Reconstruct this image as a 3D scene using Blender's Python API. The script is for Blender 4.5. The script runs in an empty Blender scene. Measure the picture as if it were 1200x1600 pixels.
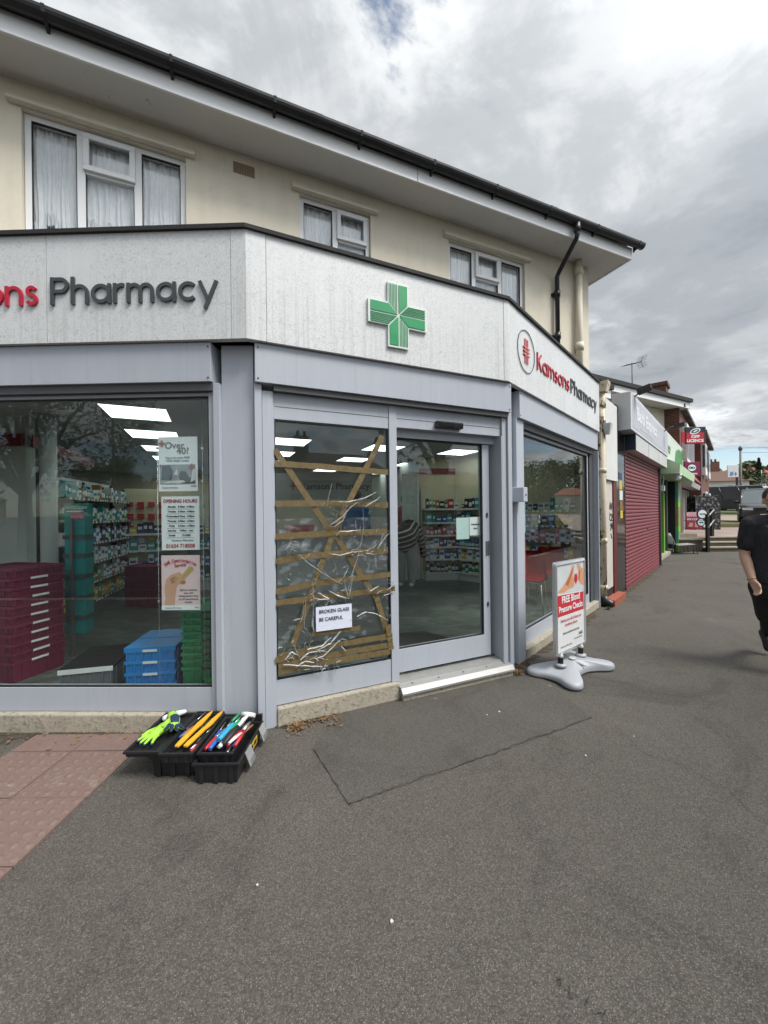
import bpy, bmesh, math, random
from mathutils import Vector, Matrix, noise

# ---------------------------------------------------------------- scene, camera, sky, sun, exposure
S = bpy.context.scene
C = S.collection
rad = math.radians

CAM_H = 1.5
ROLL = 0.012
cam = bpy.data.objects.new('camera', bpy.data.cameras.new('camera'))
C.objects.link(cam)
cam.data.sensor_fit = 'HORIZONTAL'
cam.data.sensor_width = 36.0
cam.data.lens = 18.0
cam.data.clip_start = 0.05
cam.data.clip_end = 3000
cr, sr = math.cos(ROLL), math.sin(ROLL)
cam.matrix_world = Matrix(((cr, sr, 0, 0), (0, 0, -1, 0), (-sr, cr, 0, CAM_H), (0, 0, 0, 1)))
S.camera = cam

SUN_EL, SUN_AZ = rad(55), rad(120)       # azimuth clockwise from +Y : behind the camera, to the right
world = bpy.data.worlds.new('World')
S.world = world
world.use_nodes = True
wn, wl = world.node_tree.nodes, world.node_tree.links
wn.clear()


def W(t, **k):
    n = wn.new(t)
    for a, b in k.items():
        setattr(n, a, b)
    return n


def wmath(op, a, b=None, clamp=False):
    n = W('ShaderNodeMath', operation=op, use_clamp=clamp)
    for i, v in enumerate((a, b)):
        if v is None:
            continue
        if isinstance(v, (int, float)):
            n.inputs[i].default_value = v
        else:
            wl.new(v, n.inputs[i])
    return n.outputs[0]


wout = W('ShaderNodeOutputWorld')
wbg = W('ShaderNodeBackground')
wbg.inputs['Strength'].default_value = 0.10
sky = W('ShaderNodeTexSky')
sky.sky_type = 'NISHITA'
sky.sun_disc = False
sky.sun_elevation = SUN_EL
sky.sun_rotation = SUN_AZ
sky.air_density = 1.0
sky.dust_density = 0.6
tc = W('ShaderNodeTexCoord')
sep = W('ShaderNodeSeparateXYZ')
wl.new(tc.outputs['Generated'], sep.inputs[0])
zz = wmath('ADD', wmath('MAXIMUM', sep.outputs['Z'], 0.0), 0.16)
comb = W('ShaderNodeCombineXYZ')
wl.new(wmath('DIVIDE', sep.outputs['X'], zz), comb.inputs['X'])
wl.new(wmath('DIVIDE', sep.outputs['Y'], zz), comb.inputs['Y'])


def wnoise(scale, detail, rough, dist, off):
    mp = W('ShaderNodeMapping')
    mp.inputs['Location'].default_value = off
    wl.new(comb.outputs[0], mp.inputs['Vector'])
    n = W('ShaderNodeTexNoise')
    n.inputs['Scale'].default_value = scale
    n.inputs['Detail'].default_value = detail
    n.inputs['Roughness'].default_value = rough
    n.inputs['Distortion'].default_value = dist
    wl.new(mp.outputs[0], n.inputs['Vector'])
    return n.outputs['Fac']


def wramp(fac, stops, interp='EASE'):
    r = W('ShaderNodeValToRGB')
    r.color_ramp.interpolation = interp
    e = r.color_ramp.elements
    while len(e) < len(stops):
        e.new(0.5)
    for i, (p, c) in enumerate(stops):
        e[i].position = p
        e[i].color = (c[0], c[1], c[2], 1)
    wl.new(fac, r.inputs[0])
    return r.outputs[0]


CLOUD_OFF = (3.1, 1.7, 0.0)
n_big = wnoise(0.95, 9, 0.58, 0.35, CLOUD_OFF)
n_gap = wnoise(1.15, 10, 0.60, 0.3, (7.3, -2.2, 1.5))
n_fine = wnoise(3.2, 10, 0.62, 0.6, (1.0, 4.0, 0.0))
body = wmath('ADD', wmath('MULTIPLY', n_big, 0.72), wmath('MULTIPLY', n_fine, 0.28))
cloud_col = wramp(body, [(0.36, (2.35, 2.56, 2.82)), (0.46, (2.95, 3.17, 3.43)), (0.53, (3.75, 3.95, 4.15)), (0.59, (4.9, 5.05, 5.2)), (0.68, (6.6, 6.7, 6.8))])
# clear sky shows only through the thinnest gaps overhead and more of it low down
low = wmath('SUBTRACT', 0.27, sep.outputs['Z'], True)
gapv = wmath('ADD', wmath('ADD', wmath('MULTIPLY', n_gap, 0.7), wmath('MULTIPLY', n_fine, 0.3)), wmath('MULTIPLY', low, -1.05))
cover = wramp(gapv, [(0.300, (0, 0, 0)), (0.372, (1, 1, 1))])
# thin bright rims beside the gaps
rim = wramp(gapv, [(0.315, (0, 0, 0)), (0.372, (1, 1, 1)), (0.44, (0, 0, 0))])
rimmix = W('ShaderNodeMixRGB', blend_type='ADD')
rimmix.inputs[0].default_value = 1.0
rs = W('ShaderNodeMixRGB', blend_type='MULTIPLY')
rs.inputs[0].default_value = 1.0
rs.inputs[2].default_value = (1.9, 1.9, 1.85, 1)
wl.new(rim, rs.inputs[1])
wl.new(cloud_col, rimmix.inputs[1])
wl.new(rs.outputs[0], rimmix.inputs[2])
# cloud glow added on the sun's side, behind the camera, to brighten the fronts
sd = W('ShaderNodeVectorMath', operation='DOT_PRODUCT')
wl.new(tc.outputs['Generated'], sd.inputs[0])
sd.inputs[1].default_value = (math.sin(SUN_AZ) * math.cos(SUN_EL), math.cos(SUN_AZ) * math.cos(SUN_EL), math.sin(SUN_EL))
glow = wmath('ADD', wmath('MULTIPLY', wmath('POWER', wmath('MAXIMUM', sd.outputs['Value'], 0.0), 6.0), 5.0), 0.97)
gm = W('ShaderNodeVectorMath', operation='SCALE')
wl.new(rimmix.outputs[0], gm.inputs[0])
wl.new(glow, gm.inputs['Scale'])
mix = W('ShaderNodeMixRGB')
wl.new(cover, mix.inputs[0])
wl.new(sky.outputs[0], mix.inputs[1])
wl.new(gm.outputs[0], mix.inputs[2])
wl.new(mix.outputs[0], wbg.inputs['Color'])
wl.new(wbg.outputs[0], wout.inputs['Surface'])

sun = bpy.data.objects.new('sun', bpy.data.lights.new('sun', 'SUN'))
C.objects.link(sun)
sun.data.energy = 2.2
sun.data.angle = rad(20)
sun.data.color = (1.0, 0.95, 0.88)
sdir = Vector((math.sin(SUN_AZ) * math.cos(SUN_EL), math.cos(SUN_AZ) * math.cos(SUN_EL), math.sin(SUN_EL)))
sun.rotation_euler = (-sdir).to_track_quat('-Z', 'Y').to_euler()
sun.location = sdir * 30

S.view_settings.view_transform = 'Standard'
S.view_settings.look = 'None'
S.view_settings.exposure = 0.66
S.view_settings.gamma = 1.0
S.cycles.max_bounces = 10
S.cycles.transparent_max_bounces = 24
S.cycles.glossy_bounces = 4
S.cycles.caustics_reflective = False
S.cycles.caustics_refractive = False
S.cycles.sample_clamp_indirect = 4.0

random.seed(7)

# ---------------------------------------------------------------- plan frames: u along a front, w out of it, z up


class Frame:
    def __init__(s, o, ang):
        a = rad(ang)
        s.o = Vector((o[0], o[1]))
        s.d = Vector((math.sin(a), math.cos(a)))
        s.n = Vector((s.d.y, -s.d.x))

    def pt(s, u, w, z):
        p = s.o + s.d * u + s.n * w
        return Vector((p.x, p.y, z))

    def rotz(s):
        return math.atan2(s.d.y, s.d.x)

    def px(s, px, py, w=0.0):
        """survey: where the photo's pixel lies on this front -> (u, z)"""
        x, y = (px - 600) / 600.0, -(py - 800) / 600.0
        X, Z = x * cr + y * sr, -x * sr + y * cr
        t = (w + s.n.dot(s.o)) / (s.n.x * X + s.n.y)
        return (Vector((X, 1)) * t - s.o).dot(s.d), CAM_H + Z * t


def ground_at(px, py, z=0.0):
    x, y = (px - 600) / 600.0, -(py - 800) / 600.0
    X, Z = x * cr + y * sr, -x * sr + y * cr
    t = (z - CAM_H) / Z
    return Vector((X * t, t, z))


def at_dist(px, py, d):
    x, y = (px - 600) / 600.0, -(py - 800) / 600.0
    return Vector(((x * cr + y * sr) * d, d, CAM_H + (-x * sr + y * cr) * d))


WORLD = Frame((0, 0), 90)                 # u = x, w = -y
FD = Frame((-0.90, 2.55), 66)             # the splayed corner with the doors
FL = Frame((-0.90, 2.55), 91.5)           # the left front
CB = FD.pt(2.226, 0, 0)
FR = Frame((CB.x, CB.y), 42.5)            # the right front and the parade beyond it
_nU = Frame((0, 0), 67.2).n
FU = Frame((-_nU.x * 4.5, -_nU.y * 4.5), 67.2)   # upper storey wall

# ---------------------------------------------------------------- materials


class NT:
    def __init__(s, name):
        s.m = bpy.data.materials.new(name)
        s.m.use_nodes = True
        s.t = s.m.node_tree
        s.b = s.t.nodes['Principled BSDF']
        s.out = s.t.nodes['Material Output']

    def n(s, t, **k):
        n = s.t.nodes.new(t)
        for a, b in k.items():
            setattr(n, a, b)
        return n

    def l(s, a, b):
        s.t.links.new(a, b)

    def pos(s, scale=(1, 1, 1), coord='Position'):
        if coord == 'Position':
            g = s.n('ShaderNodeNewGeometry').outputs['Position']
        else:
            g = s.n('ShaderNodeTexCoord').outputs[coord]
        m = s.n('ShaderNodeMapping')
        m.inputs['Scale'].default_value = scale
        s.l(g, m.inputs['Vector'])
        return m.outputs[0]

    def noise(s, vec, scale, detail=6, rough=0.55, dist=0.0):
        n = s.n('ShaderNodeTexNoise')
        n.inputs['Scale'].default_value = scale
        n.inputs['Detail'].default_value = detail
        n.inputs['Roughness'].default_value = rough
        n.inputs['Distortion'].default_value = dist
        s.l(vec, n.inputs['Vector'])
        return n.outputs['Fac']

    def vor(s, vec, scale, feature='F1', out='Distance'):
        n = s.n('ShaderNodeTexVoronoi', feature=feature)
        n.inputs['Scale'].default_value = scale
        s.l(vec, n.inputs['Vector'])
        return n.outputs[out]

    def ramp(s, fac, stops, interp='LINEAR'):
        r = s.n('ShaderNodeValToRGB')
        r.color_ramp.interpolation = interp
        e = r.color_ramp.elements
        while len(e) < len(stops):
            e.new(0.5)
        for i, (p, c) in enumerate(stops):
            if isinstance(c, (int, float)):
                c = (c, c, c)
            e[i].position = p
            e[i].color = (c[0], c[1], c[2], 1)
        s.l(fac, r.inputs[0])
        return r.outputs[0]

    def mix(s, fac, a, b, mode='MIX'):
        m = s.n('ShaderNodeMixRGB', blend_type=mode)
        for i, v in enumerate((fac, a, b)):
            if isinstance(v, (int, float)):
                m.inputs[i].default_value = v if i == 0 else (v, v, v, 1)
            elif isinstance(v, tuple):
                m.inputs[i].default_value = (v[0], v[1], v[2], 1)
            else:
                s.l(v, m.inputs[i])
        return m.outputs[0]

    def math(s, op, a, b=0.0):
        m = s.n('ShaderNodeMath', operation=op)
        for i, v in enumerate((a, b)):
            if isinstance(v, (int, float)):
                m.inputs[i].default_value = v
            else:
                s.l(v, m.inputs[i])
        return m.outputs[0]

    def bump(s, h, strength=0.3, dist=0.01):
        b = s.n('ShaderNodeBump')
        b.inputs['Strength'].default_value = strength
        b.inputs['Distance'].default_value = dist
        s.l(h, b.inputs['Height'])
        s.l(b.outputs[0], s.b.inputs['Normal'])

    def col(s, c):
        if isinstance(c, tuple):
            s.b.inputs['Base Color'].default_value = (c[0], c[1], c[2], 1)
        else:
            s.l(c, s.b.inputs['Base Color'])

    def set(s, rough=0.5, metal=0.0, spec=0.5):
        if isinstance(rough, (int, float)):
            s.b.inputs['Roughness'].default_value = rough
        else:
            s.l(rough, s.b.inputs['Roughness'])
        s.b.inputs['Metallic'].default_value = metal
        s.b.inputs['Specular IOR Level'].default_value = spec


_mats = {}


def srgb(r, g, b):
    f = lambda v: (v / 255 / 12.92) if v <= 10.3 else ((v / 255 + 0.055) / 1.055) ** 2.4
    return (f(r), f(g), f(b))


def plain(name, c, rough=0.5, metal=0.0, var=0.12, vscale=9.0, bump=0.0, bscale=60.0, spec=0.5, coord='Position'):
    """a painted, moulded or printed surface with a little uneven tone"""
    if name in _mats:
        return _mats[name]
    k = NT(name)
    p = k.pos(coord=coord)
    nz = k.noise(p, vscale, 5, 0.6)
    k.col(k.mix(nz, tuple(max(0, v * (1 - var)) for v in c), tuple(min(1, v * (1 + var)) for v in c)))
    k.set(k.ramp(nz, [(0.3, max(0.02, rough - 0.06)), (0.7, min(1, rough + 0.08))]), metal, spec)
    if bump:
        k.bump(k.noise(p, bscale, 4), bump, 0.004)
    _mats[name] = k.m
    return k.m


def emit(name, c, s):
    if name in _mats:
        return _mats[name]
    k = NT(name)
    k.col((0.8, 0.8, 0.8))
    k.b.inputs['Emission Color'].default_value = (c[0], c[1], c[2], 1)
    k.b.inputs['Emission Strength'].default_value = s
    _mats[name] = k.m
    return k.m


def glass(name, tint=(0.80, 0.86, 0.84), boost=1.6, rough=0.0, dirt=0.0):
    if name in _mats:
        return _mats[name]
    k = NT(name)
    k.t.nodes.remove(k.b)
    tr = k.n('ShaderNodeBsdfTransparent')
    tr.inputs[0].default_value = (*tint, 1)
    gl = k.n('ShaderNodeBsdfGlossy')
    gl.inputs['Roughness'].default_value = rough
    gl.inputs[0].default_value = (0.95, 0.97, 1, 1)
    fr = k.n('ShaderNodeFresnel')
    bf = k.n('ShaderNodeNewGeometry').outputs['Backfacing']
    k.l(k.math('SUBTRACT', 1.5, k.math('MULTIPLY', bf, 1.5 - 1 / 1.5)), fr.inputs['IOR'])
    f = k.math('MULTIPLY', fr.outputs[0], boost)
    m = k.n('ShaderNodeMixShader')
    k.l(f, m.inputs[0])
    k.l(tr.outputs[0], m.inputs[1])
    k.l(gl.outputs[0], m.inputs[2])
    last = m.outputs[0]
    if dirt:
        df = k.n('ShaderNodeBsdfDiffuse')
        df.inputs[0].default_value = (0.6, 0.6, 0.58, 1)
        m2 = k.n('ShaderNodeMixShader')
        k.l(k.math('MULTIPLY', k.noise(k.pos((3, 3, 1)), 6, 6), dirt), m2.inputs[0])
        k.l(last, m2.inputs[1])
        k.l(df.outputs[0], m2.inputs[2])
        last = m2.outputs[0]
    k.l(last, k.out.inputs['Surface'])
    _mats[name] = k.m
    return k.m


def asphalt(name, c0, c1, chip, scale=150.0, chips=0.42, big=0.8, wear=(0.62, 0.9)):
    k = NT(name)
    p = k.pos()
    big_n = k.noise(p, big, 6, 0.6, 0.4)
    mid = k.noise(p, 6.0, 6, 0.65)
    base = k.mix(k.math('ADD', k.math('MULTIPLY', big_n, 0.7), k.math('MULTIPLY', mid, 0.3)), c0, c1)
    cells = k.vor(p, scale, 'F1', 'Color')
    dist = k.vor(p, scale, 'F1', 'Distance')
    sepc = k.n('ShaderNodeSeparateColor')
    k.l(cells, sepc.inputs[0])
    tone = k.ramp(sepc.outputs[0], [(0.0, 0.62), (0.5, 0.94), (0.85, 1.16), (1.0, 1.5)])
    c = k.mix(1.0, base, tone, 'MULTIPLY')
    ischip = k.math('MULTIPLY', k.ramp(sepc.outputs[1], [(chips + 0.25, 0), (chips + 0.3, 1)]), k.ramp(dist, [(0.25, 1), (0.45, 0)]))
    c = k.mix(k.math('MULTIPLY', ischip, 0.36), c, chip)
    # pale rubbed traffic bands and old stains
    st = k.ramp(k.noise(p, 1.1, 9, 0.66, 1.0), [(0.34, wear[0]), (0.47, 1.0), (0.58, 1.0), (0.72, 1.0 / wear[1])])
    c = k.mix(0.85, c, st, 'MULTIPLY')
    # trodden gum and oil spots
    gum = k.vor(p, 1.9)
    c = k.mix(k.math('MULTIPLY', k.ramp(gum, [(0.028, 1), (0.042, 0)]), 0.55), c, (0.20, 0.19, 0.17))
    oil = k.vor(k.pos((1, 1.3, 1)), 0.75)
    c = k.mix(k.math('MULTIPLY', k.math('MULTIPLY', k.ramp(oil, [(0.05, 1), (0.20, 0)]), k.ramp(mid, [(0.4, 0), (0.6, 1)])), 0.55), c, (0.03, 0.028, 0.026))
    k.col(c)
    k.set(0.85, 0, 0.35)
    hgt = k.math('ADD', k.math('MULTIPLY', dist, -0.6), k.math('MULTIPLY', mid, 0.35))
    k.bump(hgt, 0.6, 0.005)
    return k.m


def brick(name, c1, c2, mortar, scale=1.0, rot=0.0):
    k = NT(name)
    g = k.n('ShaderNodeNewGeometry')
    # run the courses along the wall whichever way it faces
    s_ = k.n('ShaderNodeSeparateXYZ')
    k.l(g.outputs['Position'], s_.inputs[0])
    cb = k.n('ShaderNodeCombineXYZ')
    k.l(k.math('ADD', k.math('MULTIPLY', s_.outputs['X'], math.cos(rot)), k.math('MULTIPLY', s_.outputs['Y'], math.sin(rot))), cb.inputs['X'])
    k.l(s_.outputs['Z'], cb.inputs['Y'])
    b = k.n('ShaderNodeTexBrick')
    b.inputs['Scale'].default_value = scale
    b.inputs['Color1'].default_value = (*c1, 1)
    b.inputs['Color2'].default_value = (*c2, 1)
    b.inputs['Mortar'].default_value = (*mortar, 1)
    b.inputs['Mortar Size'].default_value = 0.010
    b.inputs['Brick Width'].default_value = 0.225
    b.inputs['Row Height'].default_value = 0.075
    k.l(cb.outputs[0], b.inputs['Vector'])
    nz = k.noise(k.pos(), 5, 6)
    k.col(k.mix(0.8, b.outputs['Color'], k.ramp(nz, [(0.3, 0.6), (0.7, 1.25)]), 'MULTIPLY'))
    k.set(0.85)
    k.bump(b.outputs['Fac'], -0.4, 0.006)
    return k.m


# ---------------------------------------------------------------- mesh and object helpers


def inv_of(o):
    return (Matrix.Translation(o.location) @ o.rotation_euler.to_matrix().to_4x4()).inverted() if o else Matrix()


def world_of(o):
    if o is None:
        return Matrix()
    return world_of(o.parent) @ Matrix.Translation(o.location) @ o.rotation_euler.to_matrix().to_4x4()


class MB:
    """collects shapes given in a frame's (u, w, z), links them as ONE mesh object"""

    def __init__(s, frame=None):
        s.bm = bmesh.new()
        s.f = frame
        s.mi = 0

    def P(s, u, w, z):
        return s.f.pt(u, w, z) if s.f else Vector((u, w, z))

    def face(s, pts):
        f = s.bm.faces.new([s.bm.verts.new(p) for p in pts])
        f.material_index = s.mi
        return f

    def hexa(s, b, t):
        """two quads (bottom and top, same winding) joined into a solid"""
        vb = [s.bm.verts.new(p) for p in b]
        vt = [s.bm.verts.new(p) for p in t]
        n = len(vb)
        fs = [s.bm.faces.new(vb[::-1]), s.bm.faces.new(vt)]
        for i in range(n):
            fs.append(s.bm.faces.new((vb[i], vb[(i + 1) % n], vt[(i + 1) % n], vt[i])))
        for f in fs:
            f.material_index = s.mi
        return s

    def box(s, u0, u1, w0, w1, z0, z1):
        q = ((u0, w0), (u1, w0), (u1, w1), (u0, w1))
        return s.hexa([s.P(a, b, z0) for a, b in q], [s.P(a, b, z1) for a, b in q])

    def prism_z(s, pts, z0, z1):
        return s.hexa([s.P(a, b, z0) for a, b in pts], [s.P(a, b, z1) for a, b in pts])

    def prism_w(s, pts, w0, w1):
        """outline in (u, z) given thickness across w"""
        return s.hexa([s.P(a, w0, b) for a, b in pts], [s.P(a, w1, b) for a, b in pts])

    def prism_u(s, pts, u0, u1):
        """outline in (w, z) run along u"""
        return s.hexa([s.P(u0, a, b) for a, b in pts], [s.P(u1, a, b) for a, b in pts])

    def tube(s, pts, r, n=10, closed_ends=True):
        """round bar along points already in this builder's coordinates; r is one radius or a list"""
        P = [s.P(*p) for p in pts]
        R = r if isinstance(r, (list, tuple)) else [r] * len(P)
        rings = []
        side = None
        for i, p in enumerate(P):
            a = P[max(0, i - 1)]
            b = P[min(len(P) - 1, i + 1)]
            t = (b - a).normalized()
            if side is None:
                ref = Vector((0, 0, 1)) if abs(t.z) < 0.9 else Vector((1, 0, 0))
                side = t.cross(ref).normalized()
            else:
                side = (side - t * side.dot(t)).normalized()
            up = t.cross(side)
            rings.append([s.bm.verts.new(p + (side * math.cos(2 * math.pi * j / n) + up * math.sin(2 * math.pi * j / n)) * R[i]) for j in range(n)])
        for a, b in zip(rings, rings[1:]):
            for j in range(n):
                f = s.bm.faces.new((a[j], a[(j + 1) % n], b[(j + 1) % n], b[j]))
                f.material_index = s.mi
                f.smooth = True
        if closed_ends:
            for rg in (rings[0][::-1], rings[-1]):
                s.bm.faces.new(rg).material_index = s.mi
        return s

    def lathe(s, prof, centre=(0, 0, 0), n=20):
        """profile (r, z) turned about the vertical through centre (builder coordinates)"""
        c = s.P(*centre)
        rings = []
        for r, z in prof:
            rings.append([s.bm.verts.new(c + Vector((r * math.cos(2 * math.pi * j / n), r * math.sin(2 * math.pi * j / n), z))) for j in range(n)])
        for a, b in zip(rings, rings[1:]):
            for j in range(n):
                f = s.bm.faces.new((a[j], a[(j + 1) % n], b[(j + 1) % n], b[j]))
                f.smooth = True
                f.material_index = s.mi
        s.bm.faces.new(rings[0][::-1]).material_index = s.mi
        s.bm.faces.new(rings[-1]).material_index = s.mi
        return s

    def ball(s, c, r, sc=(1, 1, 1), sub=2, rot=None):
        M = Matrix.Translation(s.P(*c)) @ (rot.to_4x4() if rot else Matrix()) @ Matrix.Diagonal((r * sc[0], r * sc[1], r * sc[2], 1))
        g = bmesh.ops.create_icosphere(s.bm, subdivisions=sub, radius=1, matrix=M)
        for v in g['verts']:
            for f in v.link_faces:
                f.smooth = True
                f.material_index = s.mi
        return s

    def limb(s, pts, radii, n=12):
        """a chain of tapered round links with ball joints (for remeshing into one skin)"""
        for i in range(len(pts) - 1):
            a, b = Vector(pts[i]), Vector(pts[i + 1])
            s.tube([tuple(a), tuple(b)], [radii[i], radii[i + 1]], n)
        for p, r in zip(pts, radii):
            s.ball(p, r, sub=2)
        return s

    def obj(s, name, mats, parent=None, label=None, cat=None, group=None, kind=None, origin=None, bevel=0.0, smooth=False, remesh=None, smooth_it=4):
        bmesh.ops.recalc_face_normals(s.bm, faces=s.bm.faces[:])
        me = bpy.data.meshes.new(name)
        if smooth:
            for f in s.bm.faces:
                f.smooth = True
        off = None
        if parent is not None:
            s.bm.transform(world_of(parent).inverted())
        elif origin is not None:
            off = Vector(origin)
            s.bm.transform(Matrix.Translation(-off))
        s.bm.to_mesh(me)
        s.bm.free()
        o = bpy.data.objects.new(name, me)
        C.objects.link(o)
        for m in (mats if isinstance(mats, (list, tuple)) else [mats]):
            me.materials.append(m)
        if remesh:
            r = o.modifiers.new('r', 'REMESH')
            r.mode = 'VOXEL'
            r.voxel_size = remesh
            r.use_smooth_shade = True
            sm = o.modifiers.new('s', 'SMOOTH')
            sm.iterations = smooth_it
            sm.factor = 0.5
            dg = bpy.context.evaluated_depsgraph_get()
            me2 = bpy.data.meshes.new_from_object(o.evaluated_get(dg))
            o.modifiers.clear()
            o.data = me2
            if not me2.materials:
                for m in (mats if isinstance(mats, (list, tuple)) else [mats]):
                    me2.materials.append(m)
            for pl in me2.polygons:
                pl.use_smooth = True
        if parent is not None:
            o.parent = parent
        elif off is not None:
            o.location = off
        if bevel:
            b = o.modifiers.new('bevel', 'BEVEL')
            b.width = bevel
            b.segments = 2
            b.limit_method = 'ANGLE'
            b.angle_limit = rad(35)
        for kk, v in (('label', label), ('category', cat), ('group', group), ('kind', kind)):
            if v:
                o[kk] = v
        return o


def thing(name, label, cat, loc=(0, 0, 0), rz=0.0, group=None):
    o = bpy.data.objects.new(name, None)
    C.objects.link(o)
    o.location = loc
    o.rotation_euler = (0, 0, rz)
    o.empty_display_size = 0.1
    o['label'] = label
    o['category'] = cat
    if group:
        o['group'] = group
    return o


def copy_tree(o, parent=None):
    c = o.copy()
    C.objects.link(c)
    c.parent = parent
    for ch in list(o.children):
        copy_tree(ch, c)
    return c


def dup(o, loc, rz=None, label=None, group=None, scale=None):
    c = copy_tree(o)
    c.location = loc
    if rz is not None:
        c.rotation_euler = (0, 0, rz)
    if label:
        c['label'] = label
    if group:
        c['group'] = group
    if scale:
        c.scale = scale
    return c


def text(name, body_, size, frame, u, z, w, mat, parent=None, depth=0.0006, align='LEFT', bold=0.0, squash=1.0, tilt=0.0, shear=0.0, spacing=1.0):
    cu = bpy.data.curves.new(name, 'FONT')
    cu.body = body_
    cu.size = size
    cu.align_x = align
    cu.extrude = depth
    cu.offset = bold
    cu.shear = shear
    cu.space_character = spacing
    cu.resolution_u = 3
    to = bpy.data.objects.new(name, cu)
    me = bpy.data.meshes.new_from_object(to)
    bpy.data.objects.remove(to)
    bpy.data.curves.remove(cu)
    o3 = frame.pt(u, w, z)
    d3, n3 = Vector((frame.d.x, frame.d.y, 0)), Vector((frame.n.x, frame.n.y, 0))
    z3 = Vector((0, 0, 1))
    M = Matrix(((d3.x, z3.x, n3.x, o3.x), (d3.y, z3.y, n3.y, o3.y), (d3.z, z3.z, n3.z, o3.z), (0, 0, 0, 1)))
    M = M @ Matrix.Rotation(tilt, 4, 'Z') @ Matrix.Diagonal((squash, 1, 1, 1))
    if parent is not None:
        M = world_of(parent).inverted() @ M
    me.transform(M)
    me.materials.clear()
    me.materials.append(mat)
    me.name = name
    o = bpy.data.objects.new(name, me)
    C.objects.link(o)
    if parent is not None:
        o.parent = parent
    return o


# rounded geometric sign letters: centre-line strokes on a grid with x-height 1
def _arc(cx, cy, r, a0, a1, n=14):
    return [(cx + r * math.cos(rad(a0 + (a1 - a0) * i / n)), cy + r * math.sin(rad(a0 + (a1 - a0) * i / n))) for i in range(n + 1)]


GLYPH = {
    'P': ([[(.1, 0), (.1, 1.38)], [(.1, 1.28)] + _arc(.52, .97, .31, 90, -90) + [(.1, .66)]], .95),
    'K': ([[(.1, 0), (.1, 1.38)], [(.82, 1.36), (.16, .62)], [(.36, .82), (.88, .02)]], .97),
    'h': ([[(.1, 0), (.1, 1.38)], [(.1, .5)] + _arc(.45, .56, .35, 170, 0) + [(.8, 0)]], .93),
    'n': ([[(.1, 0), (.1, 1)], [(.1, .5)] + _arc(.45, .56, .35, 170, 0) + [(.8, 0)]], .93),
    'a': ([_arc(.5, .5, .4, 0, 360, 26), [(.9, 0), (.9, 1)]], 1.02),
    'o': ([_arc(.5, .5, .4, 0, 360, 26)], 1.0),
    'r': ([[(.1, 0), (.1, 1)], [(.1, .5)] + _arc(.45, .56, .35, 175, 75)], .60),
    'm': ([[(.1, 0), (.1, 1)], [(.1, .5)] + _arc(.39, .61, .29, 170, 0) + [(.68, 0)], [(.68, .5)] + _arc(.97, .61, .29, 170, 0) + [(1.26, 0)]], 1.38),
    'c': ([_arc(.5, .5, .4, 45, 315, 20)], .93),
    'y': ([[(.06, 1), (.46, .04)], [(.88, 1), (.32, -.38)]], .93),
    's': ([_arc(.34, .71, .195, 25, 270, 12) + _arc(.34, .295, .22, 90, -155, 12)], .70),
}


def sign_letters(word, frame, u, z, w, unit, stroke, depth, mat, parent, squash=1.0, gap=.07):
    for ch in word:
        strokes, adv = GLYPH[ch]
        mb = MB(frame)
        for k, st in enumerate(strokes):
            dz = depth - 0.0008 * k
            pts = [Vector((a * squash, b)) for a, b in st]
            closed = (pts[0] - pts[-1]).length < 1e-4
            L, R_ = [], []
            for i, p in enumerate(pts):
                if closed:
                    a, b = pts[(i - 1) % (len(pts) - 1)], pts[(i + 1) % (len(pts) - 1)]
                else:
                    a, b = pts[max(0, i - 1)], pts[min(len(pts) - 1, i + 1)]
                t = (b - a).normalized()
                nn = Vector((-t.y, t.x)) * stroke / 2
                L.append(p + nn)
                R_.append(p - nn)
            for i in range(len(pts) - 1):
                q = [L[i], L[i + 1], R_[i + 1], R_[i]]
                mb.prism_w([(u + v.x * unit, z + v.y * unit) for v in q], w, w + dz)
        bmesh.ops.remove_doubles(mb.bm, verts=mb.bm.verts[:], dist=1e-5)
        # drop the inner walls between the links of one stroke
        cnt = {}
        for f in mb.bm.faces:
            cnt.setdefault(tuple(sorted(v.index for v in f.verts)), []).append(f)
        mb.bm.verts.index_update()
        cnt = {}
        for f in mb.bm.faces:
            cnt.setdefault(tuple(sorted(v.index for v in f.verts)), []).append(f)
        dead = [f for fs in cnt.values() if len(fs) > 1 for f in fs]
        if dead:
            bmesh.ops.delete(mb.bm, geom=dead, context='FACES')
        mb.obj('sign_letter', mat, parent)
        u += (adv * squash + gap) * unit
    return u


def flat(mb, pts, w, mi=0):
    """a printed patch: thin sheet in the (u, z) plane standing at depth w"""
    mb.mi = mi
    mb.face([mb.P(a, w, b) for a, b in pts])

# ================================================================ THE SETTING
m_asph = asphalt('asphalt', (0.062, 0.056, 0.048), (0.106, 0.097, 0.083), (0.40, 0.355, 0.29), scale=200.0, wear=(0.64, 0.80))
m_asph2 = asphalt('asphalt_patch', (0.059, 0.054, 0.047), (0.099, 0.091, 0.079), (0.30, 0.27, 0.23), scale=240.0, big=1.4, wear=(0.72, 0.88))
m_road = asphalt('road_tar', (0.040, 0.040, 0.040), (0.06, 0.06, 0.058), (0.15, 0.15, 0.14), scale=90)
m_crack = plain('crack_dirt', (0.022, 0.020, 0.018), 0.95, var=0.4)
m_kerb = plain('kerb_concrete', (0.24, 0.23, 0.21), 0.85, var=0.25, bump=0.3)


def struct(mb, name, mat, **k):
    return mb.obj(name, mat, kind='structure', **k)


mb = MB()
mb.face([Vector((x, y, -0.12)) for x, y in ((-900, -900), (900, -900), (900, 900), (-900, 900))])
struct(mb, 'road', m_road)

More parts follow.
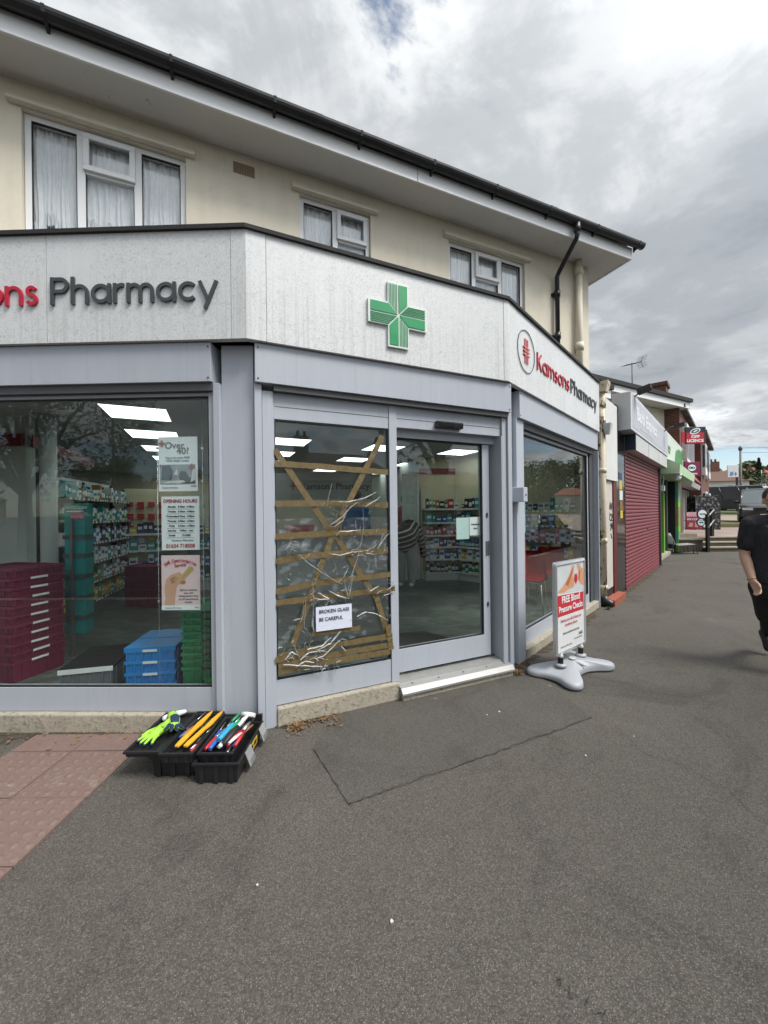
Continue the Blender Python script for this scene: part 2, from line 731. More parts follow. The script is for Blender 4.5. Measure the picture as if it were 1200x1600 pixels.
KR = 3.0     # kerb distance from the right front
KL = 3.9     # kerb distance from the left front
kc = None
for i in range(4000):       # where the two kerb lines meet
    u = -6 + i * 0.002
    if (FR.pt(u, KR, 0).xy - FL.o).dot(FL.n) < KL:
        kc = FR.pt(u, KR, 0)
        break
far_r, far_l = FR.pt(70, KR, 0), FL.pt(-60, KL, 0)
mb = MB()
mb.prism_z([(p.x, p.y) for p in (far_l, kc, far_r, Vector((30, 90, 0)), Vector((-60, 60, 0)))], -0.6, 0.0)
for v in mb.bm.verts:
    pass
# WORLD-frame free builder uses (x, y)
struct(mb, 'pavement', m_asph)
mb = MB()
mb.prism_z([(a.x, a.y) for a in (FL.pt(-60, KL + .002, 0), FL.pt(-60, KL + .13, 0), Vector((kc.x + .05, kc.y - .19, 0)), kc + Vector((0, -.002, 0)))], -0.5, 0.006)
mb.prism_z([(a.x, a.y) for a in (Vector((kc.x + .052, kc.y - .19, 0)), FR.pt(70, KR + .13, 0), FR.pt(70, KR + .002, 0), kc + Vector((0.003, 0, 0)))], -0.5, 0.006)
struct(mb, 'kerb', m_kerb)

# repaired panel in front of the door, with the open joint round it
pp = [(490, 1172), (545, 1258), (600, 1238), (700, 1203), (800, 1168), (925, 1122), (850, 1062), (800, 1050), (700, 1066), (640, 1080), (520, 1110)]
mb = MB()
mb.prism_z([tuple(ground_at(*p).xy) for p in pp], -0.05, 0.004)
struct(mb, 'pavement_patch', m_asph2)


def wiggle(pts, amp, n, seed):
    rnd = random.Random(seed)
    out = []
    for a, b in zip(pts, pts[1:]):
        for i in range(n):
            t = i / n
            p = Vector(a).lerp(Vector(b), t)
            out.append(p + Vector((rnd.uniform(-amp, amp), rnd.uniform(-amp, amp), 0)))
    out.append(Vector(pts[-1]))
    return out


def ribbon(mb, pts, widths, z, seed=0):
    rnd = random.Random(seed)
    prev = None
    for i, p in enumerate(pts):
        a, b = pts[max(0, i - 1)], pts[min(len(pts) - 1, i + 1)]
        t = (Vector(b) - Vector(a)).normalized()
        n = Vector((-t.y, t.x, 0))
        w = widths * rnd.uniform(0.3, 1.25)
        q = (Vector((p.x, p.y, z)) + n * w, Vector((p.x, p.y, z)) - n * w)
        if prev:
            mb.face([prev[0], prev[1], q[1], q[0]])
        prev = q


mb = MB()
ribbon(mb, wiggle([ground_at(490, 1172), ground_at(545, 1258)], .010, 16, 1), .0014, .0085, 1)
ribbon(mb, wiggle([ground_at(*p) for p in pp[1:6]], .010, 16, 2), .0018, .0085, 2)
struct(mb, 'pavement_joint', m_crack)
mb = MB()
for k, line in enumerate([[(960, 1135), (1010, 1180), (1060, 1195), (1130, 1230), (1200, 1290)], [(868, 1530), (900, 1560), (960, 1598)],                          [(1120, 1040), (1160, 1046), (1200, 1060)]]):
    ribbon(mb, wiggle([ground_at(*p) for p in line], .016, 14, 10 + k), .0011, .0045, k)
struct(mb, 'pavement_crack', m_crack)

# bare earth and moss against the plinths
k = NT('soil')
p_ = k.pos()
k.col(k.ramp(k.noise(p_, 60, 6, 0.7), [(0.3, (0.022, 0.018, 0.013)), (0.55, (0.06, 0.048, 0.032)), (0.75, (0.13, 0.10, 0.07))]))
k.set(0.95)
k.bump(k.noise(p_, 90, 5), 0.9, 0.01)
m_soil = k.m
mb = MB()
rnd = random.Random(4)


def earth_strip(mb, frame, u0, u1, w0, wmax, n, seed, z=0.006):
    rr = random.Random(seed)
    prev = None
    for i in range(n + 1):
        u = u0 + (u1 - u0) * i / n
        w = w0 + wmax * rr.uniform(.25, 1.0) * math.sin(math.pi * (i + .4) / (n + .8)) ** .4
        q = (frame.pt(u, w0, z + .008), frame.pt(u, w, z - .003))
        if prev:
            mb.face([prev[0], prev[1], q[1], q[0]])
        prev = q


earth_strip(mb, FL, -4.5, -1.50, -.06, .34, 40, 1)
earth_strip(mb, FL, -1.52, -.55, -.06, .05, 30, 2, .012)
earth_strip(mb, FD, .16, .62, -.1, .14, 24, 3)
earth_strip(mb, FR, .02, .5, -.1, .16, 22, 4)
earth_strip(mb, FR, .35, 3.3, -.1, .2, 50, 5)
earth_strip(mb, FR, 3.3, 9.5, -.02, .16, 70, 6)
struct(mb, 'bare_soil', m_soil)

# buff tactile slabs running up to the left front
k = NT('tactile_slab')
p_ = k.pos()
n1 = k.noise(p_, 4, 7, 0.65)
n2 = k.noise(p_, 70, 5, 0.7)
c = k.mix(n1, (0.135, 0.088, 0.074), (0.225, 0.152, 0.130))
c = k.mix(k.ramp(n2, [(0.35, 0.0), (0.7, 0.7)]), c, (0.12, 0.078, 0.066))
c = k.mix(k.ramp(k.noise(p_, 9, 8, 0.7, 1.0), [(0.60, 0.0), (0.72, 0.55)]), c, (0.35, 0.30, 0.26))
k.col(c)
k.set(0.85)
k.bump(n2, 0.5, 0.004)
m_tact = k.m
mb = MB()
TX0, TX1 = -2.39, -1.59
T = 0.4
y = 2.62
r_ = random.Random(3)
row = 0
while y > -0.9:
    for cx in (TX0, TX0 + T):
        d = r_.uniform(-.002, .002)
        x0, x1, y1, y0 = cx + .003, cx + T - .003, y - .003, y - (0.19 if row == 0 else T) + .003
        mb.prism_z([(x0, y0), (x1, y0), (x1, y1), (x0, y1)], -.03, .012 + d)
        if row:
            for i in range(6):
                for j in range(6):
                    bx, by = x0 + .0325 + i * .0665, y0 + .0325 + j * .0665
                    hh = .009 * r_.uniform(.5, 1.0)
                    rr = .021 * r_.uniform(.85, 1.1)
                    ring = [Vector((bx + rr * math.cos(a * math.pi / 4), by + rr * math.sin(a * math.pi / 4), .0122 + d)) for a in range(8)]
                    ring2 = [Vector((bx + rr * .6 * math.cos(a * math.pi / 4), by + rr * .6 * math.sin(a * math.pi / 4), .0122 + d + hh)) for a in range(8)]
                    va = [mb.bm.verts.new(v) for v in ring]
                    vb = [mb.bm.verts.new(v) for v in ring2]
                    for a in range(8):
                        f = mb.bm.faces.new((va[a], va[(a + 1) % 8], vb[(a + 1) % 8], vb[a]))
                        f.smooth = True
                    f = mb.bm.faces.new(vb)
                    f.smooth = True
    y -= 0.19 if row == 0 else T
    row += 1
struct(mb, 'tactile_paving', m_tact)
mb = MB()
mb.prism_z([(TX0 + .004, -0.9), (TX1 - .004, -0.9), (TX1 - .004, 2.61), (TX0 + .004, 2.61)], -.03, .006)
struct(mb, 'tactile_paving_joint', m_crack)

# rising ground to the right of the parade: forecourt, then the hillside
TZ = [(13.95, .47), (18, .62), (28, .95), (45, 1.6), (70, 3.4), (110, 8.0), (160, 13.5), (230, 17.0), (330, 20)]


def hill_z(y):
    for (a, za), (b, zb) in zip(TZ, TZ[1:]):
        if y <= b:
            return za + (zb - za) * (y - a) / (b - a)
    return TZ[-1][1]


k = NT('forecourt_paving')
p_ = k.pos()
b = k.n('ShaderNodeTexBrick')
b.inputs['Scale'].default_value = 1
b.inputs['Brick Width'].default_value = .42
b.inputs['Row Height'].default_value = .42
b.inputs['Mortar Size'].default_value = .008
for nm, c in (('Color1', (.30, .235, .195)), ('Color2', (.25, .20, .17)), ('Mortar', (.14, .12, .10))):
    b.inputs[nm].default_value = (*c, 1)
k.l(p_, b.inputs['Vector'])
k.col(k.mix(.7, b.outputs[0], k.ramp(k.noise(p_, 1.5, 6), [(.3, .7), (.7, 1.2)]), 'MULTIPLY'))
k.set(.85)
m_fore = k.m
mb = MB()
ys = [13.95, 16, 18, 22, 28]
for a, b_ in zip(ys, ys[1:]):
    mb.hexa([Vector((x, yy, -.3)) for x, yy in ((10.4, a), (60, a), (60, b_), (10.4, b_))], [Vector((x, yy, hill_z(yy))) for x, yy in ((10.4, a), (60, a), (60, b_), (10.4, b_))])
struct(mb, 'forecourt', m_fore)
k = NT('hillside_green')
p_ = k.pos()
k.col(k.ramp(k.noise(p_, .22, 8, .65), [(.3, (.035, .05, .018)), (.5, (.07, .085, .03)), (.66, (.14, .12, .06)), (.78, (.16, .15, .13))]))
k.set(.95)
m_hill = k.m
mb = MB()
ys = [28, 45, 57, 70, 90, 110, 135, 160, 195, 230, 330]
for a, b_ in zip(ys, ys[1:]):
    for i in range(8):
        x0, x1 = 10 + i * 45, 10 + (i + 1) * 45
        zf = lambda x, yy: hill_z(yy) + 2.0 * math.sin(x * .031) * max(0, min(1, (yy - 60) / 90))
        mb.face([Vector((x, yy, zf(x, yy))) for x, yy in ((x0, a), (x1, a), (x1, b_), (x0, b_))])
struct(mb, 'hillside', m_hill)

# ================================================================ THE PHARMACY
k = NT('fascia_white')
p_ = k.pos()
str_ = k.noise(k.pos((9, 9, .55)), 2.2, 6, .6)
str2 = k.noise(k.pos((34, 34, .4)), 1.4, 4, .6)
sp = k.n('ShaderNodeSeparateXYZ')
k.l(p_, sp.inputs[0])
lowz = k.ramp(k.math('MULTIPLY', k.math('SUBTRACT', sp.outputs['Z'], 2.66), 1 / .72), [(0.0, 1.0), (.45, .8), (.75, .15), (1.0, .1)])
stain = k.math('MULTIPLY', k.ramp(str2, [(.50, 0), (.66, 1)]), lowz)
c = k.mix(str_, (.60, .615, .625), (.70, .71, .715))
c = k.mix(k.math('MULTIPLY', stain, .36), c, (.36, .34, .31))
worm = k.vor(p_, 52, 'DISTANCE_TO_EDGE')
patch = k.ramp(k.noise(p_, 1.6, 5, .6), [(.36, 0), (.52, 1)])
speck = k.math('MULTIPLY', k.ramp(k.noise(p_, 55, 7, .72, 2.0), [(.50, 0), (.60, 1)]), patch)
c = k.mix(k.math('MULTIPLY', speck, .60), c, (.33, .33, .32))
c = k.mix(k.math('MULTIPLY', k.ramp(k.noise(p_, 17, 9, .75, 1.2), [(.56, 0), (.68, 1)]), .45), c, (.42, .41, .38))
k.col(c)
k.set(.42)
k.bump(k.noise(p_, 3, 3), .05, .02)
m_fascia = k.m

k = NT('grey_aluminium')
p_ = k.pos()
n1 = k.noise(k.pos((5, 5, .7)), 2.4, 6, .65)
c = k.mix(n1, (.365, .393, .445), (.425, .452, .500))
c = k.mix(k.math('MULTIPLY', k.ramp(k.noise(p_, 26, 8, .75), [(.64, 0), (.72, 1)]), .35), c, (.2, .19, .18))
c = k.mix(k.math('MULTIPLY', k.ramp(k.noise(k.pos((40, 40, .8)), 1.2, 5, .6), [(.58, 0), (.75, 1)]), .22), c, (.22, .22, .22))
k.col(c)
k.set(k.ramp(n1, [(.3, .38), (.7, .5)]), 0, .5)
m_alu = k.m
m_alud = plain('dark_channel', (.07, .072, .078), .5)
m_black = plain('black_gap', (.012, .012, .013), .7)
m_rubber = plain('rubber_gasket', (.012, .012, .013), .6)
m_alubare = plain('bare_aluminium', (.33, .33, .32), .5, metal=.4, var=.18, vscale=14)
k = NT('plinth_concrete')
p_ = k.pos()
n1 = k.noise(p_, 5, 8, .68)
n2 = k.noise(p_, 38, 7, .75)
c = k.mix(n1, (.25, .215, .165), (.47, .43, .35))
c = k.mix(k.ramp(n2, [(.52, 0), (.66, .85)]), c, (.10, .085, .065))
k.col(c)
k.set(.9)
k.bump(k.math('ADD', k.math('MULTIPLY', n1, .8), k.math('MULTIPLY', n2, .6)), .8, .015)
m_plinth = k.m
k = NT('cream_render')
p_ = k.pos()
n1 = k.noise(p_, 1.1, 7, .62)
c = k.mix(n1, (.655, .595, .48), (.74, .685, .57))
c = k.mix(k.math('MULTIPLY', k.ramp(k.noise(k.pos((6, 6, .6)), 1.3, 6, .65), [(.5, 0), (.72, 1)]), .15), c, (.40, .36, .29))
c = k.mix(k.math('MULTIPLY', k.ramp(k.noise(p_, 3.3, 9, .72, .8), [(.52, 0), (.68, 1)]), .22), c, (.46, .41, .34))
c = k.mix(k.math('MULTIPLY', k.ramp(k.noise(p_, 14, 9, .78), [(.66, 0), (.72, 1)]), .5), c, (.3, .26, .2))
k.col(c)
k.set(.88)
k.bump(k.noise(p_, 42, 6, .65), .22, .006)
m_cream = k.m
k = NT('soffit_paint')
p_ = k.pos()
n1 = k.noise(p_, 1.5, 7, .65)
c = k.mix(n1, (.58, .57, .545), (.68, .67, .645))
c = k.mix(k.math('MULTIPLY', k.ramp(k.noise(p_, 7, 9, .75, 1.0), [(.6, 0), (.69, 1)]), .6), c, (.2, .185, .165))
k.col(c)
k.set(.8)
m_soffit = k.m
k = NT('upvc_white')
p_ = k.pos()
n1 = k.noise(p_, 2.2, 6, .6)
c = k.mix(n1, (.70, .71, .72), (.78, .785, .79))
c = k.mix(k.math('MULTIPLY', k.ramp(k.noise(p_, 22, 8, .75), [(.68, 0), (.74, 1)]), .6), c, (.15, .13, .12))
k.col(c)
k.set(.4)
m_upvc = k.m
m_gutter = plain('black_gutter', (.016, .016, .017), .38, var=.4)
m_felt = plain('black_felt', (.02, .02, .02), .85, var=.5, bump=.6, bscale=120)
m_tilec = plain('concrete_tile', (.09, .075, .06), .9, var=.3, bump=.4)
m_dred = plain('sign_red', (.46, .016, .04), .35, var=.06)
m_dgrey = plain('sign_grey', (.052, .058, .062), .4, var=.1)
m_glass = glass('shop_glass', (.945, .975, .965), .85)
m_wglass = glass('house_glass', (.97, .98, .98), 1.0)
m_iwall = plain('inside_cream_wall', (.62, .565, .40), .8, var=.06)
m_iwhite = plain('inside_white', (.48, .50, .485), .6, var=.05)
m_iceil = plain('ceiling_tile', (.56, .56, .55), .9, var=.05)
m_cornice = plain('cornice_red', (.20, .012, .022), .5)
k = NT('vinyl_floor')
p_ = k.pos((1, 2.2, 1))
n1 = k.noise(p_, 3.2, 8, .66, 1.2)
k.col(k.ramp(n1, [(.30, (.035, .042, .038)), (.5, (.085, .10, .09)), (.64, (.15, .175, .155)), (.75, (.26, .29, .26))]))
k.set(.3)
m_floor = k.m

PH = thing('pharmacy_building', 'cream two storey corner pharmacy with white wraparound fascia and grey shopfront', 'shop', (0.6, 5.0, 0))
U_END = 5.83
ZF0, ZF1 = 2.665, 3.39          # shop fascia
ZS = 5.475                       # eaves soffit
W1 = (FU.px(33, 177)[0], FU.px(290, 250)[0])
W2 = (FU.px(468, 308)[0], FU.px(579, 342)[0])
W3 = (FU.px(701, 384)[0], FU.px(820, 417)[0])
ZW0, ZW1 = 4.02, 5.235
UEND = FU.px(920, 520)[0]
mb = MB(FU)
ws = [W1, W2, W3]
edges = [-5.2] + [e for w_ in ws for e in w_] + [UEND]
for i in range(0, len(edges), 2):
    mb.box(edges[i], edges[i + 1], -.28, 0, 3.3, ZS)
for a, b_ in ws:
    mb.box(a, b_, -.28, 0, 3.3, ZW0)
    mb.box(a, b_, -.28, 0, ZW1, ZS)
mb.box(UEND - .28, UEND, -7.5, -.281, 0, ZS)
mb.box(-5.2, UEND - .281, -7.5, -7.3, 0, ZS)
mb.box(-5.2, -4.95, -7.299, -.281, 2.9, ZS)
upper = mb.obj('upper_wall', m_cream, PH)
mb = MB(FU)
mb.box(-4.94, UEND - .285, -7.29, -.285, 3.05, 3.2)
mb.obj('upper_floor', plain('dark_boards', (.10, .08, .06), .8), PH)
# drip lintels over the windows, with their cracked render
for a, b_ in ws:
    mb = MB(FU)
    mb.prism_u([(0.001, ZW1 + .012), (.062, ZW1 + .012), (.064, ZW1 + .03), (.001, ZW1 + .125)], a - .09, b_ + .09)
    mb.obj('window_lintel', m_cream, PH)
# eaves
mb = MB(FU)
mb.box(-5.6, UEND + .42, .001, .41, ZS, ZS + .02)
mb.box(UEND + .001, UEND + .42, -7.6, 0, ZS, ZS + .02)
mb.obj('soffit', m_soffit, PH)
mb = MB(FU)
EJ = 2.2
mb.box(-5.6, EJ - .003, .411, .435, ZS - .025, ZS + .155)
mb.box(EJ + .003, UEND + .445, .411, .435, ZS - .025, ZS + .155)
mb.box(UEND + .421, UEND + .445, -7.6, .41, ZS - .025, ZS + .155)
eb = mb.obj('eaves_board', m_upvc, PH, bevel=.004)
mb = MB(FU)
GW, GZ = .50, ZS + .195
g = [(GW + .060 * math.cos(rad(a)), GZ + .068 * math.sin(rad(a))) for a in range(180, 361, 20)]
g += [(GW + .052 * math.cos(rad(a)), GZ + .060 * math.sin(rad(a))) for a in range(360, 179, -20)]
mb.prism_u(g, -5.6, UEND + .58)
for u in [-5.0 + i * .92 for i in range(13)]:
    mb.prism_u([(.436, ZS + .09), (.452, ZS + .105), (.50, ZS + .122), (.55, ZS + .145), (.565, GZ), (.563, GZ + .006), (.436, GZ + .004)], u, u + .025)
for u in (-3.2, .9, 4.2):
    mb.prism_u([(GW + .064 * math.cos(rad(a)), GZ + .072 * math.sin(rad(a))) for a in range(180, 361, 20)], u, u + .12)
mb.prism_u([(GW + .0605 * math.cos(rad(a)), GZ + .0685 * math.sin(rad(a))) for a in range(180, 361, 20)], UEND + .5801, UEND + .59)
mb.obj('gutter', m_gutter, PH)
# low pitched tiled roof
mb = MB(FU)
mb.prism_u([(.48, ZS + .20), (.48, ZS + .225), (-3.6, ZS + 1.75), (-8.0, ZS + .235), (-8.0, ZS + .20), (-3.6, ZS + 1.70)], -5.6, UEND + .46)
roof = mb.obj('roof', m_tilec, PH)
mb = MB(FU)
mb.prism_u([(.40, ZS + .021), (.40, ZS + .17), (-3.6, ZS + 1.66), (-7.6, ZS + .19), (-7.6, ZS + .021)], UEND + .1, UEND + .30)
mb.obj('gable_board', m_upvc, PH)
# black rainwater pipe with its swan neck, cream soil pipe
uD = FU.px(866, 470)[0]
uG = FU.px(902, 368, .5)[0]
mb = MB(FU)
mb.lathe([(.042, -.08), (.046, .04)], (uG, .50, ZS + .10), 14)
mb.tube([(uG, .50, ZS + .15), (uG, .50, ZS - .02), (uG, .485, ZS - .06), (uD, .10, ZS - .30), (uD, .06, ZS - .36), (uD, .06, 3.35)], .034, 12)
for z in (ZS - .62, 4.2, 3.75):
    mb.lathe([(.046, -.05), (.046, .05)], (uD, .06, z), 14)
    mb.box(uD - .07, uD + .07, .001, .03, z - .02, z + .02)
mb.obj('downpipe', m_gutter, PH)
uS = FU.px(899, 480)[0]
mb = MB(FU)
mb.tube([(uS, .07, ZS - .005), (uS, .07, 3.3)], .05, 14)
mb.lathe([(.062, -.06), (.066, .0), (.062, .06)], (uS, .07, ZS - .17), 14)
mb.lathe([(.062, -.06), (.062, .06)], (uS, .07, 4.1), 14)
mb.obj('soil_pipe', m_cream, PH)
# clay air brick
u0, z0 = FU.px(365, 263)
u1, _ = FU.px(397, 263)
z0 = 5.25
mb = MB(FU)
for i in range(9):
    a = u0 + (u1 - u0) * i / 8
    mb.box(a - .005, a + .005, .001, .012, z0, z0 + .105)
for j in range(6):
    z = z0 + .105 * j / 5
    mb.box(u0 - .004, u1 + .004, .002, .010, z - .005, z + .005)
vent = mb.obj('air_vent', plain('vent_clay', (.36, .28, .2), .8), PH)
mb = MB(FU)
mb.box(u0, u1, .0005, .0015, z0, z0 + .105)
mb.obj('vent_hole', m_black, vent)


def upvc_window(span, mull, vent_idx, z0=ZW0, z1=ZW1, zt=4.85, lab=None):
    a, b_ = span
    fr = MB(FU)
    wo = -.045
    fr.box(a + .004, b_ - .004, wo - .06, wo, z0 + .004, z0 + .055)
    fr.box(a + .004, b_ - .004, wo - .06, wo, z1 - .055, z1 - .004)
    xs = [a + .004] + mull + [b_ - .004]
    fr.box(a + .004, a + .055, wo - .06, wo, z0 + .0551, z1 - .0551)
    fr.box(b_ - .055, b_ - .004, wo - .06, wo, z0 + .0551, z1 - .0551)
    for m_ in mull:
        fr.box(m_ - .034, m_ + .034, wo - .06, wo - .0005, z0 + .0551, z1 - .0551)
    vs = [a + .055] + mull + [b_ - .055]
    x0 = vs[vent_idx] + (.034 if vent_idx else 0)
    x1 = vs[vent_idx + 1] - (.034 if vent_idx + 1 < len(vs) - 1 else 0)
    fr.box(x0, x1, wo - .06, wo - .001, zt - .03, zt + .03)
    # opening top light stands proud
    e = .014
    for q in ((x0 - e, x1 + e, zt - .005, zt + .045), (x0 - e, x1 + e, z1 - .085, z1 - .035), ):
        fr.box(q[0], q[1], wo, wo + .028, q[2], q[3])
    fr.box(x0 - e, x0 + .035, wo, wo + .0278, zt + .0451, z1 - .0851)
    fr.box(x1 - .035, x1 + e, wo, wo + .0278, zt + .0451, z1 - .0851)
    w_ = fr.obj('upper_window', m_upvc, PH, bevel=.004)
    gl = MB(FU)
    gl.box(a + .05, b_ - .05, wo - .036, wo - .028, z0 + .05, z1 - .05)
    gl.obj('window_pane', m_wglass, w_)
    ga = MB(FU)
    for xa, xb in zip(vs, vs[1:]):
        l_ = xa + (0 if xa == vs[0] else .034)
        r2 = xb - (0 if xb == vs[-1] else .034)
        ga.box(l_, l_ + .006, wo - .0275, wo - .002, z0 + .056, z1 - .056)
        ga.box(r2 - .006, r2, wo - .0275, wo - .002, z0 + .056, z1 - .056)
        ga.box(l_ + .0061, r2 - .0061, wo - .0275, wo - .002, z1 - .062, z1 - .056)
    ga.obj('window_gasket', m_rubber, w_)
    sl = MB(FU)
    sl.prism_u([(-.12, z0 - .02), (.09, z0 - .045), (.09, z0 - .02), (-.12, z0 + .003)], a - .05, b_ + .05)
    sl.obj('window_sill', m_upvc, w_)


upvc_window(W1, [FU.px(124, 230)[0], FU.px(214, 260)[0]], 1)
upvc_window(W2, [FU.px(525, 350)[0]], 1)
upvc_window(W3, [FU.px(743, 420)[0], FU.px(784, 430)[0]], 1)

# net curtains
k = NT('net_curtain')
p_ = k.pos()
sp = k.n('ShaderNodeSeparateXYZ')
k.l(p_, sp.inputs[0])
k.t.nodes.remove(k.b)
df = k.n('ShaderNodeBsdfDiffuse')
df.inputs[0].default_value = (.93, .94, .96, 1)
tl = k.n('ShaderNodeBsdfTranslucent')
tl.inputs[0].default_value = (.8, .82, .85, 1)
tr = k.n('ShaderNodeBsdfTransparent')
m1 = k.n('ShaderNodeMixShader')
m1.inputs[0].default_value = .12
k.l(df.outputs[0], m1.inputs[1])
k.l(tl.outputs[0], m1.inputs[2])
m2 = k.n('ShaderNodeMixShader')
k.l(k.ramp(k.noise(k.pos((1, 1, .5)), 30, 4, .6), [(.3, .0), (.7, .10)]), m2.inputs[0])
k.l(m1.outputs[0], m2.inputs[1])
k.l(tr.outputs[0], m2.inputs[2])
k.l(m2.outputs[0], k.out.inputs['Surface'])
m_net = k.m
m_lace = plain('lace_white', (.82, .83, .85), .9, var=.1, vscale=120, bump=.6, bscale=160)


def curtain(u0, u1, ztop, bottom, label, seed, pleats=26, lace=True):
    """pleated sheer; bottom(t) gives the height of its hem along the width"""
    rr = random.Random(seed)
    mb = MB(FU)
    n, rows = 120, 16
    ph = [rr.uniform(0, 6.28) for _ in range(4)]
    grid = []
    for i in range(n + 1):
        t = i / n
        u = u0 + (u1 - u0) * t
        wv = -.120 + .010 * math.sin(pleats * t * 6.28 + ph[0] + .9 * math.sin(5 * t * 6.28 + ph[1])) + .008 * math.sin(pleats * .37 * t * 6.28 + ph[2])
        col = []
        zb = bottom(t)
        for j in range(rows + 1):
            s_ = j / rows
            col.append(mb.bm.verts.new(FU.pt(u + .006 * math.sin(7 * s_ + ph[3] + 9 * t), wv - .012 * s_, ztop + (zb - ztop) * s_)))
        grid.append(col)
    for a, b_ in zip(grid, grid[1:]):
        for j in range(rows):
            f = mb.bm.faces.new((a[j], b_[j], b_[j + 1], a[j + 1]))
            f.smooth = True
    cu = mb.obj('net_curtain', m_net, None, label, 'curtain', 'net curtains in the upstairs windows', origin=FU.pt((u0 + u1) / 2, -.17, ztop))
    if lace:
        mb = MB(FU)
        prev = None
        for i in range(n * 2 + 1):
            t = i / (2 * n)
            u = u0 + (u1 - u0) * t
            zb = bottom(t)
            fr = .006 * math.sin(i * 1.9) + .008 * rr.uniform(-1, 1)
            wv = -.112 + .009 * math.sin(i * 1.25)
            q = (FU.pt(u, wv, zb + .10 + fr), FU.pt(u + .004 * rr.uniform(-1, 1), wv + .012 * rr.uniform(-1, 1), zb - .02 + fr * 2))
            if prev:
                mb.face([prev[0], prev[1], q[1], q[0]])
            prev = q
        mb.obj('lace_trim', m_lace, cu)
    return cu


def hem1(t):
    return 4.13 + .20 * math.exp(-((t - .36) / .13) ** 2) + .035 * math.sin(t * 30) + .02 * math.sin(t * 53)


def hem2(t):
    return 4.27 + .07 * abs(math.sin(t * 9.42 + .4)) + .02 * math.sin(t * 47)


def hem3(t):
    return 4.30 + .17 * max(0, (.35 - t)) / .35 + .012 * math.sin(t * 31)


u = [W1[0] + .04, FU.px(124, 230)[0], FU.px(214, 260)[0], W1[1] - .04]
curtain(u[0], u[1], 5.185, hem1, 'net curtain looped up to an arch of lace, left light of the largest window', 1, 11)
curtain(u[1] + .005, u[2], 5.185, hem2, 'net curtain with three lace swags, middle light of the largest window', 2, 9)
curtain(u[2] + .005, u[3], 5.185, hem3, 'straight sheer net curtain in the right light of the largest window', 3, 9)
curtain(W2[0] + .04, FU.px(525, 350)[0], 5.185, lambda t: 4.15 + .75 * t ** 1.3 + .015 * math.sin(t * 30), 'net curtain tied to one side, left light of the two-light window', 4, 12)
curtain(FU.px(525, 350)[0] + .005, W2[1] - .04, 5.18, lambda t: 4.1 + .42 * t + .012 * math.sin(t * 25), 'net curtain tied back in the right light of the two-light window', 5, 11)
u = [W3[0] + .04, FU.px(743, 420)[0], FU.px(784, 430)[0], W3[1] - .04]
curtain(u[0], u[1], 5.185, lambda t: 4.5 + .2 * abs(math.sin(t * 6)), 'swagged net curtain in the left light of the window nearest the downpipe', 6, 10)
curtain(u[1] + .005, u[2], 5.18, lambda t: 4.2 + .01 * math.sin(t * 30), 'flat net curtain in the middle light of the window nearest the downpipe', 7, 9, False)
curtain(u[2] + .005, u[3], 5.175, lambda t: 4.3 + .25 * abs(math.sin(t * 4 + .8)), 'swagged net curtain in the right light of the window nearest the downpipe', 8, 10)

# ---- shop fascia
FT = .05
mb = MB()


def fascia_seg(mb, F_, u0, u1, miter0=0.0, miter1=0.0, w0=-FT, w1=0.0, z0=ZF0, z1=ZF1):
    mb.f = F_
    mb.prism_z([(u0 + miter0, w0), (u1 - miter1, w0), (u1, w1), (u0, w1)], z0, z1)


hl = math.tan(rad(25.5 / 2))
hr = math.tan(rad(23.5 / 2))
LEN = 2.226
REND = 3.11
uj = FL.px(73, 460)[0]
uc = FL.px(361, 450)[0]
ud = FD.px(416, 450)[0]
ur = FR.px(806, 520)[0]
fascia_seg(mb, FL, -4.6, uj - .002)
fascia_seg(mb, FL, uj + .002, uc - .0015)
fascia_seg(mb, FL, uc + .0015, 0, 0, FT * hl, w1=.002)
fascia_seg(mb, FD, 0, ud - .0015, FT * hl, 0, w1=.002)
fascia_seg(mb, FD, ud + .0015, LEN - .05)
fascia_seg(mb, FD, LEN - .047, LEN, 0, FT * hr, w1=.002)
fascia_seg(mb, FR, 0, ur, FT * hr, 0, w1=.002)
fascia_seg(mb, FR, ur + .003, REND)
fas = mb.obj('shop_fascia', m_fascia, PH)
mb = MB()
d = .06
fascia_seg(mb, FL, -4.6, 0, 0, d * hl, -.11, -.055, ZF0 + .02, ZF1 - .005)
fascia_seg(mb, FD, 0, LEN, .11 * hl, .11 * hr, -.11, -.055, ZF0 + .02, ZF1 - .005)
fascia_seg(mb, FR, 0, REND, .11 * hr, 0, -.11, -.055, ZF0 + .02, ZF1 - .005)
mb.obj('fascia_backing', m_black, PH)
# end return of the fascia
mb = MB(FR)
mb.box(REND + .001, REND + .02, -.9, .0, ZF0, ZF1)
mb.obj('fascia_return', m_fascia, PH)
# felt edging and flat roof
mb = MB()
c1 = FL.pt(0, .035, 0)
e = .022
for F_, a, b_, m0, m1 in ((FL, -4.6, e * hl, 0, .235 * hl), (FD, -e * hl + .0, LEN + e * hr, .235 * hl, .235 * hr), (FR, -e * hr, REND + .02, .235 * hr, 0)):
    mb.f = F_
    mb.prism_z([(a + m0, -.2), (b_ - m1, -.2), (b_, e), (a, e)], ZF1 + .001, ZF1 + .028)
mb.obj('roof_edging', m_felt, PH)
mb = MB()
poly = [FL.pt(-4.6, -.2, 0), FL.pt(-.05, -.21, 0), FD.pt(LEN - .06, -.21, 0), FR.pt(REND - .01, -.205, 0), FU.pt(UEND - .3, -.27, 0), FU.pt(-5.2, -.27, 0)]
mb.prism_z([(p.x, p.y) for p in poly], 3.25, 3.385)
mb.obj('flat_roof', m_felt, PH)

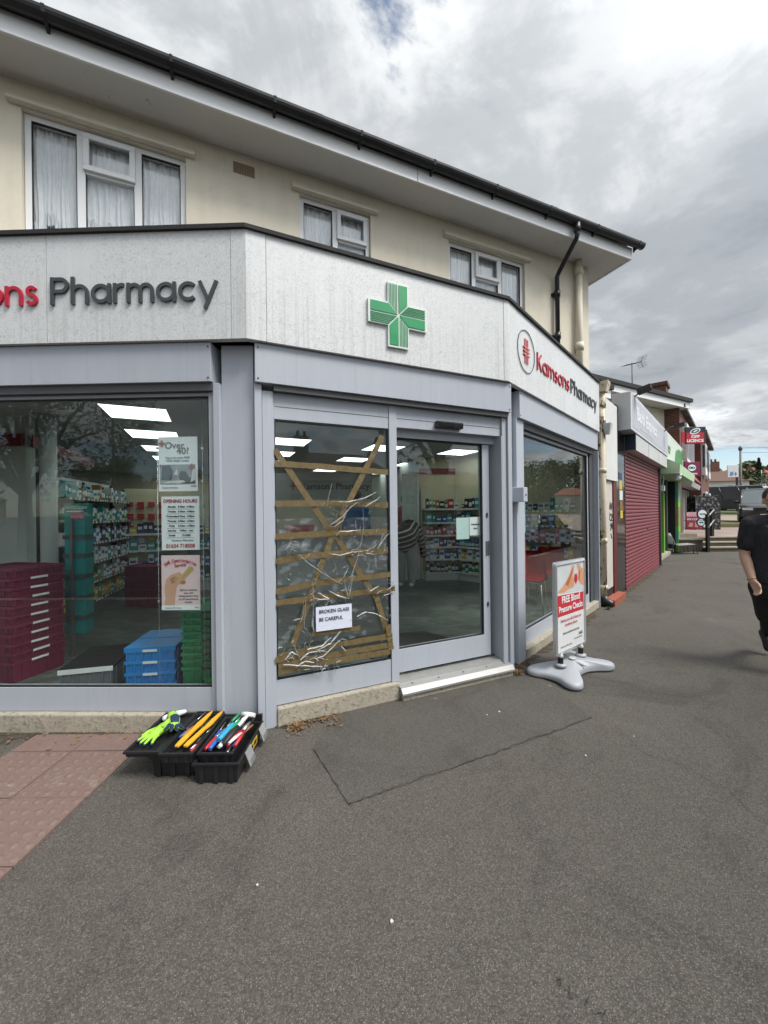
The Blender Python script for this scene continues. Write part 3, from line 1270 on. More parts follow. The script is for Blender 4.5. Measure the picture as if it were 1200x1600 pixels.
# sign lettering
uP, zP = FL.px(81, 474)
uE, _ = FL.px(341, 450)
unit = .132
wid = sum(GLYPH[c_][1] for c_ in 'Pharmacy')
sq = ((uE - uP) / unit - .07 * 7) / wid
zb = 2.915
sign_letters('Pharmacy', FL, uP, zb, .003, unit, .178, .013, m_dgrey, fas, sq)
widk = sum(GLYPH[c_][1] for c_ in 'Kamsons') * sq + .07 * 6
uK = FL.px(63, 474)[0] - widk * unit
sign_letters('Kamsons', FL, uK, zb, .003, unit, .178, .013, m_dred, fas, sq)
# right hand fascia: ringed emblem and both words
u0, z0 = FR.px(838, 571)
u1, _ = FR.px(889, 630)
zr = 2.945
unit_r = .131
sqr = ((u1 - u0) / unit_r - .07 * 6) / sum(GLYPH[c_][1] for c_ in 'Kamsons')
sign_letters('Kamsons', FR, u0, zr, .003, unit_r, .15, .010, m_dred, fas, sqr)
u2, _ = FR.px(891, 630)
u3, _ = FR.px(931, 630)
sqp = ((u3 - u2) / unit_r - .07 * 7) / wid
sign_letters('Pharmacy', FR, u2, zr, .003, unit_r, .15, .010, m_dgrey, fas, sqp)
uc_, zc_ = FR.px(821.5, 550)
ra = .205
mb = MB(FR)
ring = [(ra * math.cos(i * math.pi / 24), ra * math.sin(i * math.pi / 24)) for i in range(48)]
ring_i = [(a * .983, b_ * .983) for a, b_ in ring]
for i in range(48):
    j = (i + 1) % 48
    mb.prism_w([(uc_ + ring[i][0], zc_ + ring[i][1]), (uc_ + ring[j][0], zc_ + ring[j][1]), (uc_ + ring_i[j][0], zc_ + ring_i[j][1]), (uc_ + ring_i[i][0], zc_ + ring_i[i][1])], .003, .010)
mb.obj('emblem_ring', m_dgrey, fas)
mb = MB(FR)
for kx in (-.032, 0, .032):
    mb.box(uc_ + kx - .005, uc_ + kx + .005, .003, .012, zc_ - .12, zc_ + .12)
    mb.box(uc_ - .075, uc_ + .075, .0031, .0128, zc_ + kx * 1.1 - .005, zc_ + kx * 1.1 + .005)
mb.obj('emblem_mark', plain('emblem_red', (.66, .20, .20), .4), fas)

# ---- roller shutter boxes, guides, piers
mb = MB(FL)
mb.box(-4.6, -.255, -.30, -.03, 2.395, ZF0 - .006)
mb.f = FD
mb.box(.055, 2.285, -.30, -.03, 2.395, ZF0 - .006)
mb.f = FR
uRb0 = FR.px(812, 630, -.03)[0]
uRb1 = FR.px(934, 690, -.03)[0]
mb.box(uRb0, uRb1, -.30, -.03, 2.395, ZF0 - .006)
box = mb.obj('shutter_box', m_alu, PH, bevel=.003)
for F_, us in ((FL, [-.275, -1.9]), (FD, [.075, 2.265]), (FR, [uRb0 + .02])):
    for u in us:
        for z in (2.42, 2.63):
            mb = MB(F_)
            mb.box(u - .005, u + .005, -.0295, -.026, z - .005, z + .005)
            mb.obj('shutter_box_screw', m_alud, box)
# the slot and bottom slat under each box
mb = MB(FL)
mb.box(-4.6, -.26, -.16, -.05, 2.34, 2.394)
mb.f = FD
mb.box(.18, 2.26, -.10, -.05, 2.355, 2.394)
mb.f = FR
mb.box(uRb0 + .1, uRb1 - .05, -.20, -.08, 2.33, 2.394)
mb.obj('shutter_slat', m_alud, PH)
mb = MB()
# left front: guide rail, bottom rail, head
mb.f = FL
mb.box(-.302, -.262, -.20, -.085, .142, 2.34)
mb.box(-.26, -.215, -.20, -.062, .02, 2.394)
guide_l = mb.obj('shutter_guide', m_alu, PH, bevel=.003)
mb = MB()
mb.f = FL
pl, pr = FL.pt(-.214, -.10, 0), FD.pt(.05, -.10, 0)
pl2, pr2 = FL.pt(-.214, -.4, 0), FD.pt(.05, -.4, 0)
mb.f = None
mb.prism_z([(pl.x, pl.y), (pr.x, pr.y), (pr2.x, pr2.y), (pl2.x, pl2.y)], 0.005, 2.664)
mb.obj('corner_pier', m_alu, PH)
mb = MB(FD)
mb.box(.052, .10, -.2, -.062, .0, 2.394)
mb.box(.103, .178, -.2, -.078, .0, 2.355)
mb.obj('shutter_guide', m_alu, PH, bevel=.003)
mb = MB(FD)
mb.box(2.215, 2.262, -.2, -.078, .03, 2.394)
mb.box(2.266, 2.31, -.2, -.058, .02, 2.394)
mb.obj('shutter_guide', m_alu, PH, bevel=.003)
mb = MB()
pl, pr = FD.pt(2.30, -.10, 0), FR.pt(.28, -.10, 0)
pl2, pr2 = FD.pt(2.30, -.4, 0), FR.pt(.28, -.4, 0)
mb.prism_z([(pl.x, pl.y), (pr.x, pr.y), (pr2.x, pr2.y), (pl2.x, pl2.y)], 0.005, 2.664)
mb.obj('corner_pier', m_alu, PH)
mb = MB(FR)
a0 = FR.px(803, 800, -.08)[0]
a1 = FR.px(819, 800, -.08)[0]
mb.box(a0 + .03, a1 - .04, -.25, -.06, 0, 2.394)
mb.box(a1 - .036, a1, -.25, -.085, .1, 2.394)
mb.obj('shutter_guide', m_alu, PH, bevel=.003)
mb = MB(FR)
b0 = FR.px(918, 800, -.12)[0]
b1 = FR.px(935, 800, -.08)[0]
mb.box(b1 - .11, b1, -.3, -.05, 0, 2.394)
mb.obj('shutter_guide', m_alu, PH, bevel=.003)
mb = MB(FR)
mb.box(b0 + .02, b0 + .12, -.3, -.16, .1, 2.36)
mb.box(b0 + .125, b1 - .115, -.3, -.12, .05, 2.36)
mb.obj('shutter_channel', m_alud, PH)
# little key switch box on the right corner
mb = MB(FR)
uk0, zk = FR.px(795, 772, .02)
mb.box(.235, .33, -.095, .03, 1.58, 1.72)
sw = mb.obj('key_switch', m_alu, PH, bevel=.006)
mb = MB(FR)
mb.box(.275, .29, .0301, .036, 1.64, 1.655)
mb.obj('key_slot', m_alud, sw)

# plinths
mb = MB(FL)
mb.box(-4.6, -.30, -.5, -.05, -.1, .137)
mb.f = FD
mb.box(.18, 1.14, -.5, -.065, -.1, .134)
mb.box(1.141, 2.26, -.5, -.02, -.1, .052)
mb.f = FR
mb.box(a1 - .03, b1 - .12, -.5, -.055, -.1, .105)
mb.obj('plinth', m_plinth, PH, bevel=.012)


def glazed(F_, u0, u1, z0, z1, w, head, rail, stile0, stile1, name, dark_head=0.0):
    """frame (rails and stiles) with a pane let into it; z0..z1 is the clear glass"""
    fr = MB(F_)
    fr.box(u0 - stile0, u1 + stile1, w - .06, w, z0 - rail, z0)
    fr.box(u0 - stile0, u1 + stile1, w - .06, w, z1, z1 + head)
    if stile0:
        fr.box(u0 - stile0, u0, w - .06, w, z0 + .0005, z1 - .0005)
    if stile1:
        fr.box(u1, u1 + stile1, w - .06, w, z0 + .0005, z1 - .0005)
    o = fr.obj(name, m_alu, PH, bevel=.002)
    g_ = MB(F_)
    g_.box(u0 - .01, u1 + .01, w - .034, w - .026, z0 - .01, z1 + .01)
    g_.obj('glass_pane', m_glass, o)
    ga = MB(F_)
    t = .009
    ga.box(u0, u1, w - .0255, w - .004, z1 - t - dark_head, z1 - .0006)
    ga.box(u0, u0 + t, w - .0255, w - .004, z0 + t, z1 - t - dark_head - .0005)
    ga.box(u1 - t, u1, w - .0255, w - .004, z0 + t, z1 - t - dark_head - .0005)
    ga.box(u0, u1, w - .0255, w - .004, z0 + .0006, z0 + t - .0004)
    ga.obj('glass_gasket', m_rubber, o)
    return o


glazed(FL, -4.5, -.303, .305, 2.315, -.09, .024, .165, .06, .0, 'display_window')
fixed = glazed(FD, .187, 1.078, .318, 2.168, -.10, .186, .178, .008, .0, 'fixed_screen')
mb = MB(FD)
mb.box(1.079, 1.146, -.17, -.092, .135, 2.354)
mb.box(1.147, 2.214, -.17, -.101, 2.185, 2.354)
hd = mb.obj('door_head', m_alu, PH, bevel=.002)
mb = MB(FD)
mb.box(.19, 1.078, -.0998, -.0985, 2.255, 2.259)
mb.box(1.148, 2.213, -.1008, -.0995, 2.255, 2.259)
mb.obj('head_joint', m_alud, hd)
mb = MB(FD)
mb.box(1.15, 2.21, -.24, -.171, 2.12, 2.30)
mb.box(2.205, 2.2145, -.3, -.079, .05, 2.184)
mb.obj('door_reveal', m_alu, PH)
DW = -.185
door = glazed(FD, 1.165, FD.px(755, 850, DW)[0], .352, 2.115, DW, .0, .195, .0, .075, 'sliding_door')
ud1 = FD.px(755, 850, DW)[0]
mb = MB(FD)
mb.box(1.1485, 1.164, DW - .06, DW, .158, 2.117)
mb.obj('door_stile', m_alu, door)
for zz_, nm in ((1.46, 'door_lock'), (.63, 'door_lock')):
    mb = MB(FD)
    mb.prism_w([(ud1 + .045 + .011 * math.cos(i * math.pi / 8), zz_ + .024 * math.sin(i * math.pi / 8)) for i in range(16)], DW, DW + .006)
    mb.prism_w([(ud1 + .045 + .006 * math.cos(i * math.pi / 6), zz_ + .012 + .006 * math.sin(i * math.pi / 6)) for i in range(12)], DW + .006, DW + .011)
    mb.obj('door_lock', plain('lock_steel', (.14, .14, .14), .3, metal=.7), door)
mb = MB(FD)
for q in ((.030, .034, 1.08, 1.22), (.062, .066, 1.08, 1.22)):
    mb.box(ud1 + q[0], ud1 + q[1], DW, DW + .008, q[2], q[3])
mb.box(ud1 + .0342, ud1 + .0618, DW, DW + .003, 1.085, 1.215)
mb.obj('flush_pull', plain('pull_steel', (.2, .2, .2), .35, metal=.6), door)
mb = MB(FD)
us0 = FD.px(680, 664, -.09)[0]
us1 = FD.px(720, 668, -.09)[0]
mb.prism_u([(-.1, 2.205), (-.05, 2.21), (-.045, 2.25), (-.06, 2.262), (-.1, 2.262)], us0, us1)
mb.obj('motion_sensor', plain('sensor_black', (.014, .014, .015), .22), PH, bevel=.005)
# aluminium threshold
mb = MB(FD)
mb.prism_u([(-.30, .05), (.0, .05), (.0, .066), (-.03, .10), (-.10, .112), (-.105, .128), (-.30, .130)], 1.13, 2.262)
th = mb.obj('door_threshold', m_alubare, PH)
for u in (1.25, 1.5, 1.75, 2.0, 2.2):
    mb = MB(FD)
    mb.lathe([(.009, 0), (.009, .0022), (.004, .003)], (u, -.07, .107), 10)
    mb.obj('threshold_screw', m_alud, th)
ar0, ar1 = a1, b0
glazed(FR, ar0 + .002, ar1, .255, 2.295, -.12, .03, .17, .0, .04, 'side_window')

# ---- inside
ZI, ZC = .14, 2.60
Q0, Q2, Q3 = Vector((3.2, 5.95)), Vector((1.55, 7.95)), Vector((.72, 7.86))
inw = Vector((-FD.n.x, -FD.n.y))
rear = FD.pt(0, -9.7, 0).xy
Q4 = FD.pt(4.6, -9.7, 0).xy
Q5 = FD.pt(-3.4, -9.7, 0).xy
inner = [FL.pt(-4.7, -.2, 0).xy, FL.pt(-.2, -.2, 0).xy, FD.pt(.1, -.2, 0).xy, FD.pt(2.3, -.2, 0).xy, FR.pt(.3, -.3, 0).xy, FR.pt(3.1, -.3, 0).xy, Q0, Q2, Q3, Q4, Q5, Vector((-6.5, 4.0))]
mb = MB()
mb.prism_z([tuple(p) for p in inner], ZI - .15, ZI)
mb.obj('shop_floor', m_floor, PH)
mb = MB()
mb.prism_z([tuple(p) for p in inner], ZC, ZC + .08)
mb.obj('shop_ceiling', m_iceil, PH)


def wall_between(mb, a, b_, z0, z1, t=.1):
    d_ = (b_ - a).normalized()
    n_ = Vector((-d_.y, d_.x)) * t
    mb.prism_z([tuple(a), tuple(b_), tuple(b_ + n_), tuple(a + n_)], z0, z1)


mb = MB()
wall_between(mb, FR.pt(3.1, -.3, 0).xy, Q0, ZI, ZC)
wall_between(mb, Q2, Q0, ZI, ZC, -.1)
wall_between(mb, Q3, Q2, ZI, ZC, .1)
mb.obj('party_wall', m_iwall, PH)
mb = MB()
wall_between(mb, Q5, Q4, ZI, ZC, .1)
wall_between(mb, Q3 + Vector((-.02, .1)), Q4, ZI, ZC, -.1)
wall_between(mb, Vector((-6.5, 4.0)), Q5, ZI, ZC, .1)
wall_between(mb, Vector((-6.5, 4.0)), FL.pt(-4.7, -.2, 0).xy, ZI, ZC, -.1)
wall_between(mb, Vector((-4.75, 4.36)), Vector((-3.93, 4.22)), ZI, ZC, .1)
mb.obj('shop_wall', m_iwhite, PH)
mb = MB()
wall_between(mb, Q2 + Vector((.0, -.02)), Q0 + Vector((-.03, -.01)), 2.27, 2.38, .02)
wall_between(mb, Q3 + Vector((.0, -.015)), Q2 + Vector((-.02, -.015)), 2.27, 2.38, -.02)
wall_between(mb, Vector((-4.7, 4.33)), Vector((-3.93, 4.19)), 2.27, 2.40, -.02)
wall_between(mb, Vector((-3.9, 4.25)), Vector((-4.66, 6.15)), 2.27, 2.40, -.02)
mb.obj('wall_cornice', m_cornice, PH)
mb = MB()
mb.lathe([(.075, 0), (.075, ZC - ZI)], (-3.62, 4.15, ZI), 20)
mb.obj('inside_column', m_iwhite, PH)

# ================================================================ INSIDE THE SHOP
m_panel = emit('light_panel', (.86, 1.0, .96), 2.0)
m_trim = plain('panel_trim', (.7, .7, .7), .4)
ROWS = {-1.24: [-1.83, -3.05, -4.3, -5.5, -6.7, -8.0], .55: [-2.95, -4.2, -5.4, -6.7, -8.6], 2.15: [-3.0, -4.5, -6.6, -8.6], 3.65: [-2.95, -4.9, -6.9, -8.8]}
lamp0 = None
lab_l = {-1.24: 'left display window', .55: 'taped door panel', 2.15: 'sliding door', 3.65: 'right of the sliding door'}
ordn = ['nearest', 'second', 'third', 'fourth', 'fifth', 'farthest']
for u, ws_ in ROWS.items():
    for i, w_ in enumerate(ws_):
        c_ = FD.pt(u + .3, w_ - .3, ZC - .001)
        lb = '%s square ceiling light panel of the row seen through the %s' % (ordn[i] if i < len(ws_) - 1 else 'farthest', lab_l[u])
        if lamp0 is None:
            lamp0 = thing('ceiling_light', lb, 'ceiling light', (0, 0, 0), 0, 'square light panels in the shop ceiling')
            mb = MB()
            mb.prism_z([(-.29, -.29), (.29, -.29), (.29, .29), (-.29, .29)], -.010, -.004)
            mb.obj('light_diffuser', m_panel, lamp0)
            mb = MB()
            for q in ((-.30, .30, -.30, -.291), (-.30, .30, .291, .30), (-.30, -.291, -.2909, .2909), (.291, .30, -.2909, .2909)):
                mb.prism_z([(q[0], q[2]), (q[1], q[2]), (q[1], q[3]), (q[0], q[3])], -.014, 0)
            mb.obj('light_frame', m_trim, lamp0)
            lamp0.location = c_
            lamp0.rotation_euler = (0, 0, FD.rotz())
        else:
            dup(lamp0, c_, FD.rotz(), lb)

# stock: cartons and bottles, each a thing of its own, copied from a few moulds
HUE = {'red': (.42, .02, .025), 'white': (.68, .69, .68), 'blue': (.03, .12, .36), 'teal': (.02, .27, .28), 'green': (.05, .26, .08), 'amber': (.30, .11, .02),
       'yellow': (.58, .40, .05), 'navy': (.02, .03, .11), 'pink': (.55, .17, .24), 'black': (.02, .02, .022)}
m_hue = {h: plain('pack_' + h, c_, .4, var=.1) for h, c_ in HUE.items()}
m_lab = plain('pack_label', (.70, .70, .68), .5)
cart_me, bott_me = {}, {}


def mould(kind, hue):
    mb = MB()
    if kind == 'carton':
        mb.prism_z([(-.5, -.5), (.5, -.5), (.5, .5), (-.5, .5)], 0, 1)
        mb.mi = 1
        mb.prism_z([(-.36, -.512), (.36, -.512), (.36, -.501), (-.36, -.501)], .42, .70)
        mats = [m_hue[hue], m_lab if hue != 'white' else m_hue['blue']]
    else:
        mb.lathe([(.44, 0), (.5, .04), (.5, .62), (.40, .73), (.2, .79), (.2, .84)], (0, 0, 0), 12)
        mb.mi = 1
        mb.lathe([(.25, .841), (.25, 1.0)], (0, 0, 0), 12)
        mb.mi = 2
        mb.lathe([(.508, .16), (.508, .5)], (0, 0, 0), 12)
        mats = [m_hue[hue], m_lab if hue in ('red', 'navy', 'black', 'blue') else m_hue['navy'], m_lab if hue != 'white' else m_hue['green']]
    o = mb.obj('medicine_carton' if kind == 'carton' else 'medicine_bottle', mats)
    me = o.data
    bpy.data.objects.remove(o)
    return me


n_item = [0]


def item(kind, hue, p, rz, sx, sy, sz, where):
    store = cart_me if kind == 'carton' else bott_me
    if hue not in store:
        store[hue] = mould(kind, hue)
    nm = 'medicine_carton' if kind == 'carton' else 'medicine_bottle'
    o = bpy.data.objects.new(nm, store[hue])
    C.objects.link(o)
    o.location = p
    o.rotation_euler = (0, 0, rz)
    o.scale = (sx, sy, sz)
    o['label'] = '%s %s %s' % (hue, kind, where)
    o['category'] = 'carton' if kind == 'carton' else 'bottle'
    o['group'] = 'stock %ss %s' % (kind, where)
    n_item[0] += 1
    return o


m_shelf = plain('shelf_white', (.60, .60, .58), .5)
m_shelfg = plain('shelf_dark', (.10, .105, .11), .5)
m_wire = plain('chrome', (.62, .63, .64), .22, metal=.9)


def shelving(name, label, a, b_, levels, depth, mats, wherebase, plan, seed, back_z=2.1, side=1, backmat=None, fill=.96, solid_base=True):
    """wall unit from plan point a to b (front on the left-hand side of a->b if side=1)"""
    rr = random.Random(seed)
    d_ = (b_ - a)
    Lh = d_.length
    f_ = Frame((a.x, a.y), math.degrees(math.atan2(d_.x, d_.y)))
    sg = 1 if side > 0 else -1
    t_ = thing(name, label, 'shelves', (a.x, a.y, ZI), 0)

    def bx(mb, u0, u1, w0, w1, z0, z1):
        w0, w1 = sorted((w0 * sg, w1 * sg))
        mb.box(u0, u1, w0, w1, z0, z1)
    mb = MB(f_)
    bx(mb, 0, Lh, .005, .02, ZI, back_z)
    mb.obj('back_panel', backmat or mats, t_)
    for z in levels:
        mb = MB(f_)
        bx(mb, .02, Lh - .02, .021, depth, z - .018, z)
        bx(mb, .02, Lh - .02, depth + .0005, depth + .012, z - .03, z + .006)
        mb.obj('shelf', mats, t_)
        mb = MB(f_)
        u_ = .05
        while u_ < Lh - .10:
            wl_ = rr.uniform(.035, .06)
            bx(mb, u_, u_ + wl_, depth + .0125, depth + .0145, z - .026, z + .002)
            u_ += wl_ + rr.uniform(.02, .09)
        mb.obj('price_labels', m_lab, t_)
    for u in (0, Lh - .019):
        mb = MB(f_)
        bx(mb, u, u + .019, .0205, .06, ZI, back_z)
        mb.obj('upright', mats, t_)
    if solid_base:
        mb = MB(f_)
        bx(mb, .02, Lh - .02, .021, depth - .02, ZI, levels[0] - .0185)
        mb.obj('base_panel', mats, t_)
    for li, z in enumerate(levels):
        hues, kinds = plan[li % len(plan)]
        top = (levels[li + 1] if li + 1 < len(levels) else z + .3) - z - .05
        u = .05
        while u < Lh - .08:
            kind = rr.choice(kinds)
            hue = rr.choice(hues)
            if kind == 'carton':
                sx, sy, sz = rr.uniform(.05, .12), rr.uniform(.05, .10), min(top, rr.uniform(.09, .21))
            else:
                sx = sy = rr.uniform(.05, .085)
                sz = min(top, rr.uniform(.13, .24))
            if rr.random() < fill:
                p = f_.pt(u + sx / 2, (depth - .03 - sy / 2) * sg, z + .0005)
                item(kind, hue, p, f_.rotz() + rr.uniform(-.08, .08) + (0 if sg > 0 else math.pi), sx, sy, sz, 'on the %s shelf %s' % (['lowest', 'second', 'third', 'fourth', 'fifth', 'sixth', 'seventh'][li], wherebase))
            u += sx + rr.uniform(.003, .012)
    return t_, f_


LV = [.30, .56, .80, 1.03, 1.28, 1.55]
shelving('wall_shelving', 'white wall shelves of medicines facing the sliding door', Q3 + Vector((.03, -.03)), Q2 + Vector((-.06, -.03)), LV, .30, m_shelf, 'facing the sliding door',
         [(['white', 'navy', 'black', 'amber'], ['bottle']), (['white', 'blue', 'white'], ['carton', 'bottle']), (['red', 'white', 'blue'], ['carton']), (['red', 'red', 'red', 'pink'], ['bottle', 'carton']),
          (['blue', 'teal', 'blue'], ['carton']), (['amber', 'red', 'white', 'black'], ['carton', 'bottle'])], 11, 1.95, 1, m_iwall)
shelving('wall_shelving', 'white wall shelves of toiletries on the angled wall behind the door signs', Q2 + Vector((.06, -.13)), Q2 + (Q0 - Q2) * .52, LV, .26, m_shelf, 'on the angled wall behind the door signs',
         [(['white', 'blue', 'white'], ['bottle']), (['white', 'yellow', 'white'], ['bottle', 'carton']), (['white', 'teal', 'blue'], ['bottle']), (['amber', 'yellow'], ['carton']), (['black', 'navy', 'teal'], ['carton']),
          (['black', 'teal', 'navy'], ['carton', 'bottle'])], 12, 1.95, 1, m_iwall)
shelving('wall_shelving', 'dark shelves of boxed goods behind the red chairs in the right window', Q2 + (Q0 - Q2) * .55, Q0 + Vector((-.08, .0)), [.75, 1.0, 1.25, 1.5], .28, m_shelfg, 'behind the red chairs',
         [(['white', 'yellow', 'blue'], ['carton']), (['white', 'pink', 'white'], ['carton']), (['blue', 'yellow', 'black'], ['carton']), (['white', 'black', 'teal'], ['carton'])], 13, 1.8, 1, m_iwhite, solid_base=False)
LA, LB = Vector((-4.02, 4.40)), Vector((-4.62, 6.45))
shelving('wall_shelving', 'long dark shelves of medicines along the left wall behind the teal stand', LA, LB, [.36, .62, .88, 1.14, 1.42, 1.72], .32, m_shelfg, 'along the left wall',
         [(['yellow', 'green', 'white'], ['carton']), (['green', 'white', 'red'], ['carton']), (['white', 'teal', 'black'], ['carton']), (['blue', 'white', 'navy'], ['carton', 'bottle']), (['white', 'white', 'teal'], ['carton', 'bottle']),
          (['white', 'amber', 'teal'], ['carton', 'bottle'])], 14, 2.0, 1, m_iwhite)
# far run behind the counter, seen over it
RA, RB = FD.pt(.2, -9.5, 0).xy, FD.pt(3.9, -9.5, 0).xy
shelving('wall_shelving', 'dispensary shelves on the rear wall behind the counter', RA, RB, [.9, 1.2, 1.5], .3, m_shelf, 'on the rear wall behind the counter',
         [(['red', 'white', 'pink'], ['carton']), (['white', 'red', 'black'], ['carton']), (['white', 'blue', 'red'], ['carton'])], 15, 1.85, 1, m_iwhite)

GA, GB = FD.pt(-1.75, -5.2, 0).xy, FD.pt(.05, -5.2, 0).xy
shelving('aisle_shelving', 'low aisle shelves of mixed stock in the middle of the shop behind the posters', GA, GB, [.35, .62, .9, 1.18], .3, m_shelf, 'of the middle aisle',
         [(['white', 'amber', 'green'], ['carton']), (['blue', 'white', 'pink'], ['carton']), (['teal', 'red', 'white'], ['carton', 'bottle']), (['yellow', 'navy', 'red'], ['carton'])], 16, 1.45, 1, m_iwhite)

# hook board with hanging packs, left of the posters
hb = thing('hook_board', 'cream board of red tags and small hanging packs behind the maroon crates', 'display board', (-4.3, 6.5, ZI))
HA, HB_ = Vector((-4.42, 6.55)), Vector((-3.55, 6.92))
fh = Frame((HA.x, HA.y), math.degrees(math.atan2(HB_.x - HA.x, HB_.y - HA.y)))
mb = MB(fh)
LH = (HB_ - HA).length
mb.box(0, LH, -.05, 0, ZI, 1.95)
mb.obj('board_panel', m_iwall, hb)
r_ = random.Random(8)
for j, z in enumerate((1.72, 1.52, 1.32, 1.12, .96)):
    for i in range(6):
        u = .08 + i * (LH - .16) / 5
        mb = MB(fh)
        h_ = r_.uniform(.07, .12)
        mb.box(u - .05, u + .05, .02, .05, z - h_, z)
        mb.box(u - .008, u + .008, .001, .0195, z - .02, z - .012)
        mb.obj('hanging_pack', m_hue['red'] if j < 3 else m_hue[r_.choice(['yellow', 'teal', 'white', 'white', 'black'])], hb)

# counter, its screens and the sign above it
ct = thing('shop_counter', 'long pale grey service counter at the back of the shop', 'counter', (-1.1, 6.4, ZI))
fc = Frame((-1.95, 6.15), 80)
mb = MB(fc)
mb.box(0, 2.1, -.55, 0, ZI, 1.08)
mb.obj('counter_front', m_iwhite, ct)
mb = MB(fc)
mb.box(-.04, 2.14, -.6, .05, 1.081, 1.115)
mb.obj('counter_top', plain('counter_grey', (.30, .31, .31), .4), ct)
for u, hue, wdt in ((.35, 'red', .28), (.62, 'red', .2), (1.0, 'black', .25), (1.5, 'white', .18)):
    mb = MB(fc)
    mb.box(u, u + wdt, -.35, -.2, 1.116, 1.30)
    mb.box(u + .02, u + wdt - .02, -.199, -.19, 1.15, 1.28)
    mb.obj('counter_box', m_hue[hue], None, '%s box standing on the service counter %s' % (hue, {.35: 'farthest left', .62: 'second from left', 1.0: 'by the middle', 1.5: 'at the right end'}[u]), 'box', 'boxes on the service counter', origin=fc.pt(u, -.3, 1.116))
bs = thing('hanging_sign', 'grey bulkhead sign above the counter with dark lettering', 'sign', (-1.6, 9.0, 1.8))
fb = Frame((-2.75, 8.7), 84)
mb = MB(fb)
mb.box(-.2, 2.5, -.08, 0, 1.80, 2.42)
mb.obj('sign_board', plain('bulkhead_grey', (.24, .24, .235), .6), bs)
text('sign_text', 'Kamsons Pharmacy', .20, fb, .86, 2.04, .002, plain('sign_dark', (.03, .02, .02), .5), bs, bold=.004)
mb = MB(fb)
for q in ((.66, .675, 2.02, 2.22), (.69, .705, 2.02, 2.22), (.60, .77, 2.10, 2.115), (.60, .77, 2.13, 2.145)):
    mb.box(q[0], q[1], .001, .004 + (q[1] - q[0]) * .01, q[2], q[3])
mb.obj('sign_emblem', m_cornice, bs)

# glazed end panel beside the striped shopper
ep = thing('end_panel', 'tall pale glazed end panel of the shelving beside the bending shopper', 'panel', (.45, 7.6, ZI))
fe = Frame((.36, 7.62), 84)
mb = MB(fe)
mb.box(.0, .30, -.02, 0, 1.25, 2.25)
mb.obj('panel_glass', plain('frosted', (.42, .47, .45), .25), ep)
mb = MB(fe)
mb.box(.301, .335, -.04, .02, ZI, 2.26)
mb.box(-.001, .30, -.03, .01, ZI, 1.2)
mb.obj('panel_post', m_shelf, ep)

# entrance mat
mb = MB()
mat_pts = [FD.pt(1.2, -.35, 0), FD.pt(2.12, -.35, 0), FD.pt(2.10, -.72, 0), FD.pt(1.95, -1.08, 0), FD.pt(1.30, -1.25, 0), FD.pt(.9, -1.2, 0)]
mb.prism_z([(p.x, p.y) for p in mat_pts], ZI + .001, ZI + .010)
mb.obj('entrance_mat', plain('mat_grey', (.035, .033, .03), .95, bump=.6, bscale=200), None, 'dark grey entrance mat inside the sliding door', 'mat', origin=(mat_pts[0].x, mat_pts[0].y, ZI))


# stacking crates
def crate(name, label, cat, mat, lx, ly, h, loc, rz, group, lip=.022, lab=None, slots=0, ribs=True, top_lip=True):
    t_ = thing(name, label, cat, (0, 0, 0), 0, group)
    mb = MB()
    tp = .955
    a, b_ = lx / 2, ly / 2
    th_ = .008
    mb.hexa([Vector((x, y, 0)) for x, y in ((-a * .92, -b_ * .94), (a * .92, -b_ * .94), (a * .92, b_ * .94), (-a * .92, b_ * .94))],
            [Vector((x, y, h - lip)) for x, y in ((-a * .955, -b_ * .965), (a * .955, -b_ * .965), (a * .955, b_ * .965), (-a * .955, b_ * .965))])
    if top_lip:
        for q in ((-a, a, -b_, -b_ + .016), (-a, a, b_ - .016, b_), (-a, -a + .016, -b_ + .0161, b_ - .0161), (a - .016, a, -b_ + .0161, b_ - .0161)):
            mb.prism_z([(q[0], q[2]), (q[1], q[2]), (q[1], q[3]), (q[0], q[3])], h - lip + .0005, h)
    if ribs:
        for sgn in (-1, 1):
            for i in range(7):
                x = -a * .9 + i * a * .3
                mb.prism_z([(x - .005, sgn * b_ * .985 - .004), (x + .005, sgn * b_ * .985 - .004), (x + .005, sgn * b_ * .985 + .004), (x - .005, sgn * b_ * .985 + .004)], h * .12, h - lip)
            for i in range(4):
                y = -b_ * .75 + i * b_ * .5
                mb.prism_z([(sgn * a * .985 - .004, y - .005), (sgn * a * .985 + .004, y - .005), (sgn * a * .985 + .004, y + .005), (sgn * a * .985 - .004, y + .005)], h * .12, h - lip)
    mb.obj('crate_body', mat, t_)
    if lab:
        mb = MB()
        mb.prism_z([(-lab / 2, -b_ - .0035), (lab / 2, -b_ - .0035), (lab / 2, -b_ - .001), (-lab / 2, -b_ - .001)], h - .021, h - .003)
        mb.obj('crate_label', m_lab, t_)
    if slots:
        mb = MB()
        mb.prism_z([(-slots / 2, -b_ - .003), (slots / 2, -b_ - .003), (slots / 2, -b_ - .0005), (-slots / 2, -b_ - .0005)], h - .019, h - .004)
        mb.obj('hand_slot', m_black, t_)
    t_.location = loc
    t_.rotation_euler = (0, 0, rz)
    return t_


def deep_crate_lid(t_, lx, ly, h, mat):
    mb = MB()
    for s_ in (-1, 1):
        mb.prism_z([(-lx * .49, min(0, s_ * ly * .49)), (lx * .49, min(0, s_ * ly * .49)), (lx * .49, max(0, s_ * ly * .49)), (-lx * .49, max(0, s_ * ly * .49))], h + .001 + (.004 if s_ > 0 else 0), h + .014 + (.004 if s_ > 0 else 0))
    mb.bm.transform(world_of(t_))
    mb.obj('crate_lid', mat, t_)


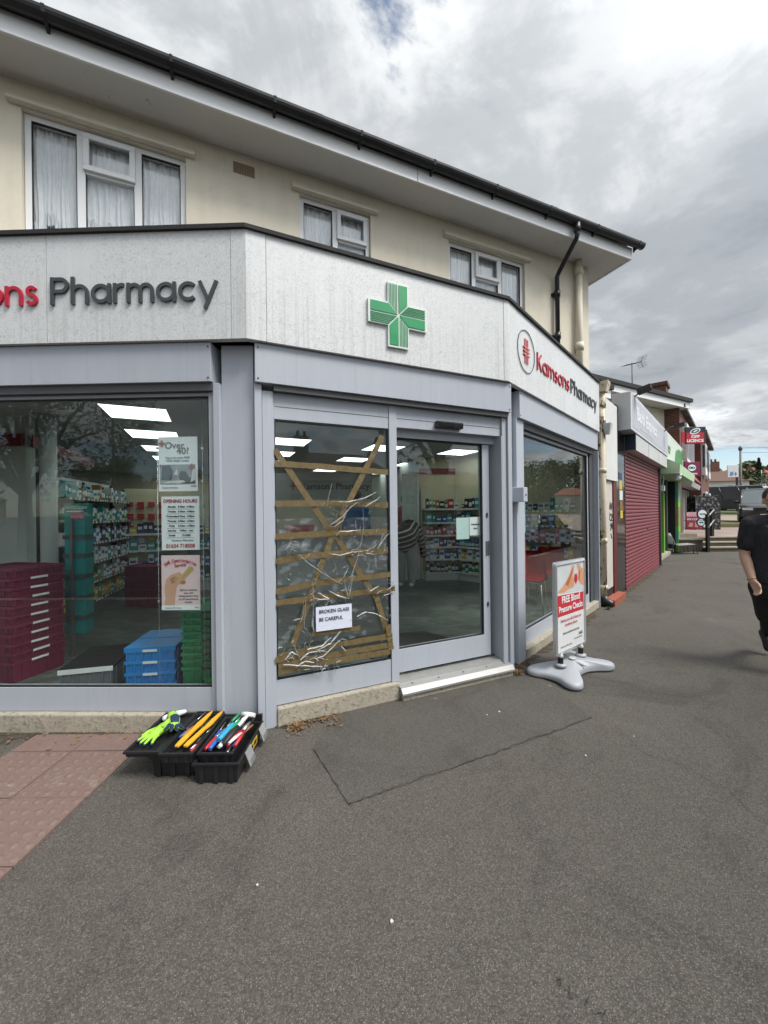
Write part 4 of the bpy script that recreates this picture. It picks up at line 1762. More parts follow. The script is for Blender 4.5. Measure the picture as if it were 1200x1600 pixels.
m_maroon = plain('crate_maroon', (.155, .010, .045), .45, var=.2)
m_cblue = plain('crate_blue', (.018, .20, .50), .4, var=.15)
m_cgreen = plain('crate_green', (.012, .20, .085), .45, var=.15)
m_cgrey = plain('tote_grey', (.13, .14, .145), .5)
nth = ['lowest', 'second', 'third', 'fourth', 'fifth', 'sixth', 'seventh', 'eighth', 'ninth', 'tenth', 'topmost']
rzc = rad(24)
for i in range(11):
    hh = .165 if i == 0 else .076
    z = ZI + (0 if i == 0 else .165 + (i - 1) * .0765)
    crate('stacking_crate', '%s maroon crate in the tall labelled stack at the left of the window' % nth[i], 'crate', m_maroon, .42, .58, hh, (-3.25 + .004 * (i % 3), 3.37, z), rad(76) + .03 * math.sin(i * 2.1),
          'maroon crates in the tall stack', lab=.13 if i < 10 else None)
for i in range(3):
    hh = .26 if i == 0 else .17
    z = ZI + (0 if i == 0 else .26 + (i - 1) * .172)
    crate('stacking_crate', '%s maroon crate of the farther low stack in front of the hook board' % ['lowest', 'middle', 'uppermost'][i], 'crate', m_maroon, .60, .42, hh, (-3.55, 5.85, z), rad(-12), 'maroon crates in the low stack')
for i in range(9):
    hh = .22 if i == 0 else .052
    z = ZI + (0 if i == 0 else .22 + (i - 1) * .0525)
    crate('stacking_crate', '%s green crate of the nearer stack beside the blue boxes' % (nth[i] if i < 8 else 'topmost'), 'crate', m_cgreen, .40, .46, hh, (-1.34, 3.10 + .003 * (i % 2), z), rad(4), 'green crates in the nearer stack', slots=.10)
for i in range(11):
    hh = .22 if i == 0 else .068
    z = ZI + (0 if i == 0 else .22 + (i - 1) * .0685)
    crate('stacking_crate', '%s green crate of the taller stack behind the posters' % nth[i], 'crate', m_cgreen, .42, .46, hh, (-1.36, 3.62, z), rad(10), 'green crates in the taller stack', slots=.10)
for i in range(4):
    hh = .088
    t_ = crate('stacking_crate', '%s bright blue crate %s the green stack' % (['lowest', 'second', 'third', 'topmost'][i], 'beside' if i < 3 else 'with a loose lid beside'), 'crate', m_cblue, .36, .44, hh, (-1.80, 3.10, ZI + i * .0885), rad(8), 'blue crates by the green stack', lab=.10)
    if i == 3:
        deep_crate_lid(t_, .37, .45, hh, m_cblue)
t_ = crate('storage_tote', 'grey tote with a black lid and white front rim beside the blue crates', 'tote', m_cgrey, .36, .52, .20, (-2.32, 3.14, ZI), rad(14), None, lab=.12)
deep_crate_lid(t_, .38, .53, .20, plain('tote_black', (.010, .010, .011), .85, spec=.2))
mb = MB()
mb.f = None
mb.prism_z([(-.18, -.2645), (.18, -.2645), (.18, -.2615), (-.18, -.2615)], .178, .214)
mb.bm.transform(world_of(t_))
mb.obj('tote_rim', plain('rim_white', (.62, .62, .61), .5), t_)

# teal medicine stand
st = thing('display_stand', 'tall teal cardboard medicine stand with dark shelf bands', 'display stand', (-2.96, 3.75, ZI))
fs = Frame((-3.0, 3.72), 84)
m_teal = plain('stand_teal', (.0, .23, .22), .4)
mb = MB(fs)
mb.box(-.09, .095, -.12, 0, .36, 1.62)
mb.obj('stand_panel', m_teal, st)
for z in (.52, .72, .92, 1.12, 1.30):
    mb = MB(fs)
    mb.box(-.095, .10, -.12, .02, z - .025, z + .012)
    mb.obj('stand_shelf', plain('stand_band', (.05, .07, .07), .5), st)
mb = MB(fs)
mb.box(-.018, .006, .021, .045, ZI, 1.46)
mb.box(-.10, .09, -.10, .10, ZI, ZI + .012)
mb.obj('stand_post', plain('post_grey', (.12, .12, .12), .4), st)
text('stand_title', 'GAVISCON', .042, fs, .002, 1.565, .002, m_lab, st, align='CENTER', shear=.2)
mb = MB(fs)
mb.box(-.03, .085, .001, .004, 1.46, 1.53)
mb.obj('stand_flash', plain('flash_magenta', (.42, .01, .12), .4), st)
text('stand_slogan', 'FASTER', .034, fs, .028, 1.475, .006, m_lab, st, align='CENTER', shear=.2)
mb = MB(fs)
mb.box(-.07, .085, .001, .003, 1.537, 1.548)
mb.obj('stand_stripe', m_lab, st)

# red chairs in the right window
m_redpl = plain('chair_red', (.42, .018, .028), .35)


def red_chair(loc, rz, label):
    t_ = thing('waiting_chair', label, 'chair', (0, 0, 0), 0, 'red chairs in the right window')
    mb = MB()
    prof = [(.20, .455), (.10, .43), (-.08, .425), (-.17, .45), (-.215, .55), (-.235, .68), (-.25, .80)]
    grid = []
    for k_, (yy, z) in enumerate(prof):
        hw = .215 + (.02 if k_ < 4 else -.01 * (k_ - 3))
        row_ = []
        for j in range(9):
            s_ = -1 + j / 4
            row_.append(mb.bm.verts.new((s_ * hw, yy + (.035 * s_ * s_ if k_ > 3 else 0), z + (.02 * s_ * s_ if k_ < 4 else 0))))
        grid.append(row_)
    for a, b_ in zip(grid, grid[1:]):
        for j in range(8):
            mb.bm.faces.new((a[j], a[j + 1], b_[j + 1], b_[j])).smooth = True
    g2 = bmesh.ops.solidify(mb.bm, geom=mb.bm.faces[:], thickness=.010)
    mb.obj('chair_shell', m_redpl, t_)
    for sx in (-1, 1):
        for fy, ty in ((.21, .12), (-.22, -.10)):
            mb = MB()
            mb.tube([(sx * .17, ty, .425), (sx * .19, (fy + ty) / 2, .40), (sx * .22, fy, 0)], .010, 8)
            mb.obj('leg', m_wire, t_)
    mb = MB()
    for ty in (.12, -.10):
        mb.tube([(-.17, ty, .42), (.17, ty, .42)], .009, 8)
    mb.obj('seat_frame', m_wire, t_)
    t_.location = loc
    t_.rotation_euler = (0, 0, rz)
    return t_


red_chair(tuple(FR.pt(1.75, -.56, ZI)), rad(150), 'nearer red plastic chair with chrome legs, left edge of the right window')
red_chair(tuple(FR.pt(2.45, -.56, ZI)), rad(140), 'farther red plastic chair with chrome legs beside the pavement sign')

# ================================================================ POSTERS AND NOTICES
m_paper = plain('paper_white', (.78, .81, .83), .5, var=.03)
m_tblack = plain('print_black', (.03, .03, .035), .6)
m_tred = plain('print_red', (.42, .03, .05), .6)
m_tgrey = plain('print_grey', (.16, .17, .18), .6)
m_pink = plain('print_pink', (.74, .56, .57), .5, var=.04)
m_skin_p = plain('print_skin', (.58, .33, .23), .6, var=.12)
m_skin_d = plain('print_skin_shade', (.40, .18, .11), .6)
m_gold = plain('print_gold', (.46, .30, .08), .6)
m_pblue = plain('print_blue', (.05, .10, .25), .6)
m_photo1 = plain('print_photo_grey', (.30, .32, .33), .6, var=.3, vscale=18)
m_photo2 = plain('print_photo_dark', (.10, .11, .12), .6, var=.3, vscale=20)
PW = -.17


def poster(label, px0, py0, px1, py1, paper, frame=FL, w=PW, name='window_poster', cat='poster', group='posters hanging in the left window'):
    u0, zt = frame.px(px0, py0, w)
    u1, zb_ = frame.px(px1, py1, w)
    t_ = thing(name, label, cat, frame.pt((u0 + u1) / 2, w, zb_), 0, group)
    mb = MB(frame)
    mb.box(u0, u1, w - .005, w, zb_, zt)
    mb.obj('poster_sheet', paper, t_)
    return t_, u0, u1, zb_, zt


t_, u0, u1, z0, z1 = poster('white poster headed Over 40 with a grey photograph, top of the three', 247, 683, 309, 767, m_paper)
Wd, Hd = u1 - u0, z1 - z0
text('poster_title', 'Over', .066, FL, u0 + .17 * Wd, z1 - .215 * Hd, PW + .002, m_tgrey, t_, bold=.0012)
text('poster_title', '40?', .066, FL, u0 + .48 * Wd, z1 - .315 * Hd, PW + .002, m_tgrey, t_, bold=.0012)
text('poster_text', 'Pop in for your FREE', .0205, FL, (u0 + u1) / 2, z1 - .40 * Hd, PW + .002, m_tgrey, t_, align='CENTER')
text('poster_text', 'NHS Health Check', .0205, FL, (u0 + u1) / 2, z1 - .455 * Hd, PW + .002, m_tgrey, t_, align='CENTER')
mb = MB(FL)
for cx, cz, s_ in ((.10, .12, .075), (.06, .53, .03), (.86, .55, .07)):
    x, z = u0 + cx * Wd, z1 - cz * Hd
    s_ *= Wd
    mb.box(x - s_ * .33, x + s_ * .33, PW + .0045, PW + .006, z - s_, z + s_)
    mb.box(x - s_, x + s_, PW + .0045, PW + .0062, z - s_ * .33, z + s_ * .33)
mb.obj('poster_crosses', plain('print_rust', (.40, .12, .11), .6), t_)
mb = MB(FL)
mb.box(u0 + .04 * Wd, u1 - .05 * Wd, PW + .001, PW + .002, z0 + .13 * Hd, z0 + .49 * Hd)
ph = mb.obj('poster_photo', m_photo1, t_)
mb = MB(FL)
q = lambda pts: [(u0 + a * Wd, z0 + b_ * Hd) for a, b_ in pts]
flat(mb, q([(.07, .2), (.10, .47), (.30, .48), (.38, .36), (.33, .2)]), PW + .0024)
flat(mb, q([(.52, .26), (.56, .37), (.70, .36), (.80, .24), (.93, .30), (.94, .14), (.60, .14)]), PW + .0026)
mb.obj('photo_figures', m_photo2, ph)
mb = MB(FL)
flat(mb, q([(.12, .15), (.3, .19), (.62, .2), (.7, .17), (.5, .14)]), PW + .0030)
flat(mb, q([(.82, .16), (.88, .38), (.95, .42), (.95, .2)]), PW + .0032)
flat(mb, q([(.40, .3), (.48, .42), (.5, .3)]), PW + .0034)
mb.obj('photo_highlights', plain('print_pale', (.6, .62, .62), .6), ph)
text('poster_text', 'Kamsons Pharmacy', .0145, FL, u0 + .10 * Wd, z0 + .055 * Hd, PW + .002, m_tgrey, t_)
text('poster_text', 'NHS', .018, FL, u1 - .16 * Wd, z0 + .075 * Hd, PW + .002, m_pblue, t_)

t_, u0, u1, z0, z1 = poster('white opening hours sheet with a phone number, middle of the three', 252, 776, 312, 859, m_paper)
Wd, Hd = u1 - u0, z1 - z0
text('poster_title', 'OPENING HOURS', .0335, FL, (u0 + u1) / 2, z1 - .115 * Hd, PW + .002, m_tred, t_, align='CENTER', bold=.0008, squash=.92)
for i, (a, b_) in enumerate((('Monday', '8.45am - 6.00pm'), ('Tuesday', '8.45am - 6.00pm'), ('Wednesday', '8.45am - 6.00pm'), ('Thursday', '8.45am - 6.00pm'), ('Friday', '8.45am - 6.00pm'), ('Saturday', '9.00am - 1pm'), ('Sunday', 'CLOSED'))):
    z = z1 - (.205 + .089 * i) * Hd
    text('poster_text', a, .0175, FL, u0 + .28 * Wd, z, PW + .002, m_tblack, t_, align='CENTER', bold=.0004)
    text('poster_text', b_, .0175, FL, u0 + .66 * Wd, z, PW + .002, m_tblack, t_, align='CENTER', bold=.0004)
mb = MB(FL)
for i in range(7):
    z = z1 - (.235 + .089 * i) * Hd
    mb.box(u0 + .13 * Wd, u1 - .13 * Wd, PW + .001, PW + .0018, z - .0008, z + .0008)
mb.obj('poster_rules', m_tgrey, t_)
text('poster_text', 'Kamsons Pharmacy', .020, FL, u0 + .56 * Wd, z0 + .165 * Hd, PW + .002, m_tgrey, t_, align='CENTER')
text('poster_phone', '01634 718508', .038, FL, (u0 + u1) / 2, z0 + .045 * Hd, PW + .002, m_tred, t_, align='CENTER', bold=.0008, squash=.95)

t_, u0, u1, z0, z1 = poster('pink poster of a hand holding a gold pill pack, lowest of the three', 252, 868, 313, 953, m_pink)
Wd, Hd = u1 - u0, z1 - z0
arcw = 'NHS Contraception'
for i, ch in enumerate(arcw):
    a = rad(126 - 74 * i / (len(arcw) - 1))
    text('poster_title', ch, .036, FL, u0 + (.50 + .60 * math.cos(a)) * Wd, z1 + (-.44 * 1.0 + .34 * math.sin(a) - .02) * Hd, PW + .002, m_tred, t_, align='CENTER', tilt=a - rad(90), bold=.0006, squash=.8)
text('poster_title', 'Service', .034, FL, u0 + .50 * Wd, z1 - .205 * Hd, PW + .002, m_tred, t_, align='CENTER', tilt=.12, bold=.0006, squash=.85)
q = lambda pts: [(u0 + a * Wd, z0 + b_ * Hd) for a, b_ in pts]
mb = MB(FL)
flat(mb, q([(.07, .09), (.10, .22), (.08, .42), (.12, .56), (.24, .64), (.40, .68), (.48, .70), (.54, .64), (.48, .58), (.56, .52), (.46, .48), (.40, .42), (.36, .26), (.34, .09)]), PW + .0014)
hand = mb.obj('poster_hand', m_skin_p, t_)
mb = MB(FL)
flat(mb, q([(.22, .57), (.34, .62), (.42, .58), (.35, .50), (.26, .48)]), PW + .0018)
flat(mb, q([(.50, .53), (.60, .55), (.64, .50), (.58, .47), (.48, .48)]), PW + .0020)
mb.obj('hand_shading', m_skin_d, hand)
mb = MB(FL)
flat(mb, q([(.48, .60), (.76, .82), (.86, .75), (.56, .53)]), PW + .0024)
flat(mb, q([(.30, .54), (.40, .62), (.44, .58), (.34, .51)]), PW + .0025)
mb.obj('pill_pack', m_gold, t_)
mb = MB(FL)
for i in range(7):
    for j in (0, 1):
        cx, cz = .525 + .041 * i + .055 * j, .605 + .031 * i - .045 * j
        flat(mb, q([(cx - .013, cz), (cx, cz + .009), (cx + .013, cz), (cx, cz - .009)]), PW + .0030)
mb.obj('pill_blisters', m_paper, t_)
for i, s_ in enumerate(('Start or continue', 'your oral', 'contraception. Free', 'no GP appointment', 'needed')):
    text('poster_text', s_, .0175, FL, u0 + .70 * Wd, z0 + (.355 - .055 * i) * Hd, PW + .002, m_tgrey, t_, align='CENTER', bold=.0003)
mb = MB(FL)
mb.box(u0, u1, PW + .001, PW + .0016, z0, z0 + .085 * Hd)
mb.obj('poster_footer', m_paper, t_)
text('poster_text', 'Kamsons Pharmacy', .0145, FL, u0 + .10 * Wd, z0 + .028 * Hd, PW + .002, m_pblue, t_)
text('poster_text', 'NHS', .016, FL, u1 - .14 * Wd, z0 + .035 * Hd, PW + .002, m_pblue, t_)

for px_, lb in ((245.5, 'thin steel poster cable left of the three posters'), (316, 'thin steel poster cable right of the three posters')):
    ua, _ = FL.px(px_, 700, PW - .01)
    mb = MB(FL)
    mb.tube([(ua, PW - .01, ZC), (ua, PW - .01, .30), (ua + .03, PW - .05, ZI)], .0016, 6)
    for py_ in (700, 752, 790, 845, 882, 940):
        z = FL.px(px_, py_, PW)[1]
        mb.box(ua - .006, ua + .006, PW - .016, PW - .004, z - .008, z + .008)
    mb.obj('poster_cable', m_wire, None, lb, 'cable', 'steel poster cables', origin=FL.pt(ua, PW - .01, ZI))

# door notices on the inside of the sliding leaf
t_, u0, u1, z0, z1 = poster('white notice reading Automatic door on the sliding door', 733.5, 808, 752, 836, m_paper, FD, DW - .040, 'door_notice', 'notice', None)
text('notice_text', 'Automatic', .0235, FD, (u0 + u1) / 2, z0 + .095, DW - .039, m_tblack, t_, align='CENTER', bold=.0008, squash=.95)
text('notice_text', 'door', .0235, FD, (u0 + u1) / 2, z0 + .058, DW - .039, m_tblack, t_, align='CENTER', bold=.0008)
poster('blank pale blue back of a notice on the sliding door', 713, 809, 733, 842, plain('paper_mint', (.55, .68, .66), .6, var=.02), FD, DW - .045, 'door_notice', 'notice', None)
# sheets just inside the left edge of the right window
t_, u0, u1, z0, z1 = poster('red and white sheet low down at the left edge of the right window', 810, 842, 822, 895, m_tred, FR, -.22, 'window_poster', 'poster', None)
text('poster_text', 'FLU', .07, FR, (u0 + u1) / 2, (z0 + z1) / 2, -.218, m_paper, t_, align='CENTER', bold=.002)
poster('pale blue sheet high up at the left edge of the right window', 810, 765, 821, 832, plain('paper_cyan', (.40, .55, .60), .5), FR, -.22, 'window_poster', 'poster', None)
poster('small dark sheet beside the top of the right window', 810, 700, 819, 752, m_photo2, FR, -.22, 'window_poster', 'poster', None)
t_, u0, u1, z0, z1 = poster('white price list with red heading on the rear wall of the right window', 868, 826, 882, 850, m_paper, FR, -.9, 'wall_notice', 'notice', None)
mb = MB(FR)
mb.box(u0, u1, -.899, -.897, z1 - .05, z1)
mb.obj('notice_heading', m_tred, t_)

# ================================================================ THE BROKEN PANE: film, tape and notice
m_tape = plain('parcel_tape', (.150, .110, .052), .28, var=.2, vscale=30, bump=.25, bscale=45)
m_film = glass('clear_film', (.97, .98, .98), 2.4, rough=.10, dirt=.07)
k = NT('fold_glint')  # white slivers: glints along the clear film's folds, put into the colour
k.t.nodes.remove(k.b)
df = k.n('ShaderNodeBsdfDiffuse')
df.inputs[0].default_value = (.86, .88, .92, 1)
gl = k.n('ShaderNodeBsdfGlossy')
gl.inputs['Roughness'].default_value = .25
tr = k.n('ShaderNodeBsdfTransparent')
a_ = k.n('ShaderNodeMixShader')
a_.inputs[0].default_value = .35
k.l(df.outputs[0], a_.inputs[1])
k.l(gl.outputs[0], a_.inputs[2])
b2 = k.n('ShaderNodeMixShader')
k.l(k.ramp(k.noise(k.pos(), 30, 4), [(.35, .12), (.65, .55)]), b2.inputs[0])
k.l(a_.outputs[0], b2.inputs[1])
k.l(tr.outputs[0], b2.inputs[2])
k.l(b2.outputs[0], k.out.inputs['Surface'])
m_fold_glint = k.m
TW = -.095 - .024 + .0
TW = -.1215
film = thing('taped_film', 'clear plastic film held over the broken pane with crossed brown tape', 'plastic film', FD.pt(.63, TW, .35))


def dz(zx, zy):
    """survey point on the broken pane (photo crop at three times size)"""
    return FD.px(400 + zx / 3, 600 + zy / 3, TW)


mb = MB(FD)
rr = random.Random(21)
nu, nz = 70, 100
a0_, b0_ = dz(92, 520)
a1_, b1_ = dz(600, 1330)
grid = []
for i in range(nu + 1):
    row_ = []
    for j in range(nz + 1):
        u = .195 + (1.062 - .195) * i / nu
        z = .345 + (1.46 - .345) * j / nz
        p = Vector((u * 5, z * 5, 3.3))
        bul = .016 * (noise.noise(p) + .7 * noise.noise(p * 2.7) + .55 * noise.noise(Vector((u * 26, z * 11, 1))) + .4 * noise.noise(Vector((u * 14 + z * 20, z * 30, 4))))
        row_.append(mb.bm.verts.new(FD.pt(u, TW + .009 + max(-.006, bul), z)))
    grid.append(row_)
for a, b_ in zip(grid, grid[1:]):
    for j in range(nz):
        mb.bm.faces.new((a[j], b_[j], b_[j + 1], a[j + 1])).smooth = True
mb.obj('film_sheet', m_film, film)


def strip(mb, pts, half, w, seed=0, jag=.0025):
    rr = random.Random(seed)
    P_ = [Vector(p) for p in pts]
    n = 14
    out = []
    for a, b_ in zip(P_, P_[1:]):
        for i in range(n):
            out.append(a.lerp(b_, i / n))
    out.append(P_[-1])
    prev = None
    for i, p in enumerate(out):
        t = (out[min(i + 1, len(out) - 1)] - out[max(i - 1, 0)]).normalized()
        n_ = Vector((-t.y, t.x))
        ww = w + .0018 * rr.uniform(-1, 1)
        q = (FD.pt(*(p + n_ * (half + rr.uniform(-jag, jag))).to_tuple()[:1], ww, (p + n_ * half).y + rr.uniform(-jag, jag)),
             FD.pt((p - n_ * half).x, ww + .0012 * rr.uniform(-1, 1), (p - n_ * half).y + rr.uniform(-jag, jag)))
        if prev:
            f = mb.face([prev[0], prev[1], q[1], q[0]])
        prev = q


TAPES = [[(85, 310), (345, 690)], [(345, 670), (490, 900), (560, 1000), (612, 1180)], [(585, 248), (440, 530), (360, 690)], [(365, 680), (280, 900), (240, 1020), (165, 1225)],
         [(84, 376), (250, 386), (610, 416)], [(88, 562), (300, 560), (610, 568)], [(88, 714), (350, 698), (606, 690)], [(88, 828), (260, 802), (608, 776)],
         [(90, 968), (300, 925), (620, 888)], [(92, 1020), (330, 990), (640, 956)], [(98, 1268), (300, 1225), (628, 1172)], [(100, 1308), (330, 1262), (628, 1212)], [(100, 1338), (340, 1290), (618, 1245)],
         [(255, 1162), (360, 1150), (478, 1134)], [(606, 1120), (622, 1235)], [(86, 1285), (220, 1250)]]
for i, pts in enumerate(TAPES):
    mb = MB(FD)
    strip(mb, [dz(*p) for p in pts], .0215 if i not in (13,) else .016, TW + .030 + .0016 * i, i)
    mb.obj('tape_strip', m_tape, film)
FOLD_GLINTS = [([(170, 775), (230, 830), (300, 880), (395, 935)], 5), ([(488, 585), (492, 680), (470, 790), (440, 880), (420, 960)], 5), ([(335, 660), (390, 625), (430, 580), (460, 555)], 5), ([(345, 550), (420, 555), (500, 535), (548, 510)], 7),
         ([(380, 690), (420, 690), (475, 683)], 8), ([(395, 575), (412, 600), (395, 640), (355, 668)], 6), ([(455, 640), (460, 690)], 6), ([(470, 560), (500, 575), (550, 545), (570, 530)], 6), ([(590, 515), (597, 560)], 4),
         ([(330, 790), (380, 800), (440, 785), (490, 780)], 6), ([(545, 795), (550, 860)], 11), ([(580, 700), (565, 760)], 4), ([(300, 860), (330, 905)], 5), ([(355, 830), (370, 890)], 4), ([(255, 880), (258, 980), (262, 1010)], 6),
         ([(215, 1010), (212, 1080), (200, 1110)], 5), ([(225, 1000), (218, 1130)], 4), ([(260, 1030), (255, 1120), (262, 1150)], 9), ([(330, 960), (370, 985), (425, 1000)], 8), ([(400, 900), (410, 960), (425, 1000)], 8), ([(440, 900), (425, 980)], 7),
         ([(280, 970), (330, 1000), (280, 1005)], 9), ([(460, 1080), (500, 1060), (545, 1068), (605, 1098)], 6), ([(500, 920), (520, 965), (560, 940)], 6), ([(385, 1150), (340, 1205), (280, 1235)], 8), ([(380, 1190), (310, 1260), (270, 1275)], 6),
         ([(340, 1175), (300, 1215), (230, 1230)], 6), ([(130, 1280), (160, 1245), (190, 1260)], 9), ([(200, 1280), (240, 1245), (290, 1240)], 7), ([(180, 1310), (220, 1285), (262, 1290)], 5), ([(165, 1200), (190, 1260)], 4), ([(385, 1215), (410, 1240)], 6),
         ([(265, 1270), (285, 1285)], 6), ([(390, 1205), (395, 1230)], 4), ([(135, 770), (160, 735)], 4), ([(205, 800), (200, 820)], 3), ([(420, 860), (400, 900)], 4), ([(500, 790), (540, 795)], 6), ([(590, 900), (640, 935)], 3), ([(600, 960), (640, 930)], 3),
         ([(585, 985), (632, 965)], 3), ([(320, 580), (330, 530), (345, 470)], 4), ([(335, 600), (365, 620)], 4), ([(345, 585), (380, 600)], 3), ([(138, 905), (152, 915)], 4), ([(290, 1345), (310, 1320), (320, 1290)], 4), ([(350, 1290), (365, 1345)], 3),
         ([(120, 1300), (300, 1310)], 4), ([(520, 830), (512, 870)], 4), ([(555, 770), (600, 705)], 4)]
mb = MB(FD)
rr = random.Random(33)
for i, (pts, wd) in enumerate(FOLD_GLINTS):
    P_ = [Vector(dz(*p)) for p in pts]
    out = []
    for a, b_ in zip(P_, P_[1:]):
        for j in range(7):
            out.append(a.lerp(b_, j / 7) + Vector((rr.uniform(-1, 1), rr.uniform(-1, 1))) * .0018)
    out.append(P_[-1])
    n = len(out)
    prev = None
    for j, p in enumerate(out):
        t = (out[min(j + 1, n - 1)] - out[max(j - 1, 0)]).normalized()
        n_ = Vector((-t.y, t.x))
        hw = .00055 * wd * (.25 + math.sin(math.pi * (j + .3) / n)) * rr.uniform(.6, 1.2)
        lift = TW + .060 + .004 * (i % 3)
        a = p + n_ * hw
        b_ = p - n_ * hw
        q = (FD.pt(a.x, lift - .006, a.y), FD.pt(p.x, lift + .006, p.y), FD.pt(b_.x, lift - .006, b_.y))
        if prev:
            mb.face([prev[0], prev[1], q[1], q[0]])
            mb.face([prev[1], prev[2], q[2], q[1]])
        prev = q
# finer puckers round the traced folds, whitened as glints too
for i in range(170):
    pts, wd = FOLD_GLINTS[rr.randrange(len(FOLD_GLINTS))]
    c_ = Vector(dz(*rr.choice(pts))) + Vector((rr.gauss(0, .035), rr.gauss(0, .035)))
    c_.x = min(1.05, max(.205, c_.x))
    c_.y = min(1.6, max(.36, c_.y))
    a = rr.uniform(0, 3.14)
    bend = rr.uniform(-.8, .8)
    L_ = rr.uniform(.015, .065)
    prev = None
    for j in range(7):
        t = j / 6 - .5
        aa = a + bend * t
        p = c_ + Vector((math.cos(aa), math.sin(aa))) * L_ * t
        n_ = Vector((-math.sin(aa), math.cos(aa)))
        hw = .0012 * (1.05 - abs(t) * 2) * rr.uniform(.6, 1.2)
        lift = TW + .062 + .003 * (i % 4)
        q = (FD.pt((p + n_ * hw).x, lift - .003, (p + n_ * hw).y), FD.pt(p.x, lift + .003, p.y), FD.pt((p - n_ * hw).x, lift - .003, (p - n_ * hw).y))
        if prev:
            mb.face([prev[0], prev[1], q[1], q[0]])
            mb.face([prev[1], prev[2], q[2], q[1]])
        prev = q
mb.obj('film_crease_glints', m_fold_glint, film)
# crazed cracks in the glass itself
mb = MB(FD)
for i in range(26):
    cu_, cz_ = dz(*rr.choice([(360, 700), (410, 970), (250, 1240), (560, 800), (620, 950)]))
    a = rr.uniform(0, 6.28)
    L_ = rr.uniform(.05, .16)
    p0 = Vector((cu_, cz_))
    p1 = p0 + Vector((math.cos(a), math.sin(a))) * L_
    p1.x = min(1.07, max(.19, p1.x))
    strip(mb, [p0, (p0 + p1) / 2 + Vector((rr.uniform(-.01, .01), rr.uniform(-.01, .01))), p1], .0007, TW - .003, i, .0004)
mb.obj('glass_cracks', plain('crack_white', (.7, .72, .74), .3), fixed)
# the notice
na, nb, nc, nd = dz(270, 1038), dz(435, 1020), dz(437, 1128), dz(272, 1150)
nt = thing('paper_notice', 'white paper notice reading Broken glass be careful on the taped pane', 'notice', FD.pt(na[0], TW + .06, nd[1]))
mb = MB(FD)
mb.hexa([FD.pt(p[0], TW + .064, p[1]) for p in (nd, nc, nb, na)], [FD.pt(p[0], TW + .066, p[1]) for p in (nd, nc, nb, na)])
mb.obj('notice_sheet', plain('paper_lilac', (.64, .66, .78), .5, var=.08, vscale=20), nt)
tl_ = math.atan2(nb[1] - na[1], nb[0] - na[0])
text('notice_text', 'BROKEN GLASS', .036, FD, na[0] + .022, na[1] - .048, TW + .069, m_tblack, nt, tilt=tl_, bold=.0003, squash=.92)
text('notice_text', 'BE CAREFUL', .036, FD, na[0] + .022, na[1] - .105, TW + .069, m_tblack, nt, tilt=tl_, bold=.0003, squash=.92)

# ================================================================ GREEN CROSS
cu_, cz_ = FD.px(622.5, 493, .02)
R_, a_ = .240, .082
gc = thing('pharmacy_cross', 'green and white striped cross sign on the white fascia', 'sign', FD.pt(cu_, .004, cz_ - R_))
cross = [(a_, R_), (a_, a_), (R_, a_), (R_, -a_), (a_, -a_), (a_, -R_), (-a_, -R_), (-a_, -a_), (-R_, -a_), (-R_, a_), (-a_, a_), (-a_, R_)]
mb = MB(FD)
s_ = 1.035
mb.prism_w([(cu_ + x * s_ + (.004 if x > 0 else -.004), cz_ + y * s_ + (.004 if y > 0 else -.004)) for x, y in cross], .003, .021)
mb.obj('cross_backing', plain('cross_edge', (.66, .72, .68), .4), gc)
m_gr = plain('cross_green', (.012, .27, .095), .35, var=.12)
mb = MB(FD)
for kx in range(4):
    c_, s2 = round(math.cos(-kx * math.pi / 2)), round(math.sin(-kx * math.pi / 2))
    rot = lambda x, y: (cu_ + x * c_ - y * s2, cz_ + x * s2 + y * c_)
    e = .006
    mb.prism_w([rot(*p) for p in ((.002, .01), (.002, R_ - e), (a_ - e, R_ - e), (a_ - e, a_ + .004))], .0211, .026)
gobj = mb.obj('cross_arms', m_gr, gc)
mb = MB(FD)
for kx in range(4):
    c_, s2 = round(math.cos(-kx * math.pi / 2)), round(math.sin(-kx * math.pi / 2))
    rot = lambda x, y: (cu_ + x * c_ - y * s2, cz_ + x * s2 + y * c_)
    for j in range(6):
        x0 = -.011 - j * .0128
        x1 = x0 - .0048
        mb.prism_w([rot(*p) for p in ((x0, -x0 + .004), (x0, R_ - .004), (x1, R_ - .004), (x1, -x1 + .004))], .0212, .0255)
mb.obj('cross_stripes', m_gr, gc)

# ================================================================ PAVEMENT SIGN
bl, br = Vector((1.49, 3.38)), Vector((1.94, 3.73))
fa = Frame((bl.x, bl.y), math.degrees(math.atan2(br.x - bl.x, br.y - bl.y)))
BWD = (br - bl).length
ab = thing('pavement_sign', 'grey swing sign offering free blood pressure checks on its moulded base', 'sign', ((bl.x + br.x) / 2, (bl.y + br.y) / 2, 0))
m_moul = plain('base_grey', (.36, .375, .40), .42, var=.07, vscale=5, bump=.05)
# lobed hollow base, one skin
mb = MB()
n = 72
cx, cy = (bl.x + br.x) / 2, (bl.y + br.y) / 2
ea, em = Vector((fa.d.x, fa.d.y)), Vector((fa.n.x, fa.n.y))


